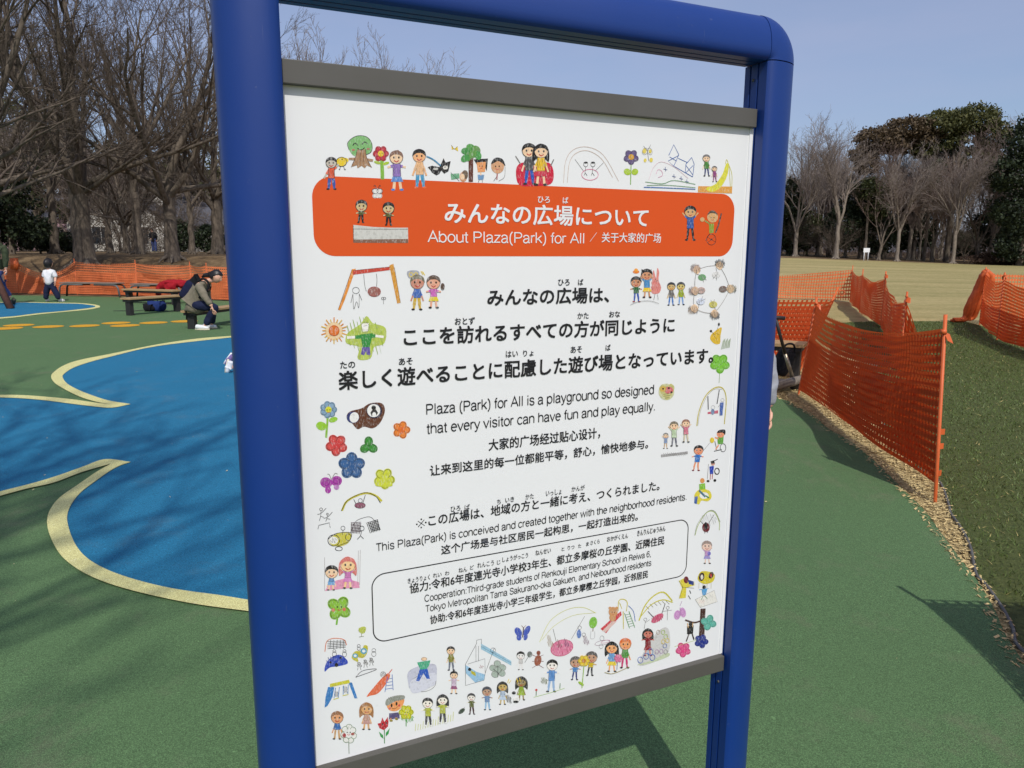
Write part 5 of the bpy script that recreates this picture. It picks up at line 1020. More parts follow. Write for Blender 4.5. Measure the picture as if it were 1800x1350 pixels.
# short return and the run going left behind the bench
f2 = empty('net_fence', (PC[0], PC[1], 0), 'orange net running behind the low bench and scooter to the board\'s right post', 'net fence', GRP)
gC = (*PC, -.01); P2L = (1.9, 10.6); P2L_t = Vector((1.9, 10.6, .98))
lean_sheet(f2, (*P2L, -.01), P2L_t, gC, PC_t - Vector((0, 0, .03)), layers=((0, 1, 0, 0, 0, 0, 1), (0, .9, .02, .02, .03, 0, 1)), sag=.04, seed=8, lift=.02)
lean_sheet(f2, gC, PC_t - Vector((0, 0, .02)), gA, PA_t - Vector((0, 0, .05)), layers=((.45, 1, 0, 0, 0, 0, 1),), sag=.02, seed=9)
post_in(f2, gC, PC_t + Vector((0, 0, .05))); post_in(f2, (*P2L, -.01), P2L_t + Vector((0, 0, .05)))
mb = LMB(); c = PC_t + Vector((.05, 0, -.02))
mb.tube([c + Vector((.035 * math.cos(t), 0, .035 * math.sin(t))) for t in np.linspace(0, 6.28, 14)], .006, 6); mb.build_in('net_tie', MAT['fence_post'], f2)
# far corner run
def gz(x, y): return float(height(x, y)) + .02
def pt3(px, py, Y):
    p = atd(px, py, Y); return p
K = [(1499, 470, 22.0), (1517, 477, 18.6), (1557, 482, 15.2), (1594, 521, 9.4)]
Kt = [pt3(*k) for k in K]; Kf = [Vector((t.x, t.y, gz(t.x, t.y))) for t in Kt]
f3_ = empty('net_fence', Kf[0], 'far orange net run turning a corner towards the lawn, seen above the near panel', 'net fence', GRP)
KL_t = pt3(1250, 489, 23.5); KL_f = Vector((KL_t.x, KL_t.y, gz(KL_t.x, KL_t.y)))
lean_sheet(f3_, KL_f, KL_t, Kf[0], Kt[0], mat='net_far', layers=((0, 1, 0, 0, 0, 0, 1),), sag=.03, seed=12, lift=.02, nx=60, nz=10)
for i in range(3):
    lean_sheet(f3_, Kf[i], Kt[i], Kf[i + 1], Kt[i + 1], layers=((0, 1, 0, .1 * i, 0, 0, 1), (.0, .96, .03, .02, .03, 0, 1)), sag=(.10, .13, .16)[i], seed=20 + i, lift=.02)
for f_, t_ in list(zip(Kf, Kt)) + [(KL_f, KL_t)]: post_in(f3_, f_, t_ + Vector((0, 0, .06)), .013)
for t_ in Kt[2:]: tie_in(f3_, t_, .06, 5)
# loose flap hanging from the last post
Ff = Kf[3] + Vector((.16, -.22, 0)); Ft = Ff + Vector((0, 0, .30))
lean_sheet(f3_, Kf[3], Kt[3], Ff, Ft, layers=((0, 1, 0, 0, 0, 0, 1), (.1, 1, .03, .02, .02, 0, 1)), sag=.02, seed=31, lift=.0, nx=16, nz=10)
# right-hand run beside the turf
Gp = [(1733, 474, 15.8), (1766, 484, 12.9)]; Gt = [pt3(*g) for g in Gp]; Gf = [Vector((t.x, t.y, 0)) for t in Gt]
Gf.append(Vector((7.55, 10.1, 0))); Gt.append(Vector((7.55, 10.1, 1.12))); Gf.append(Vector((6.9, 7.6, 0))); Gt.append(Vector((6.9, 7.6, 1.1)))
f4_ = empty('net_fence', Gf[0], 'orange net along the far side of the turf strip, bundled at its end', 'net fence', GRP)
for i in range(3):
    lean_sheet(f4_, Gf[i], Gt[i], Gf[i + 1], Gt[i + 1], mat='net', layers=((0, 1, 0, .1 * i, 0, 0, 1), (.0, .5, .03, .02, .03, 0, 1)), sag=(.10, .10, .12)[i], seed=40 + i, lift=.04)
for f_, t_ in zip(Gf, Gt): post_in(f4_, f_, t_ + Vector((0, 0, .05)), .013)
tie_in(f4_, Gt[0], .09, 7); tie_in(f4_, Gt[1], .06, 8)
mb = LMB(); c0 = Gt[0]
e0 = Vector(gnd(1690, 566))
ptsb = [c0 + Vector((.0, 0, -.02)), c0.lerp(e0, .25) + Vector((.10, 0, .10)), c0.lerp(e0, .5) + Vector((.12, 0, .10)), c0.lerp(e0, .75) + Vector((.08, 0, .05)), e0 + Vector((.1, 0, .07)), e0 + Vector((-.16, 0, .04))]
rr = random.Random(4)
for q in range(5):
    o_ = Vector((rr.uniform(-.07, .12), rr.uniform(-.08, .08), rr.uniform(-.03, .05)))
    mb.tube(catmull([tuple(p + o_ * min(1, k)) for k, p in enumerate(ptsb)], 4), [.03 + .05 * math.sin(math.pi * min(1, (k + 3) / 21)) * rr.uniform(.8, 1.2) for k in range(21)], 8)
mb.build_in('net_bundle', MAT['fence_post'], f4_)
f5_ = empty('net_fence', Gf[0] + Vector((.05, .05, 0)), 'pale orange net going off to the right across the lawn', 'net fence', GRP)
Hf = Vector((17.5, 17.2, gz(17.5, 17.2))); Ht = Hf + Vector((0, 0, 1.08))
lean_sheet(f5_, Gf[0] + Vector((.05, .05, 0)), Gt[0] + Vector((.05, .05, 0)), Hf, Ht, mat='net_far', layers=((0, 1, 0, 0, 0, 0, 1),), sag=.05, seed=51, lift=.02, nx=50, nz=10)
post_in(f5_, Hf, Ht, .013)
# near corner, outside the picture: only its shadow falls into it
Qc, Qr, Qn = Vector((1.98, 2.18, 0)), Vector((3.7, 2.25, 0)), Vector((1.86, .72, 0)); up = Vector((0, 0, 1.04))
f6_ = empty('net_fence', Qc, 'orange net corner beside the camera whose shadow lies on the rubber at lower right', 'net fence', GRP)
lean_sheet(f6_, Qc, Qc + up, Qr, Qr + up, layers=((0, 1, 0, 0, 0, 0, 1), (0, .93, .02, .018, .02, 0, 1)), sag=.05, seed=61, lift=.08)
lean_sheet(f6_, Qn, Qn + up * .98, Qc, Qc + up, layers=((0, 1, 0, 0, 0, 0, 1), (0, 1, .02, .02, .03, 0, 1), (0, 1, .05, .03, .012, 0, 1)), sag=.05, seed=62, lift=.08)
for q in (Qc, Qr, Qn): post_in(f6_, q, q + up * 1.06)
# left-hand run in front of the mound
Lp = [(-260, 449, 26.0), (-90, 452, 25.5), (26, 454.5, 25.0), (130, 455.5, 24.7), (237, 458, 23.9), (333, 461, 22.8), (362, 463, 22.4), (560, 466, 21.2), (900, 470, 22.0), (1248, 474, 23.4)]
f7_ = empty('net_fence', gnd(130, 521), 'long bright orange net in front of the tree mound behind the benches', 'net fence', GRP)
Lt = [pt3(*l) for l in Lp]; Lf = [Vector((t.x, t.y, 0)) for t in Lt]
for i in range(len(Lp) - 1):
    sg = .38 if i == 2 else .05
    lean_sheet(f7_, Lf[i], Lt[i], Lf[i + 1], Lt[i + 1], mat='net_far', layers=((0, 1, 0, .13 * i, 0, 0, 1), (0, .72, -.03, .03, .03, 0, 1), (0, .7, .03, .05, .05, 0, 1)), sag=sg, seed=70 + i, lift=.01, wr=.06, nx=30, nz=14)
for f_, t_ in zip(Lf, Lt): post_in(f7_, f_, t_ + Vector((0, 0, .02)), .010)
mb = LMB()
for k in range(4):                                 # gathered net on the post beside the walking person
    c = Lt[2] + Vector((-.12 + .07 * k, -.02 * k, 0)); mb.tube([c + Vector((0, 0, .0)), c + Vector((.03, -.03, -.18)), c + Vector((-.01, -.02, -.36))], [.05, .06, .045], 7)
mb.build_in('net_bundle', MAT['fence_post'], f7_)

# ================================================================== BENCHES
MAT['wood'] = simple('bench_wood', rgb(168, 138, 100), .7, .2, 14, .25, stretch=(.3, 3, 3))
MAT['wood_grey'] = simple('bench_board_grey', rgb(124, 112, 102), .75, .18, 12, .25, stretch=(.3, 3, 3))
MAT['dark_metal'] = simple('dark_metal', rgb(44, 42, 42), .5, .15, 20)
MAT['steel'] = simple('grey_steel', rgb(96, 98, 100), .45, .12, 20)
def low_bench(a, b, label, hgt=.40, wid=.34, grp='low benches on the rubber'):
    a = Vector(a); b = Vector(b); d = b - a; L = d.length; rz = math.atan2(d.y, d.x); mid = (a + b) / 2
    t = empty('low_bench', (mid.x, mid.y, 0), label, 'bench', grp, rz)
    mb = MB()
    for k in (-1, 0, 1): mb.box((0, k * wid / 3, hgt - .02), (L, wid / 3 - .008, .04))
    mb.build('seat', MAT['wood'], t, bevel=.004)
    mb = MB(); mb.box((0, 0, hgt - .068), (L - .06, wid - .08, .05)); mb.build('frame', MAT['dark_metal'], t, bevel=.003)
    for sx in (-1, 1):
        mb = MB(); mb.box((sx * (L / 2 - .10), 0, (hgt - .095) / 2), (.10, .15, hgt - .095)); mb.build('leg', MAT['dark_metal'], t, bevel=.006)
    return t
low_bench(gnd(222, 555), gnd(318, 547), 'low wooden bench on dark legs beside the blue bag on the ground')
low_bench(gnd(224, 532.5), gnd(313, 536), 'low wooden bench with the red jacket, behind the bag bench')
low_bench(gnd(333, 579), gnd(450, 560), 'low bench on which the woman with the backpack sits', .35)
def tube_bench(a, b, label, hgt=.43):
    a = Vector(a); b = Vector(b); d = b - a; L = d.length; rz = math.atan2(d.y, d.x); mid = (a + b) / 2
    t = empty('park_bench', (mid.x, mid.y, 0), label, 'bench', 'bent tube benches by the net', rz)
    mb = MB()
    for k in (-1.5, -.5, .5, 1.5): mb.box((0, k * .1, hgt), (L, .088, .035))
    mb.build('seat', MAT['wood_grey'], t, bevel=.004)
    for sy in (-1, 1):
        for sx in (-1, 1):
            x1 = sx * (L / 2 + .02); y1 = sy * .16
            mb = MB(); mb.tube([(sx * L * .1, y1, hgt - .045), (x1 - sx * .16, y1, hgt - .045), (x1 - sx * .05, y1, hgt - .07), (x1, y1, hgt - .15), (x1 + sx * .04, y1, 0)], .028, 8); mb.build('leg', MAT['steel'] if sy < 0 else MAT['dark_metal'], t)
    return t
tube_bench(gnd(114, 521), gnd(214, 522.5), 'bent-tube bench nearest the standing child, in front of the net')
tube_bench(gnd(238, 524), gnd(322, 525.5), 'bent-tube bench behind the red jacket, in front of the net')
low_bench((3.52, 8.8, 0), (2.3, 9.45, 0), 'grey low bench behind the scooter, beside the near net panel', .42, .40)

# ================================================================== BAGS, JACKET, SCOOTER
def skin_obj(name, joints, edges, mat, parent, sub=2, root=0):
    jj = [(Vector(j[0]), j[1] if hasattr(j[1], '__len__') else (j[1], j[1])) for j in joints]; ee = []; deg = {}
    for a, b in edges: deg[a] = deg.get(a, 0) + 1; deg[b] = deg.get(b, 0) + 1
    for a, b in edges:                                # lengthen free ends, then split long edges, so that nothing shrinks
        for q, w in ((a, b), (b, a)):
            if deg[q] == 1: jj[q] = (jj[q][0] + (jj[q][0] - jj[w][0]).normalized() * min(jj[q][1]) * .45, jj[q][1])
    for a, b in edges:
        L = (jj[a][0] - jj[b][0]).length; n = max(1, min(4, round(L / (1.1 * max(max(jj[a][1]), max(jj[b][1]), .02))))); last = a
        for k in range(1, n):
            t = k / n; jj.append((jj[a][0].lerp(jj[b][0], t), tuple(x * (1 - t) + y * t for x, y in zip(jj[a][1], jj[b][1])))); ee.append((last, len(jj) - 1)); last = len(jj) - 1
        ee.append((last, b))
    joints, edges = jj, ee
    me = bpy.data.meshes.new('tmp'); me.from_pydata([tuple(j[0]) for j in joints], edges, [])
    o = bpy.data.objects.new('tmp', me); COL.objects.link(o)
    md = o.modifiers.new('s', 'SKIN'); md.use_smooth_shade = True; md.branch_smoothing = .4
    for i, j in enumerate(joints):
        r = j[1]; r = r if hasattr(r, '__len__') else (r, r)
        me.skin_vertices[0].data[i].radius = r; me.skin_vertices[0].data[i].use_root = (i == root)
    sb = o.modifiers.new('u', 'SUBSURF'); sb.levels = sub; sb.render_levels = sub
    dg = bpy.context.evaluated_depsgraph_get(); m2 = bpy.data.meshes.new_from_object(o.evaluated_get(dg))
    bpy.data.objects.remove(o); bpy.data.meshes.remove(me)
    m2.name = name; m2.materials.clear(); m2.materials.append(mat)
    m2.polygons.foreach_set('use_smooth', [True] * len(m2.polygons))
    return put(bpy.data.objects.new(name, m2), parent)
from mathutils import noise as mnoise
def crumple(o, amp=.012, fr=9.0):
    me = o.data; nr = [v.normal.copy() for v in me.vertices]
    for v, n in zip(me.vertices, nr):
        q = v.co * fr; k = (1 - 2 * abs(mnoise.noise(q + Vector((3.1, 1.7, .4))))) * .7 + mnoise.noise(q * 2.3) * .5
        v.co = v.co + n * (amp * k)
    me.update(); return o
def garment(name, joints, edges, mat, parent, sub=3, root=0, amp=.009, waist=None):
    joints = list(joints); edges = list(edges)
    if waist is not None:                      # closed waist above the fork of the legs
        joints.append((joints[0][0] + Vector(waist), joints[0][1])); edges.append((0, len(joints) - 1))
    return crumple(skin_obj(name, joints, edges, mat, parent, sub, root), amp)
def chain(pts): return [(i, i + 1) for i in range(len(pts) - 1)]
def cloth(name, col, rough=.85, var=.18, scale=14): return simple(name, col, rough, var, scale, .2, bmp=.35, bscale=40)
MAT['red_cloth'] = cloth('red_cloth', rgb(150, 24, 36)); MAT['navy_cloth'] = cloth('navy_cloth', rgb(26, 30, 56)); MAT['black_cloth'] = cloth('black_cloth', rgb(24, 24, 28))
MAT['blue_cloth'] = cloth('blue_cloth', rgb(34, 52, 104)); MAT['khaki'] = cloth('khaki_cloth', rgb(122, 114, 98)); MAT['denim'] = cloth('denim', rgb(30, 36, 62)); MAT['white_cloth'] = cloth('white_cloth', rgb(222, 222, 224), var=.08)
MAT['grey_cloth'] = cloth('grey_cloth', rgb(158, 160, 166), var=.1); MAT['green_cloth'] = cloth('green_cloth', rgb(64, 72, 52)); MAT['jeans'] = cloth('jeans', rgb(62, 74, 118))
MAT['skin'] = simple('skin', rgb(224, 174, 148), .55, .06, 10, .35); MAT['hair'] = simple('black_hair', rgb(26, 23, 23), .45, .2, 40, .45, stretch=(3, 3, .5))
MAT['shoe_white'] = simple('white_shoe', rgb(226, 226, 226), .5, .08, 30); MAT['shoe_sole'] = simple('shoe_sole', rgb(216, 206, 180), .6, .08, 30); MAT['shoe_dark'] = simple('dark_shoe', rgb(60, 62, 50), .6, .2, 30)
MAT['lips'] = simple('lips', rgb(170, 80, 78), .5, .05, 10); MAT['eye'] = simple('eye', rgb(28, 22, 20), .3, .05, 10)

# red jacket thrown over the bench
jr = gnd(296, 534); jc = Vector((jr[0] + .05, jr[1] + .1, 0))
o = skin_obj('red_jacket', [(Vector((-.34, 0, .38)), (.06, .07)), (Vector((-.26, 0, .52)), (.10, .12)), (Vector((-.05, .02, .58)), (.15, .11)), (Vector((.2, .02, .56)), (.16, .11)), (Vector((.42, 0, .52)), (.12, .10)), (Vector((-.30, -.12, .25)), (.04, .06)), (Vector((.1, -.16, .48)), (.10, .08))], [(0, 1), (1, 2), (2, 3), (3, 4), (0, 5), (2, 6)], MAT['red_cloth'], None, 3, 2)
crumple(o, .035, 6.0)
o.location = jc; tag(o, 'dark red jacket thrown over the end of a low bench', 'jacket')
# blue bag on the ground
bp = gnd(276, 547)
bag = empty('sports_bag', (bp[0], bp[1], 0), 'small blue and black bag lying on the green rubber under a bench', 'bag')
skin_obj('body', [(Vector((-.2, 0, .10)), (.09, .11)), (Vector((0, 0, .14)), (.13, .14)), (Vector((.2, 0, .11)), (.09, .11))], [(0, 1), (1, 2)], MAT['blue_cloth'], bag, 2, 1)
skin_obj('pocket', [(Vector((-.27, -.03, .08)), (.07, .08)), (Vector((-.14, -.07, .12)), (.09, .10)), (Vector((.0, -.10, .06)), (.06, .05))], [(0, 1), (1, 2)], MAT['black_cloth'], bag, 2, 1)
for s in (-1, 1):
    mb = MB(); mb.tube(catmull([(-.14 + .05 * s, .02 * s, .22), (-.06, .03 * s, .34), (.04, .03 * s, .35), (.12 + .08 * s, .02 * s, .22)], 6), .012, 6); mb.build('strap', MAT['black_cloth'], bag)
mb = MB(); mb.tube(catmull([(-.2, -.06, .04), (-.5, -.1, .015), (-.8, -.06, .012), (-1.0, -.1, .012)], 6), .008, 6); mb.build('cord', MAT['dark_metal'], bag)

# kick scooter leaning on the bench at the right
sb_ = Vector(gnd(1385, 690)); sc = empty('kick_scooter', sb_, 'black and bare metal kick scooter leaning against the grey bench', 'scooter')
H = lambda px, py, Y: atd(px, py, Y) - sb_
top = H(1363, 558, 7.9); mid = H(1380, 622, 8.0); low = H(1396, 672, 8.05)
mb = MB(); mb.tube([top, mid], .018, 10); mb.build('steering_tube', MAT['dark_metal'], sc)
mb = MB(); mb.tube([mid, mid.lerp(low, .5), low], [.02, .022, .018], 10); mb.build('fork', simple('bare_metal', rgb(150, 138, 118), .35, .1, 20, metal=.6), sc)
mb = MB(); mb.tube([top + Vector((-.10, 0, .004)), top + Vector((.10, 0, -.008))], .022, 10); mb.build('handlebar', MAT['dark_metal'], sc)
for nm, c in (('front_wheel', low + Vector((.02, 0, -.02))), ('rear_wheel', low + Vector((-.62, .12, .0)))):
    mb = MB(); mb.tube([c + Vector((0, -.016, 0)), c + Vector((0, .016, 0))], .075, 20); mb.build(nm, MAT['dark_metal'], sc)
mb = MB(); mb.box(low + Vector((-.28, .05, .01)), (.46, .12, .03), -.2); mb.build('deck', MAT['wood_grey'], sc, bevel=.006)
bk = Vector((3.08, 8.4, -.09))
bag2 = empty('black_bag', bk, 'black bag hanging off the grey bench beside the scooter', 'bag')
skin_obj('body', [(Vector((-.02, 0, .22)), (.09, .10)), (Vector((.03, 0, .36)), (.13, .11)), (Vector((.08, 0, .46)), (.08, .08))], [(0, 1), (1, 2)], MAT['black_cloth'], bag2, 2, 1)
mb = MB(); mb.tube(catmull([(-.02, -.09, .42), (.0, -.12, .55), (.10, -.1, .55), (.14, -.06, .40)], 5), .012, 6); mb.build('strap', MAT['black_cloth'], bag2)
mb = MB(); lg = Vector(gnd(1372, 690)); mb.tube([Vector((-.26, .0, .035)), Vector((-.05, .04, .06)), Vector((.16, .1, .10)), Vector((.3, .2, .12))], [.035, .05, .05, .04], 9)
o = mb.build('driftwood_log', MAT['bark_pale'], None); o.location = lg; tag(o, 'weathered grey brown log on the ground under the scooter', 'log')
# brown leg of the swing frame at the left edge
sw = empty('swing_frame', gnd(19, 543), 'reddish brown leaning leg of a play frame at the left edge', 'swing frame')
o0 = Vector(gnd(19, 543)); t0 = atd(-60, 380, o0.y + .3)
MAT['brown_wood'] = simple('brown_wood', rgb(104, 68, 54), .6, .2, 12)
mb = MB(); mb.tube([Vector((0, 0, 0)), t0 - o0], .085, 12); mb.build('leg', MAT['brown_wood'], sw)
mb = MB(); mb.tube([t0 - o0 + Vector((-1.6, -.3, -2.6)), t0 - o0], .085, 12); mb.build('leg', MAT['brown_wood'], sw)
mb = MB(); mb.tube([t0 - o0 + Vector((.05, -.1, 0)), t0 - o0 + Vector((-1.2, -3.2, 0))], .075, 12); mb.build('beam', MAT['brown_wood'], sw)
# white notice on the far lawn
nt_ = atd(1523, 445, 74.0); np_ = Vector((nt_.x, nt_.y, gz(nt_.x, nt_.y)))
ns = empty('notice_board', np_, 'small white notice on two thin legs at the far edge of the lawn', 'notice')
MAT['white_sheet'] = simple('white_sheet', rgb(226, 226, 226), .5, .04, 4)
mb = MB(); mb.box((0, 0, 1.05), (.62, .04, .42)); mb.build('plate', MAT['white_sheet'], ns, bevel=.01)
for s in (-1, 1):
    mb = MB(); mb.tube([(s * .2, .02, -.1), (s * .2, .02, .84)], .03, 8); mb.build('leg', MAT['white_sheet'], ns)
# ================================================================== PEOPLE
V3 = Vector
def hand(parent, wrist, direction, palm_n, size=.17, curl=.5, mat='skin', name='hand'):
    """palm with four unequal curled fingers and a thumb, one skinned mesh"""
    d = V3(direction).normalized(); n = V3(palm_n); n = (n - d * n.dot(d)).normalized(); s = d.cross(n)
    w = V3(wrist); k = size; J = [(w, (.022 * k / .17, .016 * k / .17)), (w + d * .06 * k / .17, (.034 * k / .17, .014 * k / .17)), (w + d * .085 * k / .17, (.038 * k / .17, .012 * k / .17))]; E_ = [(0, 1), (1, 2)]
    for i, (sx, L) in enumerate(((-.030, .062), (-.010, .072), (.010, .068), (.030, .052))):
        b = len(J); p = w + (d * .085 + s * sx) * (k / .17); dd = d.copy(); J.append((p + d * .012, .009 * k / .17)); E_.append((2, b))
        for q in range(3):
            dd = (dd + n * curl * .55).normalized(); p = (J[-1][0]) + dd * L / 3 * (k / .17); J.append((p, (.0085 - .001 * q) * k / .17)); E_.append((b + q, b + q + 1))
    b = len(J); p = w + (d * .03 - s * .03) * (k / .17); J.append((p, .011 * k / .17)); E_.append((1, b))
    p2 = p + (d * .6 - s * .6 + n * .35).normalized() * .035 * k / .17; J.append((p2, .010 * k / .17)); J.append((p2 + (d + n * .5).normalized() * .025 * k / .17, .008 * k / .17)); E_ += [(b, b + 1), (b + 1, b + 2)]
    return skin_obj(name, J, E_, MAT[mat], parent, 1, 0)
def head(parent, c, r, look, hair=None, hair_mat='hair', up=(0, 0, 1)):
    """head with brow, nose, chin, eyes, mouth and ears; look = facing direction"""
    f = V3(look).normalized(); u = V3(up); u = (u - f * u.dot(f)).normalized(); s = f.cross(u); c = V3(c)
    R = Matrix((s, f, u)).transposed()
    bm = bmesh.new(); bmesh.ops.create_icosphere(bm, subdivisions=4, radius=1)
    for v in bm.verts:
        x, y, z = v.co
        y2 = y * 1.12; x2 = x * .86; z2 = z * 1.2
        if z < -.1: x2 *= 1 - .35 * min(1, (-z - .1)); y2 = y2 * (1 - .12 * min(1, -z)) + .10 * min(1, -z) * (y > 0)
        g = math.exp(-(x * x * 60 + (z + .12) ** 2 * 30)) * (y > 0); y2 += .26 * g                   # nose
        for ex in (-.33, .33): y2 -= .10 * math.exp(-((x - ex) ** 2 * 60 + (z - .06) ** 2 * 90)) * (y > 0)   # eye sockets
        y2 += .05 * math.exp(-(x * x * 18 + (z + .48) ** 2 * 90)) * (y > 0)                          # lips
        y2 += .06 * math.exp(-(x * x * 20 + (z + .85) ** 2 * 40)) * (y > 0)                          # chin
        for ex in (-1, 1):
            x2 += ex * .16 * math.exp(-((x - ex) ** 2 * 8 + (y + .02) ** 2 * 60 + (z + .02) ** 2 * 26))   # ears
        v.co = c + R @ V3((x2 * r, y2 * r, z2 * r))
    for fa_ in bm.faces: fa_.smooth = True
    me = bpy.data.meshes.new('head'); bm.to_mesh(me); bm.free(); me.materials.append(MAT['skin'])
    h = put(bpy.data.objects.new('head', me), parent)
    for ex in (-1, 1):
        mb = MB(); mb.ball(c + R @ V3((ex * .29 * r, .91 * r, .06 * r)), (.13 * r, .06 * r, .07 * r), 8, 6, R); mb.build('eye', MAT['eye'], h)
    mb = MB(); mb.ball(c + R @ V3((0, 1.0 * r, -.52 * r)), (.24 * r, .07 * r, .055 * r), 10, 6, R); mb.build('mouth', MAT['lips'], h)
    if hair:
        bm = bmesh.new(); bmesh.ops.create_icosphere(bm, subdivisions=4, radius=1); rr_ = random.Random(5)
        kill = []
        for v in bm.verts:
            x, y, z = v.co
            # hairline: open at the face, longer at the sides and back
            lim = .38 if y > .35 else (.38 - (0.35 - y) * hair)
            if z < lim + .12 * (y > .35): 
                if y > .0 or z < -.55 * hair: kill.append(v)
            k = 1.10 + .03 * math.sin(14 * x + 5 * y) + .02 * math.sin(23 * y + 7 * x)
            v.co = c + R @ V3((x * .90 * k * r, (y * 1.14 * k - .03) * r, z * 1.22 * k * r))
        bmesh.ops.delete(bm, geom=kill, context='VERTS')
        for fa_ in bm.faces: fa_.smooth = True
        me = bpy.data.meshes.new('hair'); bm.to_mesh(me); bm.free(); me.materials.append(MAT[hair_mat])
        o = put(bpy.data.objects.new('hair', me), parent); md = o.modifiers.new('t', 'SOLIDIFY'); md.thickness = .07 * r; md.offset = -1
    return h
def shoe(parent, heel, d, L=.24, h=.08, mat='shoe_white', sole='shoe_sole', up=(0, 0, 1)):
    d = V3(d).normalized(); u = V3(up); u = (u - d * u.dot(d)).normalized(); s = d.cross(u); R = Matrix((d, s, u)).transposed(); q = V3(heel)
    J = [(q + R @ V3((.03, 0, h * .55)), (h * .55, h * .5)), (q + R @ V3((L * .35, 0, h * .5)), (h * .5, h * .5)), (q + R @ V3((L * .75, 0, h * .38)), (h * .52, h * .36)), (q + R @ V3((L * .95, 0, h * .34)), (h * .4, h * .28))]
    o = skin_obj('shoe', J, [(0, 1), (1, 2), (2, 3)], MAT[mat], parent, 2, 1)
    mb = MB(); P = []
    for t in np.linspace(0, 2 * math.pi, 20, endpoint=False):
        x = L * .5 + L * .53 * math.cos(t); w = (.040 + .008 * math.cos(t)) * L / .24; P.append((x, w * math.sin(t)))
    lo_ = [q + R @ V3((x, y, 0)) for x, y in P]; hi_ = [q + R @ V3((x * 1.0, y, h * .26)) for x, y in P]; n = len(P)
    mb.add(lo_ + hi_, [(i, (i + 1) % n, n + (i + 1) % n, n + i) for i in range(n)] + [tuple(range(n - 1, -1, -1)), tuple(range(n, 2 * n))]); mb.build('sole', MAT[sole], o)
    return o

# ---- seated woman, in profile, bent forward
base = V3(gnd(352, 579)); W = lambda px, py, dy=0.0: atd(px, py, base.y + dy) - base
wo = empty('person', base, 'woman in a khaki coat with a backpack, sitting bent forward on a low bench', 'person')
hip, waist, chest, neck = W(340, 533), W(345, 519), W(356, 501), W(366, 493)
hd_c = W(380, 486); L_kn, R_kn = W(379, 540, -.12), W(374, 541, .12); L_an, R_an = W(360, 573, -.12), W(372, 571, .14)
J = [(hip, (.15, .15)), (waist, (.13, .14)), (chest, (.15, .12)), (neck, (.055, .055)), (hd_c - V3((.03, 0, .06)), (.05, .05)),
     (hip + V3((0, -.10, -.02)), .10), (L_kn, .07), (L_an, .045), (hip + V3((0, .10, -.02)), .10), (R_kn, .07), (R_an, .045),
     (chest + V3((.0, -.17, .0)), .06), (W(362, 524, -.24), .045), (W(372, 538, -.235), .032), (chest + V3((.0, .17, 0)), .06), (W(365, 524, .24), .045), (W(373, 538, .16), .032)]
E_ = [(0, 1), (1, 2), (2, 3), (3, 4), (0, 5), (5, 6), (6, 7), (0, 8), (8, 9), (9, 10), (2, 11), (11, 12), (12, 13), (2, 14), (14, 15), (15, 16)]
J = [(p, tuple((.6 if i in (6, 7, 9, 10) else .74) * q for q in (r if hasattr(r, '__len__') else (r, r)))) if i < 11 and i not in (3, 4) else (p, r) for i, (p, r) in enumerate(J)]
skin_obj('body', J, E_, MAT['skin'], wo)
# trousers
garment('trousers', [(W(343, 534), (.125, .14)), (J[5][0] + V3((.05, 0, 0)), .10), (L_kn, .085), (L_kn.lerp(L_an, .88), .062), (J[8][0] + V3((.05, 0, 0)), .10), (R_kn, .085), (R_kn.lerp(R_an, .88), .062)], [(0, 1), (1, 2), (2, 3), (0, 4), (4, 5), (5, 6)], MAT['denim'], wo, waist=(-.03, 0, .12))
# coat with skirt over the bench
garment('coat', [(W(337, 541), (.165, .20)), (W(338, 530), (.185, .21)), (waist, (.17, .17)), (chest, (.18, .15)), (W(364, 495), (.08, .075)), (chest + V3((0, -.17, 0)), .085), (W(361, 523, -.25), .065), (W(370, 535, -.235), .048), (chest + V3((0, .17, 0)), .085), (W(364, 523, .25), .065), (W(371, 535, .17), .048), (W(362, 538), (.11, .22))], [(0, 1), (1, 2), (2, 3), (3, 4), (3, 5), (5, 6), (6, 7), (3, 8), (8, 9), (9, 10), (1, 11)], MAT['khaki'], wo, 3, 2)
hd_look = V3((.86, -.1, -.50))
head(wo, hd_c, .098, hd_look, hair=1.0, up=(.5, 0, .86))
skin_obj('hair_tail', [(hd_c + V3((-.09, 0, .03)), .045), (W(364, 482), .05), (W(359, 485), .035), (W(355, 487), .014)], [(0, 1), (1, 2), (2, 3)], MAT['hair'], wo, 2, 1)
hand(wo, W(372, 538, -.235), (.30, .1, -1), (.2, 1, 0), .18, .3); hand(wo, W(373, 538, .16), (.35, 0, -1), (.4, 0, .2), .16, .35)
shoe(wo, W(343.5, 579.5, -.12) + V3((0, 0, .0)), (1, -.06, 0), .27, .10); shoe(wo, W(356, 577, .14), (1, .05, 0), .27, .10)
bpk = empty('backpack', base + W(333, 520), 'navy and black backpack worn on the seated woman\'s back', 'backpack')
b0 = W(333, 520)
garment('body', [(W(327, 521) - b0, (.10, .13)), (W(331, 511) - b0, (.115, .15)), (W(341, 499) - b0, (.085, .13))], [(0, 1), (1, 2)], MAT['navy_cloth'], bpk, 2, 1)
skin_obj('top_flap', [(W(334, 505) - b0, (.10, .14)), (W(342, 497) - b0, (.08, .13)), (W(348, 494) - b0, (.05, .10))], [(0, 1), (1, 2)], MAT['black_cloth'], bpk, 2, 1)
for s in (-1, 1):
    mb = MB(); mb.tube(catmull([tuple(W(347, 495, .12 * s) - b0), tuple(W(357, 490, .14 * s) - b0), tuple(W(366, 497, .16 * s) - b0), tuple(W(364, 510, .19 * s) - b0), tuple(W(350, 524, .18 * s) - b0)], 6), .022, 6); mb.build('strap', MAT['black_cloth'], bpk)
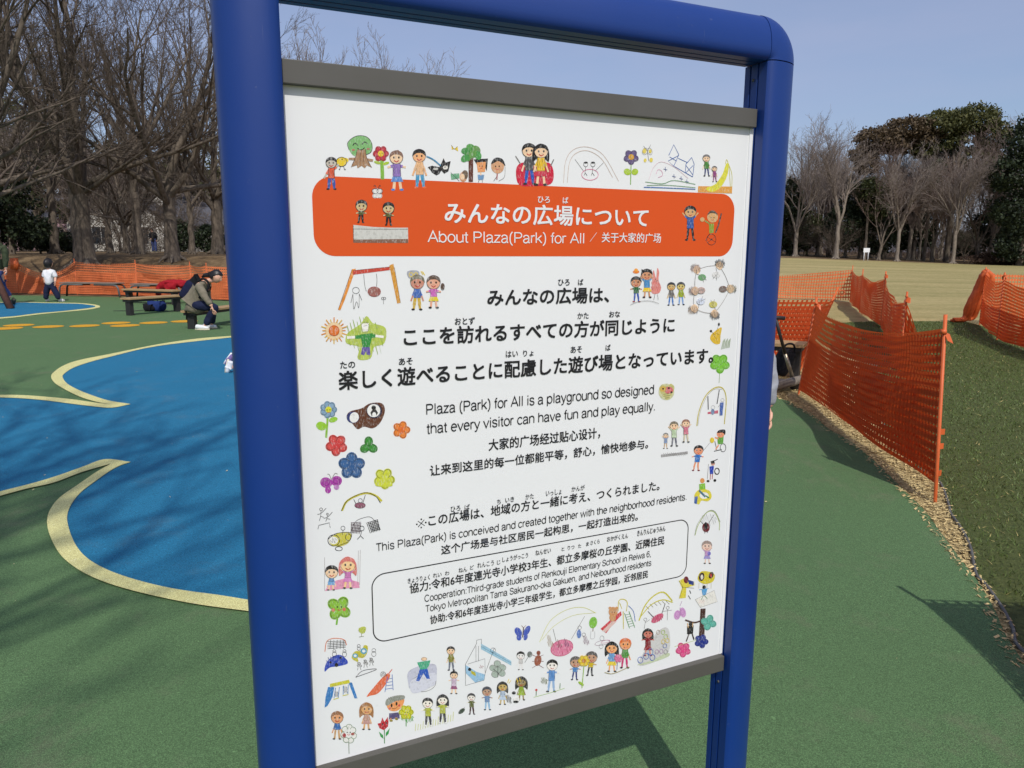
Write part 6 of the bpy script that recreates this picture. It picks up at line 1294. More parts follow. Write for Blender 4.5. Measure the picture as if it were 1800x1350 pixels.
mb = MB(); mb.tube([W(327, 534) - b0, W(327, 546) - b0, W(328, 562) - b0], .012, 6); mb.build('loose_strap', MAT['black_cloth'], bpk)

# ---- child from behind
base = V3(gnd(93, 530.5)); W = lambda px, py, dy=0.0: atd(px, py, base.y + dy) - base
ch = empty('person', base, 'small black-haired child seen from behind in a white T-shirt and dark trousers, feet apart', 'person')
pel, ch_, nk = W(88, 499), W(86.5, 480), W(85.5, 471)
LA, RA = W(80.5, 526), W(104, 525.5)
J = [(pel, (.12, .09)), (ch_, (.13, .09)), (nk, .045), (W(85.5, 467), .045), (W(84, 500), .075), (W(81.5, 514), .055), (LA, .038), (W(92, 500), .075), (W(98, 514), .055), (RA, .038), (W(79, 477.5), .05), (W(78, 488), .036), (W(79, 497), .026), (W(94, 477.5), .05), (W(97.5, 487), .036), (W(97, 495.5, -.06), .026)]
J = [(p, tuple(.8 * q for q in (r if hasattr(r, '__len__') else (r, r)))) if i < 10 and i not in (2, 3) else (p, r) for i, (p, r) in enumerate(J)]
skin_obj('body', J, [(0, 1), (1, 2), (2, 3), (0, 4), (4, 5), (5, 6), (0, 7), (7, 8), (8, 9), (1, 10), (10, 11), (11, 12), (1, 13), (13, 14), (14, 15)], MAT['skin'], ch)
garment('shirt', [(W(88, 499), (.165, .125)), (ch_, (.155, .11)), (W(86, 473), (.07, .06)), (W(79, 477.5), .07), (W(77.6, 486.5), .06), (W(94, 477.5), .07), (W(97.4, 486.5), .06)], [(0, 1), (1, 2), (1, 3), (3, 4), (1, 5), (5, 6)], MAT['white_cloth'], ch, 3, 1)
garment('trousers', [(W(88, 499), (.13, .10)), (W(84, 504), .09), (W(81.5, 514), .078), (W(80.6, 525), .062), (W(92, 504), .09), (W(98, 514), .078), (W(103.4, 524.5), .062)], [(0, 1), (1, 2), (2, 3), (0, 4), (4, 5), (5, 6)], MAT['denim'], ch, waist=(0, 0, .09))
head(ch, W(85, 463), .112, (.05, 1, -.1), hair=1.7)
hand(ch, W(79, 497), (.05, 0, -1), (1, 0, 0), .12, .4); hand(ch, W(97, 495.5, -.06), (-.1, 0, -1), (-1, 0, 0), .12, .4)
shoe(ch, W(82, 530.3, .05), (-.35, 1, 0), .19, .085); shoe(ch, W(103, 530.6, .05), (.45, 1, 0), .19, .085)

# ---- adult walking off at the left edge
base = V3(gnd(6, 536)); W = lambda px, py, dy=0.0: atd(px, py, base.y + dy) - base
ad = empty('person', base, 'adult in a dark green jacket and jeans walking out at the left edge', 'person')
pel = W(-6, 478); chs = W(-5, 446); nkk = W(-6, 425)
LK, LF = W(-8, 505, -.1), W(-14, 531, -.1); RK, RF = W(4, 504, .12), W(18, 523, .12)
J = [(pel, (.16, .12)), (chs, (.18, .12)), (nkk, .06), (W(-7, 417), .055), (W(-10, 482), .1), (LK, .07), (LF, .045), (W(-1, 482), .1), (RK, .07), (RF, .045), (W(-18, 434), .07), (W(-22, 456), .05), (W(-20, 476), .035), (W(8, 434), .07), (W(10.5, 456), .05), (W(10, 473), .035)]
skin_obj('body', J, [(0, 1), (1, 2), (2, 3), (0, 4), (4, 5), (5, 6), (0, 7), (7, 8), (8, 9), (1, 10), (10, 11), (11, 12), (1, 13), (13, 14), (14, 15)], MAT['skin'], ad)
garment('jacket', [(W(-5, 476), (.22, .16)), (chs, (.22, .16)), (W(-6, 429), (.10, .09)), (W(-17, 434), .10), (W(-21.5, 455), .075), (W(-20, 471), .055), (W(7, 434), .10), (W(9.8, 455), .075), (W(9.5, 469), .055)], [(0, 1), (1, 2), (1, 3), (3, 4), (4, 5), (1, 6), (6, 7), (7, 8)], MAT['green_cloth'], ad, 3, 1)
garment('jeans', [(W(-6, 480), (.19, .15)), (W(-10, 485), .125), (LK, .09), (W(-13.5, 529, -.1), .075), (W(-1, 485), .125), (RK, .09), (W(16, 520, .12), .075)], [(0, 1), (1, 2), (2, 3), (0, 4), (4, 5), (5, 6)], MAT['jeans'], ad, waist=(0, 0, .09))
head(ad, W(-7, 408), .105, (-.5, .85, -.1), hair=1.0)
hand(ad, W(-20, 476), (0, 0, -1), (1, 0, 0), .18, .5); hand(ad, W(10, 473), (0, 0, -1), (-1, 0, 0), .18, .5)
shoe(ad, W(-13, 537, -.1), (-.9, .4, 0), .28, .1, 'shoe_dark'); shoe(ad, W(23, 522.5, .12), (-.45, .25, -.85), .28, .11, 'shoe_dark', 'shoe_dark', up=(.6, -.3, -.2))

# ---- dark figure standing among the trees on the mound
Yd = 56.0; q = atd(271, 440, Yd); base = V3((q.x, q.y, gz(q.x, q.y))); W = lambda dx, z, dy=0.0: V3((dx, dy, z))
dk = empty('person', base, 'distant standing person in a black hooded coat and blue jeans among the trees', 'person')
J = [(W(0, .95), (.15, .11)), (W(-.02, 1.3), (.17, .11)), (W(-.05, 1.48), .06), (W(-.06, 1.54), .055), (W(-.08, .88), .1), (W(-.07, .48), .07), (W(-.06, .08), .045), (W(.12, .88), .1), (W(.13, .48), .07), (W(.14, .08), .045), (W(-.22, 1.36), .06), (W(-.24, 1.1), .05), (W(-.12, .98, -.15), .035), (W(.2, 1.36), .06), (W(.26, 1.1), .05), (W(.22, .88), .035)]
EB = [(0, 1), (1, 2), (2, 3), (0, 4), (4, 5), (5, 6), (0, 7), (7, 8), (8, 9), (1, 10), (10, 11), (11, 12), (1, 13), (13, 14), (14, 15)]
skin_obj('body', J, EB, MAT['skin'], dk)
garment('coat', [(W(.02, .82), (.24, .17)), (W(0, 1.05), (.22, .17)), (W(-.02, 1.32), (.22, .16)), (W(-.05, 1.5), (.13, .13)), (W(-.22, 1.34), .09), (W(-.25, 1.1), .075), (W(-.14, .99, -.14), .055), (W(.2, 1.34), .09), (W(.27, 1.1), .075), (W(.23, .9), .055)], [(0, 1), (1, 2), (2, 3), (2, 4), (4, 5), (5, 6), (2, 7), (7, 8), (8, 9)], MAT['black_cloth'], dk, 3, 1)
garment('jeans', [(W(.02, .9), (.18, .14)), (W(-.07, .86), .12), (W(-.07, .48), .09), (W(-.06, .1), .075), (W(.12, .86), .12), (W(.13, .48), .09), (W(.14, .1), .075)], [(0, 1), (1, 2), (2, 3), (0, 4), (4, 5), (5, 6)], MAT['jeans'], dk, waist=(0, 0, .09))
head(dk, W(-.07, 1.64), .10, (-.8, -.4, -.2), hair=1.3)
hand(dk, W(-.12, .98, -.15), (.4, -.5, -.3), (0, 0, 1), .17, .5); hand(dk, W(.22, .88), (0, 0, -1), (-1, 0, 0), .17, .5)
for dx in (-.06, .14): shoe(dk, W(dx + .08, 0, .1), (-.7, -.5, 0), .27, .1, 'shoe_dark')

# ---- grown-up behind the right-hand post: grey sleeve and hand show
base = V3((.90, 3.42, 0)); W = lambda px, py, dy=0.0: atd(px, py, base.y + dy) - base
gp = empty('person', base, 'person behind the board, one grey sleeve and a fist showing past its right post', 'person')
Wz = lambda dx, z, dy=0.0: V3((dx, dy, z))
el, wr_ = W(1340, 640), W(1350, 714)
J = [(Wz(0, .93), (.15, .11)), (Wz(0, 1.28), (.16, .11)), (Wz(0, 1.46), .055), (Wz(0, 1.52), .05), (Wz(-.09, .86), .09), (Wz(-.09, .46), .065), (Wz(-.09, .08), .045), (Wz(.08, .86), .09), (Wz(.08, .46), .065), (Wz(.08, .08), .045), (Wz(-.18, 1.34), .055), (Wz(-.21, 1.05), .045), (Wz(-.2, .8), .03), (W(1325, 575), .055), (el, .045), (wr_, .03)]
J = [(p, (.11, .08)) if i < 2 else (p, .04 if i in (10, 13) else r) for i, (p, r) in enumerate(J)]
skin_obj('body', J, EB, MAT['skin'], gp)
garment('sweatshirt', [(Wz(0, .9), (.15, .13)), (Wz(0, 1.1), (.155, .135)), (Wz(0, 1.32), (.17, .135)), (Wz(0, 1.45), (.075, .07)), (Wz(-.18, 1.33), .075), (Wz(-.21, 1.05), .065), (Wz(-.2, .83), .045), (W(1322, 575), .075), (el, .062), (W(1348, 690), .052), (W(1349.5, 708), .042)], [(0, 1), (1, 2), (2, 3), (2, 4), (4, 5), (5, 6), (2, 7), (7, 8), (8, 9), (9, 10)], MAT['grey_cloth'], gp, 3, 1)
garment('trousers', [(Wz(0, .88), (.13, .11)), (Wz(-.09, .83), .105), (Wz(-.09, .46), .08), (Wz(-.09, .1), .065), (Wz(.08, .83), .105), (Wz(.08, .46), .08), (Wz(.08, .1), .065)], [(0, 1), (1, 2), (2, 3), (0, 4), (4, 5), (5, 6)], MAT['black_cloth'], gp, waist=(0, 0, .09))
head(gp, Wz(0, 1.61), .10, (-.3, .9, -.2), hair=1.0)
hand(gp, wr_, (.1, 0, -1), (-1, -.2, 0), .14, 1.1); hand(gp, Wz(-.2, .8), (0, 0, -1), (1, 0, 0), .16, .5)
for dx in (-.09, .08): shoe(gp, Wz(dx, 0, -.08), (0, 1, 0), .26, .1, 'shoe_dark')

# ---- child kneeling behind the left-hand post: only the shoes show
base = V3(gnd(396, 655)); W = lambda px, py, dy=0.0: atd(px, py, base.y + dy) - base
kc = empty('person', base, 'kneeling child behind the board\'s left post, only its white and purple shoes showing', 'person')
K_ = lambda x, y, z: V3((x, y, z))
J = [(K_(.42, .08, .24), (.10, .10)), (K_(.62, .08, .42), (.11, .09)), (K_(.74, .08, .52), .04), (K_(.78, .08, .56), .04), (K_(.44, -.02, .20), .07), (K_(.55, -.04, .06), .06), (K_(.10, .0, .07), .035), (K_(.44, .18, .20), .07), (K_(.52, .22, .07), .06), (K_(.06, .26, .09), .035), (K_(.66, -.06, .44), .04), (K_(.78, -.08, .26), .03), (K_(.84, -.06, .08), .022), (K_(.66, .22, .44), .04), (K_(.78, .24, .26), .03), (K_(.84, .22, .08), .022)]
skin_obj('body', J, EB, MAT['skin'], kc)
garment('shirt', [(K_(.44, .08, .27), (.13, .12)), (K_(.62, .08, .43), (.13, .11)), (K_(.71, .08, .5), .06), (K_(.66, -.06, .44), .055), (K_(.76, -.08, .28), .045), (K_(.66, .22, .44), .055), (K_(.76, .24, .28), .045)], [(0, 1), (1, 2), (1, 3), (3, 4), (1, 5), (5, 6)], MAT['white_cloth'], kc, 3, 1)
garment('trousers', [(K_(.42, .08, .24), (.12, .12)), (K_(.45, -.02, .2), .085), (K_(.55, -.04, .07), .07), (K_(.16, .0, .075), .05), (K_(.45, .18, .2), .085), (K_(.52, .22, .08), .07), (K_(.12, .26, .095), .05)], [(0, 1), (1, 2), (2, 3), (0, 4), (4, 5), (5, 6)], MAT['grey_cloth'], kc, waist=(.03, 0, .10))
head(kc, K_(.83, .08, .63), .10, (.8, 0, -.5), hair=1.1, up=(.4, 0, .9))
hand(kc, K_(.84, -.06, .08), (.7, 0, -.6), (-.3, 0, -1), .11, .2); hand(kc, K_(.84, .22, .08), (.7, 0, -.6), (-.3, 0, -1), .11, .2)
shoe(kc, K_(.05, -.03, .17), (-.25, 0, -1), .17, .08, up=(1, 0, -.2)); MAT['purple_shoe'] = simple('purple_shoe', rgb(120, 100, 150), .6, .2, 40)
shoe(kc, K_(-.02, .27, .21), (-.55, 0, -.75), .17, .075, 'purple_shoe', 'shoe_white', up=(.8, 0, -.5))
# ================================================================== TREES
def tubes_np(lines, sides_of):
    """lines: list of (pts (n,3), radii (n)); returns V, F arrays of all tubes"""
    Vs, Fs = [], []; base = 0
    groups = {}
    for P, r in lines: groups.setdefault((len(P), sides_of(r[0])), []).append((P, r))
    for (n, k), L in groups.items():
        P = np.array([l[0] for l in L]); R = np.array([l[1] for l in L]); m = len(L)       # (m,n,3),(m,n)
        T = np.gradient(P, axis=1); T /= np.maximum(np.linalg.norm(T, axis=2, keepdims=True), 1e-9)
        ref = np.where(np.abs(T[:, :1, 2:3]) < .8, np.array([0, 0, 1.0]), np.array([1.0, 0, 0]))
        A = np.cross(T, np.broadcast_to(ref, T.shape)); A /= np.maximum(np.linalg.norm(A, axis=2, keepdims=True), 1e-9); B = np.cross(T, A)
        an = 2 * np.pi * np.arange(k) / k
        V = P[:, :, None] + R[:, :, None, None] * (A[:, :, None] * np.cos(an)[None, None, :, None] + B[:, :, None] * np.sin(an)[None, None, :, None])
        i = np.arange(m)[:, None, None] * n * k + np.arange(n - 1)[None, :, None] * k; q = np.arange(k)[None, None]; q2 = (q + 1) % k
        F_ = np.stack([i + q, i + q2, i + k + q2, i + k + q], -1).reshape(-1, 4) + base
        Vs.append(V.reshape(-1, 3)); Fs.append(F_); base += m * n * k
    return np.vstack(Vs), np.vstack(Fs)
def unit(v): return v / max(1e-9, np.linalg.norm(v))
def grow_tree(seed, H=12.0, r0=.35, fork=.22, limbs=6, spread=.55, levels=4, kids=(7, 6, 5, 4), ratio=(.55, .5, .5, .5), minr=.006, wig=.10, up=.06, lean=(0, 0), side=None, flare=True, limb_len=.75):
    """a leafless deciduous tree: short trunk, ascending limbs, finer and finer twigs; returns trunk lines and crown lines"""
    rg = np.random.default_rng(seed); trunk, crown = [], []
    n = 7; p = np.zeros(3); P = [p + np.array([0, 0, -.3])]; R = [r0 * (1.5 if flare else 1.1)]
    hf = H * fork
    for i in range(1, n):
        t = i / (n - 1); p = np.array([lean[0] * t * hf + rg.normal(0, .03), lean[1] * t * hf + rg.normal(0, .03), hf * t])
        P.append(p); R.append(r0 * (1 + (.42 if flare else .1) * math.exp(-t * hf / .35) - .12 * t))
    trunk.append((np.array(P), np.array(R)))
    if flare:
        for k in range(5):
            a = 2 * math.pi * (k + rg.uniform(-.3, .3)) / 5; L = r0 * rg.uniform(1.9, 3.0); d = np.array([math.cos(a), math.sin(a), 0])
            trunk.append((np.array([d * r0 * .5 + [0, 0, r0 * 1.3], d * r0 * 1.2 + [0, 0, r0 * .45], d * r0 * 1.9 + [0, 0, .06], d * L + [0, 0, -.10]]), np.array([r0 * .42, r0 * .34, r0 * .22, r0 * .08])))
    def branch(p, d, L, r, lev):
        ns = (9, 7, 5, 4, 3)[min(lev, 4)]; P = [p]; R = [r]; dirs = [d]
        for i in range(ns):
            d = unit(d + rg.normal(0, wig * (1 + .25 * lev), 3) + np.array([0, 0, up * (1.0 if lev < 3 else .4)]))
            p = p + d * L / ns; P.append(p); R.append(max(minr * .6, r * (1 - .78 * (i + 1) / ns))); dirs.append(d)
        (trunk if lev == 0 else crown).append((np.array(P), np.array(R)))
        if lev < levels:
            K = kids[lev]
            for k in range(K):
                t = (.22 + .78 * (k + rg.uniform(0, 1)) / K); q = t * ns; i = min(ns - 1, int(q)); b = P[i] + (P[i + 1] - P[i]) * (q - i)
                dd = dirs[i + 1]; ax = unit(np.cross(dd, rg.normal(0, 1, 3))); ang = rg.uniform(.30, .80)
                nd = unit(dd * math.cos(ang) + ax * math.sin(ang)); 
                branch(b, nd, L * ratio[lev] * rg.uniform(.65, 1.2) * (1.1 - .35 * t), max(minr, R[i] * rg.uniform(.45, .68)), lev + 1)
    top = P[-1]
    for k in range(limbs):
        a = 2 * math.pi * (k + rg.uniform(-.3, .3)) / limbs; tilt = spread * rg.uniform(.45, 1.2)
        if k == 0: tilt *= .25
        d = unit(np.array([math.cos(a) * math.sin(tilt), math.sin(a) * math.sin(tilt), math.cos(tilt)]))
        b = top - np.array([0, 0, hf * .28 * rg.uniform(0, 1) if k else 0])
        branch(b, d, (H - b[2]) * limb_len * rg.uniform(.8, 1.1), r0 * (.62 if k == 0 else rg.uniform(.34, .55)), 0)
    for (z, a, L, r, tl) in (side or []):
        a = math.radians(a); branch(np.array([0, 0, z]), unit(np.array([math.cos(a), math.sin(a), tl])), L, r, 0)
    return trunk, crown
def tree_mesh(name, args, mt='bark', mc='twig'):
    tr, cr = grow_tree(**args)
    sides = lambda r: 9 if r > .1 else (6 if r > .03 else (4 if r > .012 else 3))
    V, F_ = tubes_np(tr, sides); a = np_mesh('trunk', V, F_, MAT[mt], link=False)
    V, F_ = tubes_np(cr, sides); b = np_mesh('crown', V, F_, MAT[mc], link=False)
    return a, b
def place_tree(meshes, px, Y, label, group=None, scale=1.0, rot=0.0, name='bare_tree', x=None):
    X = x if x is not None else float(atd(px, 440, Y).x)
    t = empty(name, (X, Y, gz(X, Y) - .02), label, 'tree', group, rot); t.scale = (scale, scale, scale)
    for nm, me in zip(('trunk', 'crown'), meshes): put(bpy.data.objects.new(nm, me), t)
    return t
TM = {}
TM['big1'] = tree_mesh('z1', dict(seed=11, H=13.5, r0=.36, fork=.24, limbs=7, spread=.85, up=.035, levels=4, kids=(8, 7, 5, 4), minr=.0065, wig=.065, side=[(3.0, 10, 6.5, .13, .35), (3.4, 195, 6.5, .12, .45), (2.7, -20, 5.0, .09, .25)]))
TM['big2'] = tree_mesh('z2', dict(seed=23, H=12.5, r0=.25, fork=.20, limbs=6, spread=.85, up=.035, levels=4, kids=(8, 6, 5, 4), minr=.0065, wig=.07, side=[(2.6, 5, 6.0, .12, .2), (2.9, 170, 6.0, .10, .3)]))
TM['big3'] = tree_mesh('z3', dict(seed=37, H=14, r0=.22, fork=.26, limbs=6, spread=.72, up=.04, levels=4, kids=(7, 6, 5, 3), minr=.0065, wig=.06))
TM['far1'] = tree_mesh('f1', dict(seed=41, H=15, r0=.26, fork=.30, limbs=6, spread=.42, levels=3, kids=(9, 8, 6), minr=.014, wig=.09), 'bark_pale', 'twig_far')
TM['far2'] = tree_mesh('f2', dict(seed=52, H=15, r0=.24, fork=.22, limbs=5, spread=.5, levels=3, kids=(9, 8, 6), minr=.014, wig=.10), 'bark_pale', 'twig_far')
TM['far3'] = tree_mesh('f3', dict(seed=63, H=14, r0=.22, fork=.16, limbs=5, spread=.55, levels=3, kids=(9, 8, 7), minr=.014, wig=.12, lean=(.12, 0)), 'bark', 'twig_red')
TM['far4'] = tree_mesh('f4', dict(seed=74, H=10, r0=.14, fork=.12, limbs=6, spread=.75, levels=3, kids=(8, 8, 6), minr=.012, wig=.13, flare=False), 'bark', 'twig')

# left-hand trees on the mound, each one that can be told apart
place_tree(TM['big1'], 147, 28.2, 'big bare tree with the thickest trunk, right behind the net above the standing child', name='bare_tree')
place_tree(TM['big2'], 302, 29.5, 'bare tree with a mossy flared base, above the seated woman', rot=.4)
place_tree(TM['big3'], 245, 37, 'bare tree with a dark upright trunk between the two big trees', rot=1.7)
place_tree(TM['big3'], 98, 36, 'leaning bare tree left of the thickest trunk', rot=4.2, scale=.85)
place_tree(TM['big2'], 222, 42, 'slim bare trunk just left of the dark upright trunk', rot=2.6, scale=.68)
place_tree(TM['big1'], 384, 40, 'bare tree close beside the board\'s left post', rot=2.2, scale=.85)
place_tree(TM['big3'], 338, 39, 'slim bare tree just right of the mossy flared trunk', rot=3.1, scale=.7)
place_tree(TM['big1'], -75, 22, 'bare tree reaching its branches in from the left edge', rot=1.0, scale=.95)
place_tree(TM['big2'], -8, 33, 'bare tree at the left edge behind the walking adult', rot=5.2, scale=1.0)
place_tree(TM['big3'], 195, 44, 'thin bare trunk in front of the white house', rot=.9, scale=.6)
rt = random.Random(9)
for k in range(18):
    px = rt.uniform(-120, 480); Y = rt.uniform(52, 72)
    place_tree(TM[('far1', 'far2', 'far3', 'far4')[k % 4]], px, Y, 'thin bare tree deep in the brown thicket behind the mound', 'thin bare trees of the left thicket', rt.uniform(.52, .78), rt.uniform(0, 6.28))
for k in range(26):
    px = rt.uniform(-150, 560); Y = rt.uniform(86, 108)
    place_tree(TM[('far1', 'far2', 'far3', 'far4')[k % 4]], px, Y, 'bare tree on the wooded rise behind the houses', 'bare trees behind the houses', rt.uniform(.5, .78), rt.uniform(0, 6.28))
for px, Y, s, q in ((503, 60, 1.03, 'far1'), (545, 64, 1.06, 'far1'), (625, 80, 1.30, 'far1'), (700, 82, 1.27, 'far1')):
    place_tree(TM[q], px, Y, {503: 'bare treetop just right of the board\'s left post, over the grey top rail', 545: 'lower bare treetop right of the tallest one over the grey top rail', 625: 'left one of two bare treetops peeping over the grey rail', 700: 'right, lower one of two bare treetops peeping over the grey rail'}[px], None, s, px * .1)
TM['shade'] = tree_mesh('sh', dict(seed=91, H=19, r0=.24, fork=.30, limbs=7, spread=.55, levels=2, kids=(8, 7), minr=.022, wig=.09), 'bark_pale', 'twig')
for x_, y_, s_, r_ in ((-2.0, -6, .85, 0.0),): place_tree(TM['shade'], 0, y_, 'tall bare tree behind the camera whose branches shade the ground at left', None, s_, r_, x=x_)

for k in range(22):
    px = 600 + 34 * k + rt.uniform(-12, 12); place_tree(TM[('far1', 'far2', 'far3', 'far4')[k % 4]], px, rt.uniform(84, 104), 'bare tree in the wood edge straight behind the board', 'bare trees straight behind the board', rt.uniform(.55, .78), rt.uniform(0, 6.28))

# evergreen crowns: many small leaf faces in clumps
def leaf_cloud(seed, blobs, n, size, shell=.55, flat=.6):
    rg = np.random.default_rng(seed); V = []
    w = np.array([b[3] * b[4] * b[5] for b in blobs]) ** .67; w /= w.sum()
    for b, q in zip(blobs, w):
        m = int(n * q); d = rg.normal(0, 1, (m, 3)); d /= np.linalg.norm(d, axis=1, keepdims=True)
        r = shell + (1 - shell) * rg.uniform(0, 1, m) ** .6
        # clumpy: pull leaves towards random tuft centres
        nt = max(6, int(m / 70)); tc = rg.normal(0, 1, (nt, 3)); tc /= np.linalg.norm(tc, axis=1, keepdims=True); tc *= rg.uniform(.6, 1.0, (nt, 1))
        own = rg.integers(0, nt, m); c = tc[own] + rg.normal(0, .13, (m, 3)); k = rg.uniform(0, 1, m) < .78
        P = np.where(k[:, None], c, d * r[:, None]) * np.array(b[3:6]) + np.array(b[:3])
        a = rg.normal(0, 1, (m, 3)); a /= np.linalg.norm(a, axis=1, keepdims=True); e = np.cross(a, rg.normal(0, 1, (m, 3))); e /= np.maximum(np.linalg.norm(e, axis=1, keepdims=True), 1e-6)
        s = size * rg.uniform(.6, 1.4, (m, 1))
        V.append(np.stack([P - a * s, P + e * s * flat, P + a * s, P - e * s * flat], 1))
    V = np.concatenate(V).reshape(-1, 3); return V, np.arange(len(V)).reshape(-1, 4)
def evergreen(px, Y, label, blobs, mat, n=9000, size=.16, trunk_h=None, tr=.22, seed=1, name='evergreen_tree', group=None, cat='tree', limbs=True):
    X = float(atd(px, 440, Y).x); t = empty(name, (X, Y, gz(X, Y) - .02), label, cat, group)
    V, F_ = leaf_cloud(seed, blobs, n, size); np_mesh('crown' if cat == 'tree' else 'foliage', V, F_, MAT[mat], t, smooth=False)
    th = trunk_h or max(b[2] for b in blobs)
    rg = random.Random(seed); L = [(np.array([[0, 0, -.3], [.05, 0, th * .3], [rg.uniform(-.2, .2), 0, th * .65], [rg.uniform(-.2, .2), 0, th]]), np.array([tr * 1.3, tr, tr * .7, tr * .25]))]
    if limbs:
        for b in blobs:
            z0 = max(.3, min(th * .8, b[2] - b[5] * .9)); q = np.array([b[0], b[1], b[2]])
            L.append((np.array([[0, 0, z0 * .75], q * [.35, .35, 1] * [1, 1, .8] + [0, 0, z0 * .15], q * [.7, .7, .95], q]), np.array([tr * .45, tr * .32, tr * .2, tr * .08])))
    V, F_ = tubes_np(L, lambda r: 7); np_mesh('trunk' if cat == 'tree' else 'stem', V, F_, MAT['bark'], t)
    return t
def bl(*a): return [tuple(a[i:i + 6]) for i in range(0, len(a), 6)]
# right-hand wood edge, about 80 m away (16 px to the metre in the photograph)
for px, Y, s, q, lab in ((1398, 84, .95, 'far2', 'tall thin bare tree next to the board\'s right post'), (1470, 80, .90, 'far1', 'bare tree with a pale flared trunk left of the white notice'), (1545, 80, .80, 'far3', 'bare tree with an ochre trunk just right of the white notice'),
                         (1578, 79, .74, 'far1', 'bare tree with a forked pale trunk under the flat-topped evergreen'), (1640, 82, .72, 'far3', 'bare trees leaning trunk below the middle of the flat-topped evergreen'), (1677, 77, .74, 'far1', 'bare tree with the palest straight trunk at the right of the wood'),
                         (1722, 80, .92, 'far3', 'dark forked bare tree before the right-hand evergreen'), (1742, 86, 1.06, 'far2', 'tall bare tree spreading in the gap left of the right-hand evergreen')):
    place_tree(TM[q], px, Y, lab, 'bare trees along the far lawn edge', s, px * .37)
for k in range(34):
    px = rt.uniform(1350, 1850); place_tree(TM[('far1', 'far2', 'far3', 'far4')[k % 4]], px, rt.uniform(86, 112), 'bare tree deeper in the wood beyond the lawn', 'bare trees deep in the far wood', rt.uniform(.62, .95), rt.uniform(0, 6.28))
for k in range(16):
    px = rt.uniform(1370, 1830); place_tree(TM['far4'], px, rt.uniform(81, 92), 'low bare bush of brown twigs along the wood edge', 'bare bushes along the wood edge', rt.uniform(.35, .6), rt.uniform(0, 6.28), name='bare_bush')
evergreen(1555, 86, 'left half of the flat-topped evergreen crowns, rusty green', bl(-1.6, 0, 13.2, 2.6, 2.2, 1.3, 1.5, 0, 14.4, 2.4, 2.2, 1.3, -3.2, 0, 11.6, 1.6, 1.5, .9, 3.6, .3, 13.4, 1.8, 1.8, 1.2, -2.9, 0, 10.2, 1.5, 1.4, .8, .2, .3, 12.6, 2.2, 1.6, 1.0), 'leaf_rust', 19000, .15, 13, .24, 1)
evergreen(1665, 86, 'larger, taller flat-topped evergreen with an olive crown', bl(-2.2, 0, 15.0, 2.6, 2.4, 1.5, 1.2, 0, 15.4, 3.2, 2.4, 1.6, 3.8, 0, 13.8, 2.0, 2.0, 1.6, 4.4, 0, 10.6, 1.5, 1.5, 1.8, -3.6, .3, 12.6, 1.6, 1.6, 1.1, 2.6, .5, 11.8, 2.0, 1.5, 1.2, 4.7, 0, 8.9, 1.2, 1.3, 1.3, -1.0, .3, 13.2, 2.2, 1.6, 1.0), 'leaf_olive', 25000, .15, 14.5, .26, 2)
evergreen(1640, 92, 'dark evergreen between the two flat-topped crowns', bl(0, 0, 11.8, 2.4, 2, 1.5, 3.2, 0, 10.2, 1.8, 1.8, 1.5, -1.5, 0, 9.0, 1.2, 1.2, .9), 'leaf_dark', 9000, .15, 11.5, .22, 3)
evergreen(1795, 74, 'dense dark evergreen at the right edge of the wood', bl(0, 0, 11.8, 2.4, 2.4, 2.4, -1.8, 0, 8.6, 2.0, 2, 1.7, 1.6, 0, 8.4, 2.4, 2.2, 2.6, -.6, 0, 5.2, 2.6, 2.4, 1.9, .6, 0, 2.4, 3.2, 2.4, 2.2), 'leaf_dark', 20000, .15, 12, .28, 4)
evergreen(1845, 80, 'tall dark evergreen just beyond the right edge', bl(0, 0, 12.6, 2.6, 2.6, 3.2, 0, 0, 7.6, 3.2, 2.6, 3.6), 'leaf_dark', 9000, .17, 12, .28, 5)
evergreen(1385, 88, 'dark conifer right beside the board\'s right post', bl(0, 0, 7.2, 1.2, 1.2, 1.6, .1, 0, 4.8, 1.8, 1.6, 1.9, .2, 0, 2.2, 2.2, 1.8, 1.9), 'leaf_dark', 9000, .15, 7.5, .2, 6)
evergreen(1415, 90, 'low mid-green evergreen between two thin bare trees', bl(0, 0, 3.2, 1.8, 1.6, 2.2), 'leaf_mid', 4000, .15, 4, .15, 7)
evergreen(1512, 84, 'round dark evergreen behind the white notice', bl(0, 0, 6.2, 2.4, 2.2, 2.1, -1.8, 0, 3.4, 2.6, 2.2, 2.3, 1.6, 0, 3.0, 2.4, 2.2, 2.3), 'leaf_dark', 13000, .15, 6.5, .22, 8)
evergreen(1520, 81, 'olive-topped small tree above the white notice', bl(.2, 0, 7.4, 1.7, 1.4, 1.3, .8, 0, 5.4, 1.2, 1.2, 1.3), 'leaf_mid', 4200, .13, 7.2, .15, 9)
evergreen(1600, 90, 'dark evergreen behind the forked pale trunk', bl(0, 0, 6.2, 2.2, 2, 2.1, .2, 0, 3.0, 2.4, 2, 2.0), 'leaf_dark', 8000, .15, 6, .2, 10)
evergreen(1625, 84, 'thin olive foliage high between bare trunks', bl(0, 0, 8.4, 1.3, 1.2, 1.9, .6, 0, 10.0, .9, .9, 1.1), 'leaf_mid', 2600, .12, 9.5, .16, 11)
evergreen(1740, 88, 'dark evergreen low behind the forked dark tree', bl(0, 0, 4.2, 2.6, 2, 2.0, -2.6, 0, 2.2, 2.2, 2, 1.5), 'leaf_dark', 7000, .15, 4.5, .18, 12)
MAT['hedge'] = simple('hedge_brown', rgb(66, 52, 44), .95, .3, 3, .1)
V_, F__ = leaf_cloud(77, bl(0, 0, .55, 3.9, .8, .75, 4.5, .4, .6, 2.6, .8, .75), 9000, .09)
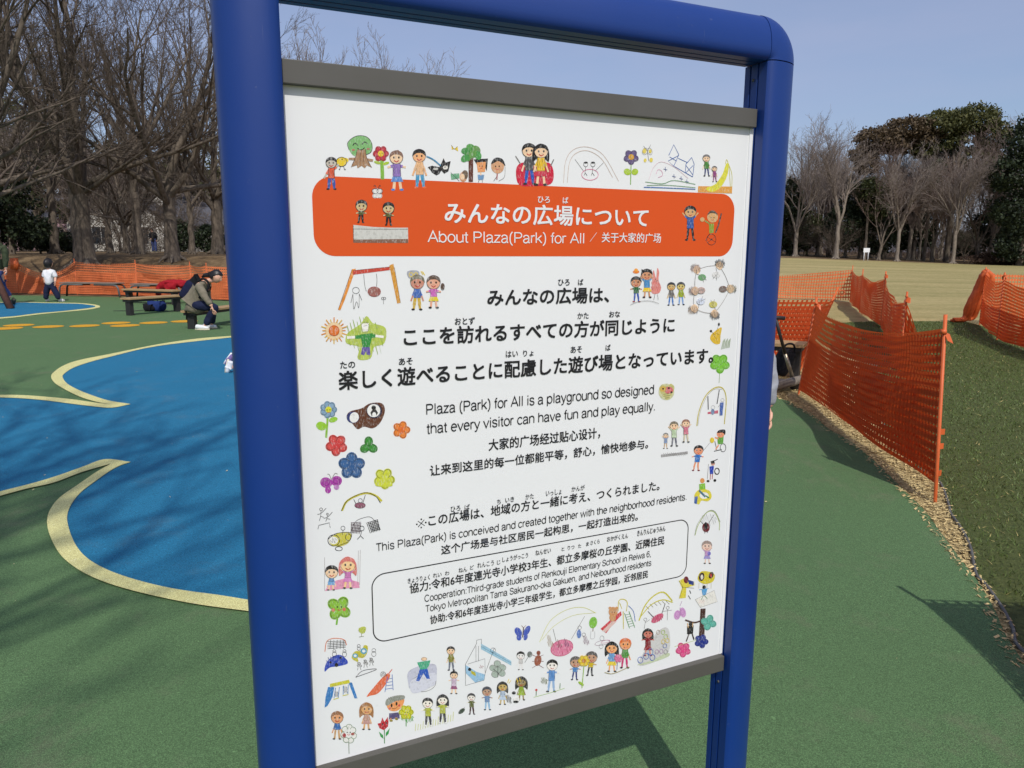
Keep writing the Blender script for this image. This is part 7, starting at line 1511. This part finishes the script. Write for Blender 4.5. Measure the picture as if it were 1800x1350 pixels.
hx = atd(1768, 458, 76.0); o = np_mesh('clipped_hedge', V_, F__, MAT['hedge'], None, smooth=False); o.location = (hx.x, 76.0, gz(hx.x, 76.0)); tag(o, 'low brown clipped hedge at the right end of the wood edge', 'hedge')
# dark understorey behind the far trees and behind the left thicket
def thicket(name, label, x0, x1, y0, y1, h, n, mat, seed):
    rg = np.random.default_rng(seed); x = rg.uniform(x0, x1, n); y = y0 + (x - x0) / (x1 - x0) * (y1 - y0) + rg.uniform(0, 10, n)
    z = height(x, y) + h * rg.uniform(0, 1, n) ** 1.3 * (.7 + .3 * np.sin(x * .6) * np.sin(x * .23 + 1))
    a = rg.normal(0, 1, (n, 3)); a[:, 2] += 1.0; a /= np.linalg.norm(a, axis=1, keepdims=True); e = np.cross(a, rg.normal(0, 1, (n, 3))); e /= np.linalg.norm(e, axis=1, keepdims=True)
    P = np.stack([x, y, z], -1); L = rg.uniform(.3, 1.1, (n, 1)); w = rg.uniform(.008, .02, (n, 1))
    V = np.stack([P - e * w, P + e * w, P + a * L + e * w * .3, P + a * L - e * w * .3], 1).reshape(-1, 3)
    return tag(np_mesh(name, V, np.arange(len(V)).reshape(-1, 4), MAT[mat], None, smooth=False), label, 'undergrowth', None, 'stuff')
thicket('undergrowth', 'dark brown undergrowth filling the far wood', 36, 92, 108, 96, 5.5, 60000, 'twig_red', 5)
thicket('undergrowth', 'brown twiggy undergrowth straight behind the board', -18, 40, 106, 106, 5.0, 30000, 'twig_red', 9)
thicket('undergrowth', 'brown twiggy undergrowth behind the houses', -95, -16, 104, 112, 6.5, 70000, 'twig_red', 6)
thicket('undergrowth', 'brown twigs between the trunks on the mound', -46, -17, 58, 62, 4.0, 16000, 'twig', 8)
# left evergreens
evergreen(20, 34, 'large dark green shrubby evergreen at the left edge', bl(-.8, 0, 2.4, 1.9, 1.6, 1.7, -2.8, 0, 2.8, 2.2, 1.8, 2.2, .3, .4, 1.1, 1.1, 1.0, .9), 'leaf_dark', 14000, .09, 3, .12, 21)
evergreen(70, 38, 'low dark shrub at the foot of the leaning tree', bl(0, 0, .9, 1.2, 1, .8, 1.1, .3, .6, .9, .8, .55), 'leaf_dark', 5000, .07, 1, .05, 22, 'shrub', None, 'shrub')
evergreen(368, 56, 'dark green bush between thin trunks near the board\'s left post', bl(0, 0, 1.0, 1.3, 1, 1.0), 'leaf_dark', 3500, .09, 1, .05, 23, 'shrub', None, 'shrub')
evergreen(322, 60, 'small green bush right of the mossy trunk', bl(0, 0, 1.2, .9, .8, 1.2), 'leaf_dark', 2600, .09, 1, .05, 24, 'shrub', None, 'shrub')
for px, Y, z, lab, m_ in ((70, 62, 7.5, 'yellow-green bamboo-like tree glimpsed high behind the left branches', 'leaf_mid'), (25, 66, 10.5, 'olive tree glimpsed at the left edge above the dark evergreen', 'leaf_olive'), (190, 74, 8.0, 'olive tree glimpsed between the two big bare trees', 'leaf_mid'), (350, 80, 9.5, 'olive tree behind the branches beside the left post', 'leaf_olive'), (120, 84, 12, 'tall brownish evergreen far behind the thickest trunk', 'leaf_rust'), (265, 88, 11, 'rusty evergreen behind the dark upright trunk', 'leaf_rust')):
    evergreen(px, Y, lab, bl(0, 0, z, 3.0, 2.4, 2.6, 1.8, 0, z - 2.6, 2.4, 2.0, 2.0, -1.6, 0, z - 2.0, 2.2, 2.0, 2.2), m_, 5200, .17, z, .2, px)

# ================================================================== HOUSES beyond the mound
MAT['white_wall'] = simple('white_render', rgb(226, 222, 212), .85, .06, 3); MAT['pink_wall'] = simple('pink_render', rgb(206, 168, 176), .85, .08, 3)
MAT['roof_tile'] = simple('grey_roof', rgb(84, 84, 90), .8, .2, 5, stretch=(1, 6, 6)); MAT['dark_glass'] = simple('window_glass', rgb(46, 54, 62), .15, .2, 3, .6); MAT['white_strip'] = simple('white_trim_paint', rgb(236, 234, 228), .6, .04, 5)
MAT['cream_wall'] = simple('grey_render', rgb(170, 168, 164), .85, .08, 3)
def house(px, Y, label, w, d, h, rh, wall, wins, rot=0.0, gable=True, z0=0.0):
    X = float(atd(px, 440, Y).x); t = empty('house', (X, Y, gz(X, Y) + z0), label, 'house', None, rot)
    m = MB(); a, b = w / 2, d / 2
    V = [(-a, -b, -1.5), (a, -b, -1.5), (a, b, -1.5), (-a, b, -1.5), (-a, -b, h), (a, -b, h), (a, b, h), (-a, b, h)]
    m.add(V, [(0, 1, 5, 4), (1, 2, 6, 5), (2, 3, 7, 6), (3, 0, 4, 7)])
    if gable: m.add([(-a, -b, h), (a, -b, h), (0, -b, h + rh), (-a, b, h), (a, b, h), (0, b, h + rh)], [(0, 1, 2), (4, 3, 5)])
    else: m.add([(-a, -b, h), (-a, b, h), (-a, 0, h + rh), (a, -b, h), (a, b, h), (a, 0, h + rh)], [(1, 0, 2), (3, 4, 5)])
    m.build('wall', MAT[wall], t)
    m = MB(); o_ = .45; th = .16
    for s in (-1, 1):
        if gable:
            sl = rh / a; P = [(s * (a + o_), -b - o_, h - o_ * sl), (s * (a + o_), b + o_, h - o_ * sl), (0, b + o_, h + rh), (0, -b - o_, h + rh)]
        else:
            sl = rh / b; P = [(-a - o_, s * (b + o_), h - o_ * sl), (a + o_, s * (b + o_), h - o_ * sl), (a + o_, 0, h + rh), (-a - o_, 0, h + rh)]
        Q = [(x, y, z + th) for x, y, z in P]
        m.add(P + Q, [(0, 1, 2, 3), (7, 6, 5, 4), (0, 4, 5, 1), (1, 5, 6, 2), (2, 6, 7, 3), (3, 7, 4, 0)])
    m.build('roof', MAT['roof_tile'], t)
    for (x, z, ww, wh) in wins:
        m = MB(); f = .07
        for bx, bz, sx, sz in ((x, z + wh / 2, ww + 2 * f, f), (x, z - wh / 2, ww + 2 * f, f), (x - ww / 2 - f / 2, z, f, wh), (x + ww / 2 + f / 2, z, f, wh), (x, z, f * .7, wh)): m.box((bx, -b - .02, bz), (sx, .10, sz))
        fr = m.build('window', MAT['white_strip'], t)
        m = MB(); m.box((x, -b - .005, z), (ww, .04, wh)); m.build('pane', MAT['dark_glass'], fr)
    return t
house(238, 78, 'white house with a grey gable roof, behind the dark upright trunk', 9.5, 8, 3.2, 2.6, 'white_wall', [(-1.6, 1.5, 1.6, 1.7), (2.2, 1.5, 1.2, 1.7)], .12)
house(330, 84, 'white house with a dark window left of the board\'s post', 9.0, 8, 3.4, 3.0, 'white_wall', [(-2.2, 1.6, 1.6, 1.2), (1.6, 1.7, 1.4, 1.8)], -.2)
house(365, 72, 'low grey house with a dark roof beside the board\'s left post', 4.6, 6, 2.5, 1.5, 'cream_wall', [(-.8, 1.1, 1.0, 1.2)], .3, False)
house(100, 80, 'pale pink house seen through the branches, left of the thickest trunk', 8.5, 8, 3.4, 2.0, 'pink_wall', [(-1.8, 1.7, 1.2, 1.2), (1.8, 1.7, 1.2, 1.2)], .1, False)
house(178, 90, 'grey-roofed house behind the thickest trunk', 8.0, 8, 4.2, 2.4, 'cream_wall', [(-1.6, 2.4, 1.2, 1.2), (1.6, 2.4, 1.2, 1.2)], 0, False)
house(410, 92, 'far white house mostly hidden by the board\'s left post', 8.0, 8, 4.0, 2.2, 'white_wall', [(-1.6, 2.2, 1.4, 1.3), (1.6, 2.2, 1.4, 1.3)], -.1)
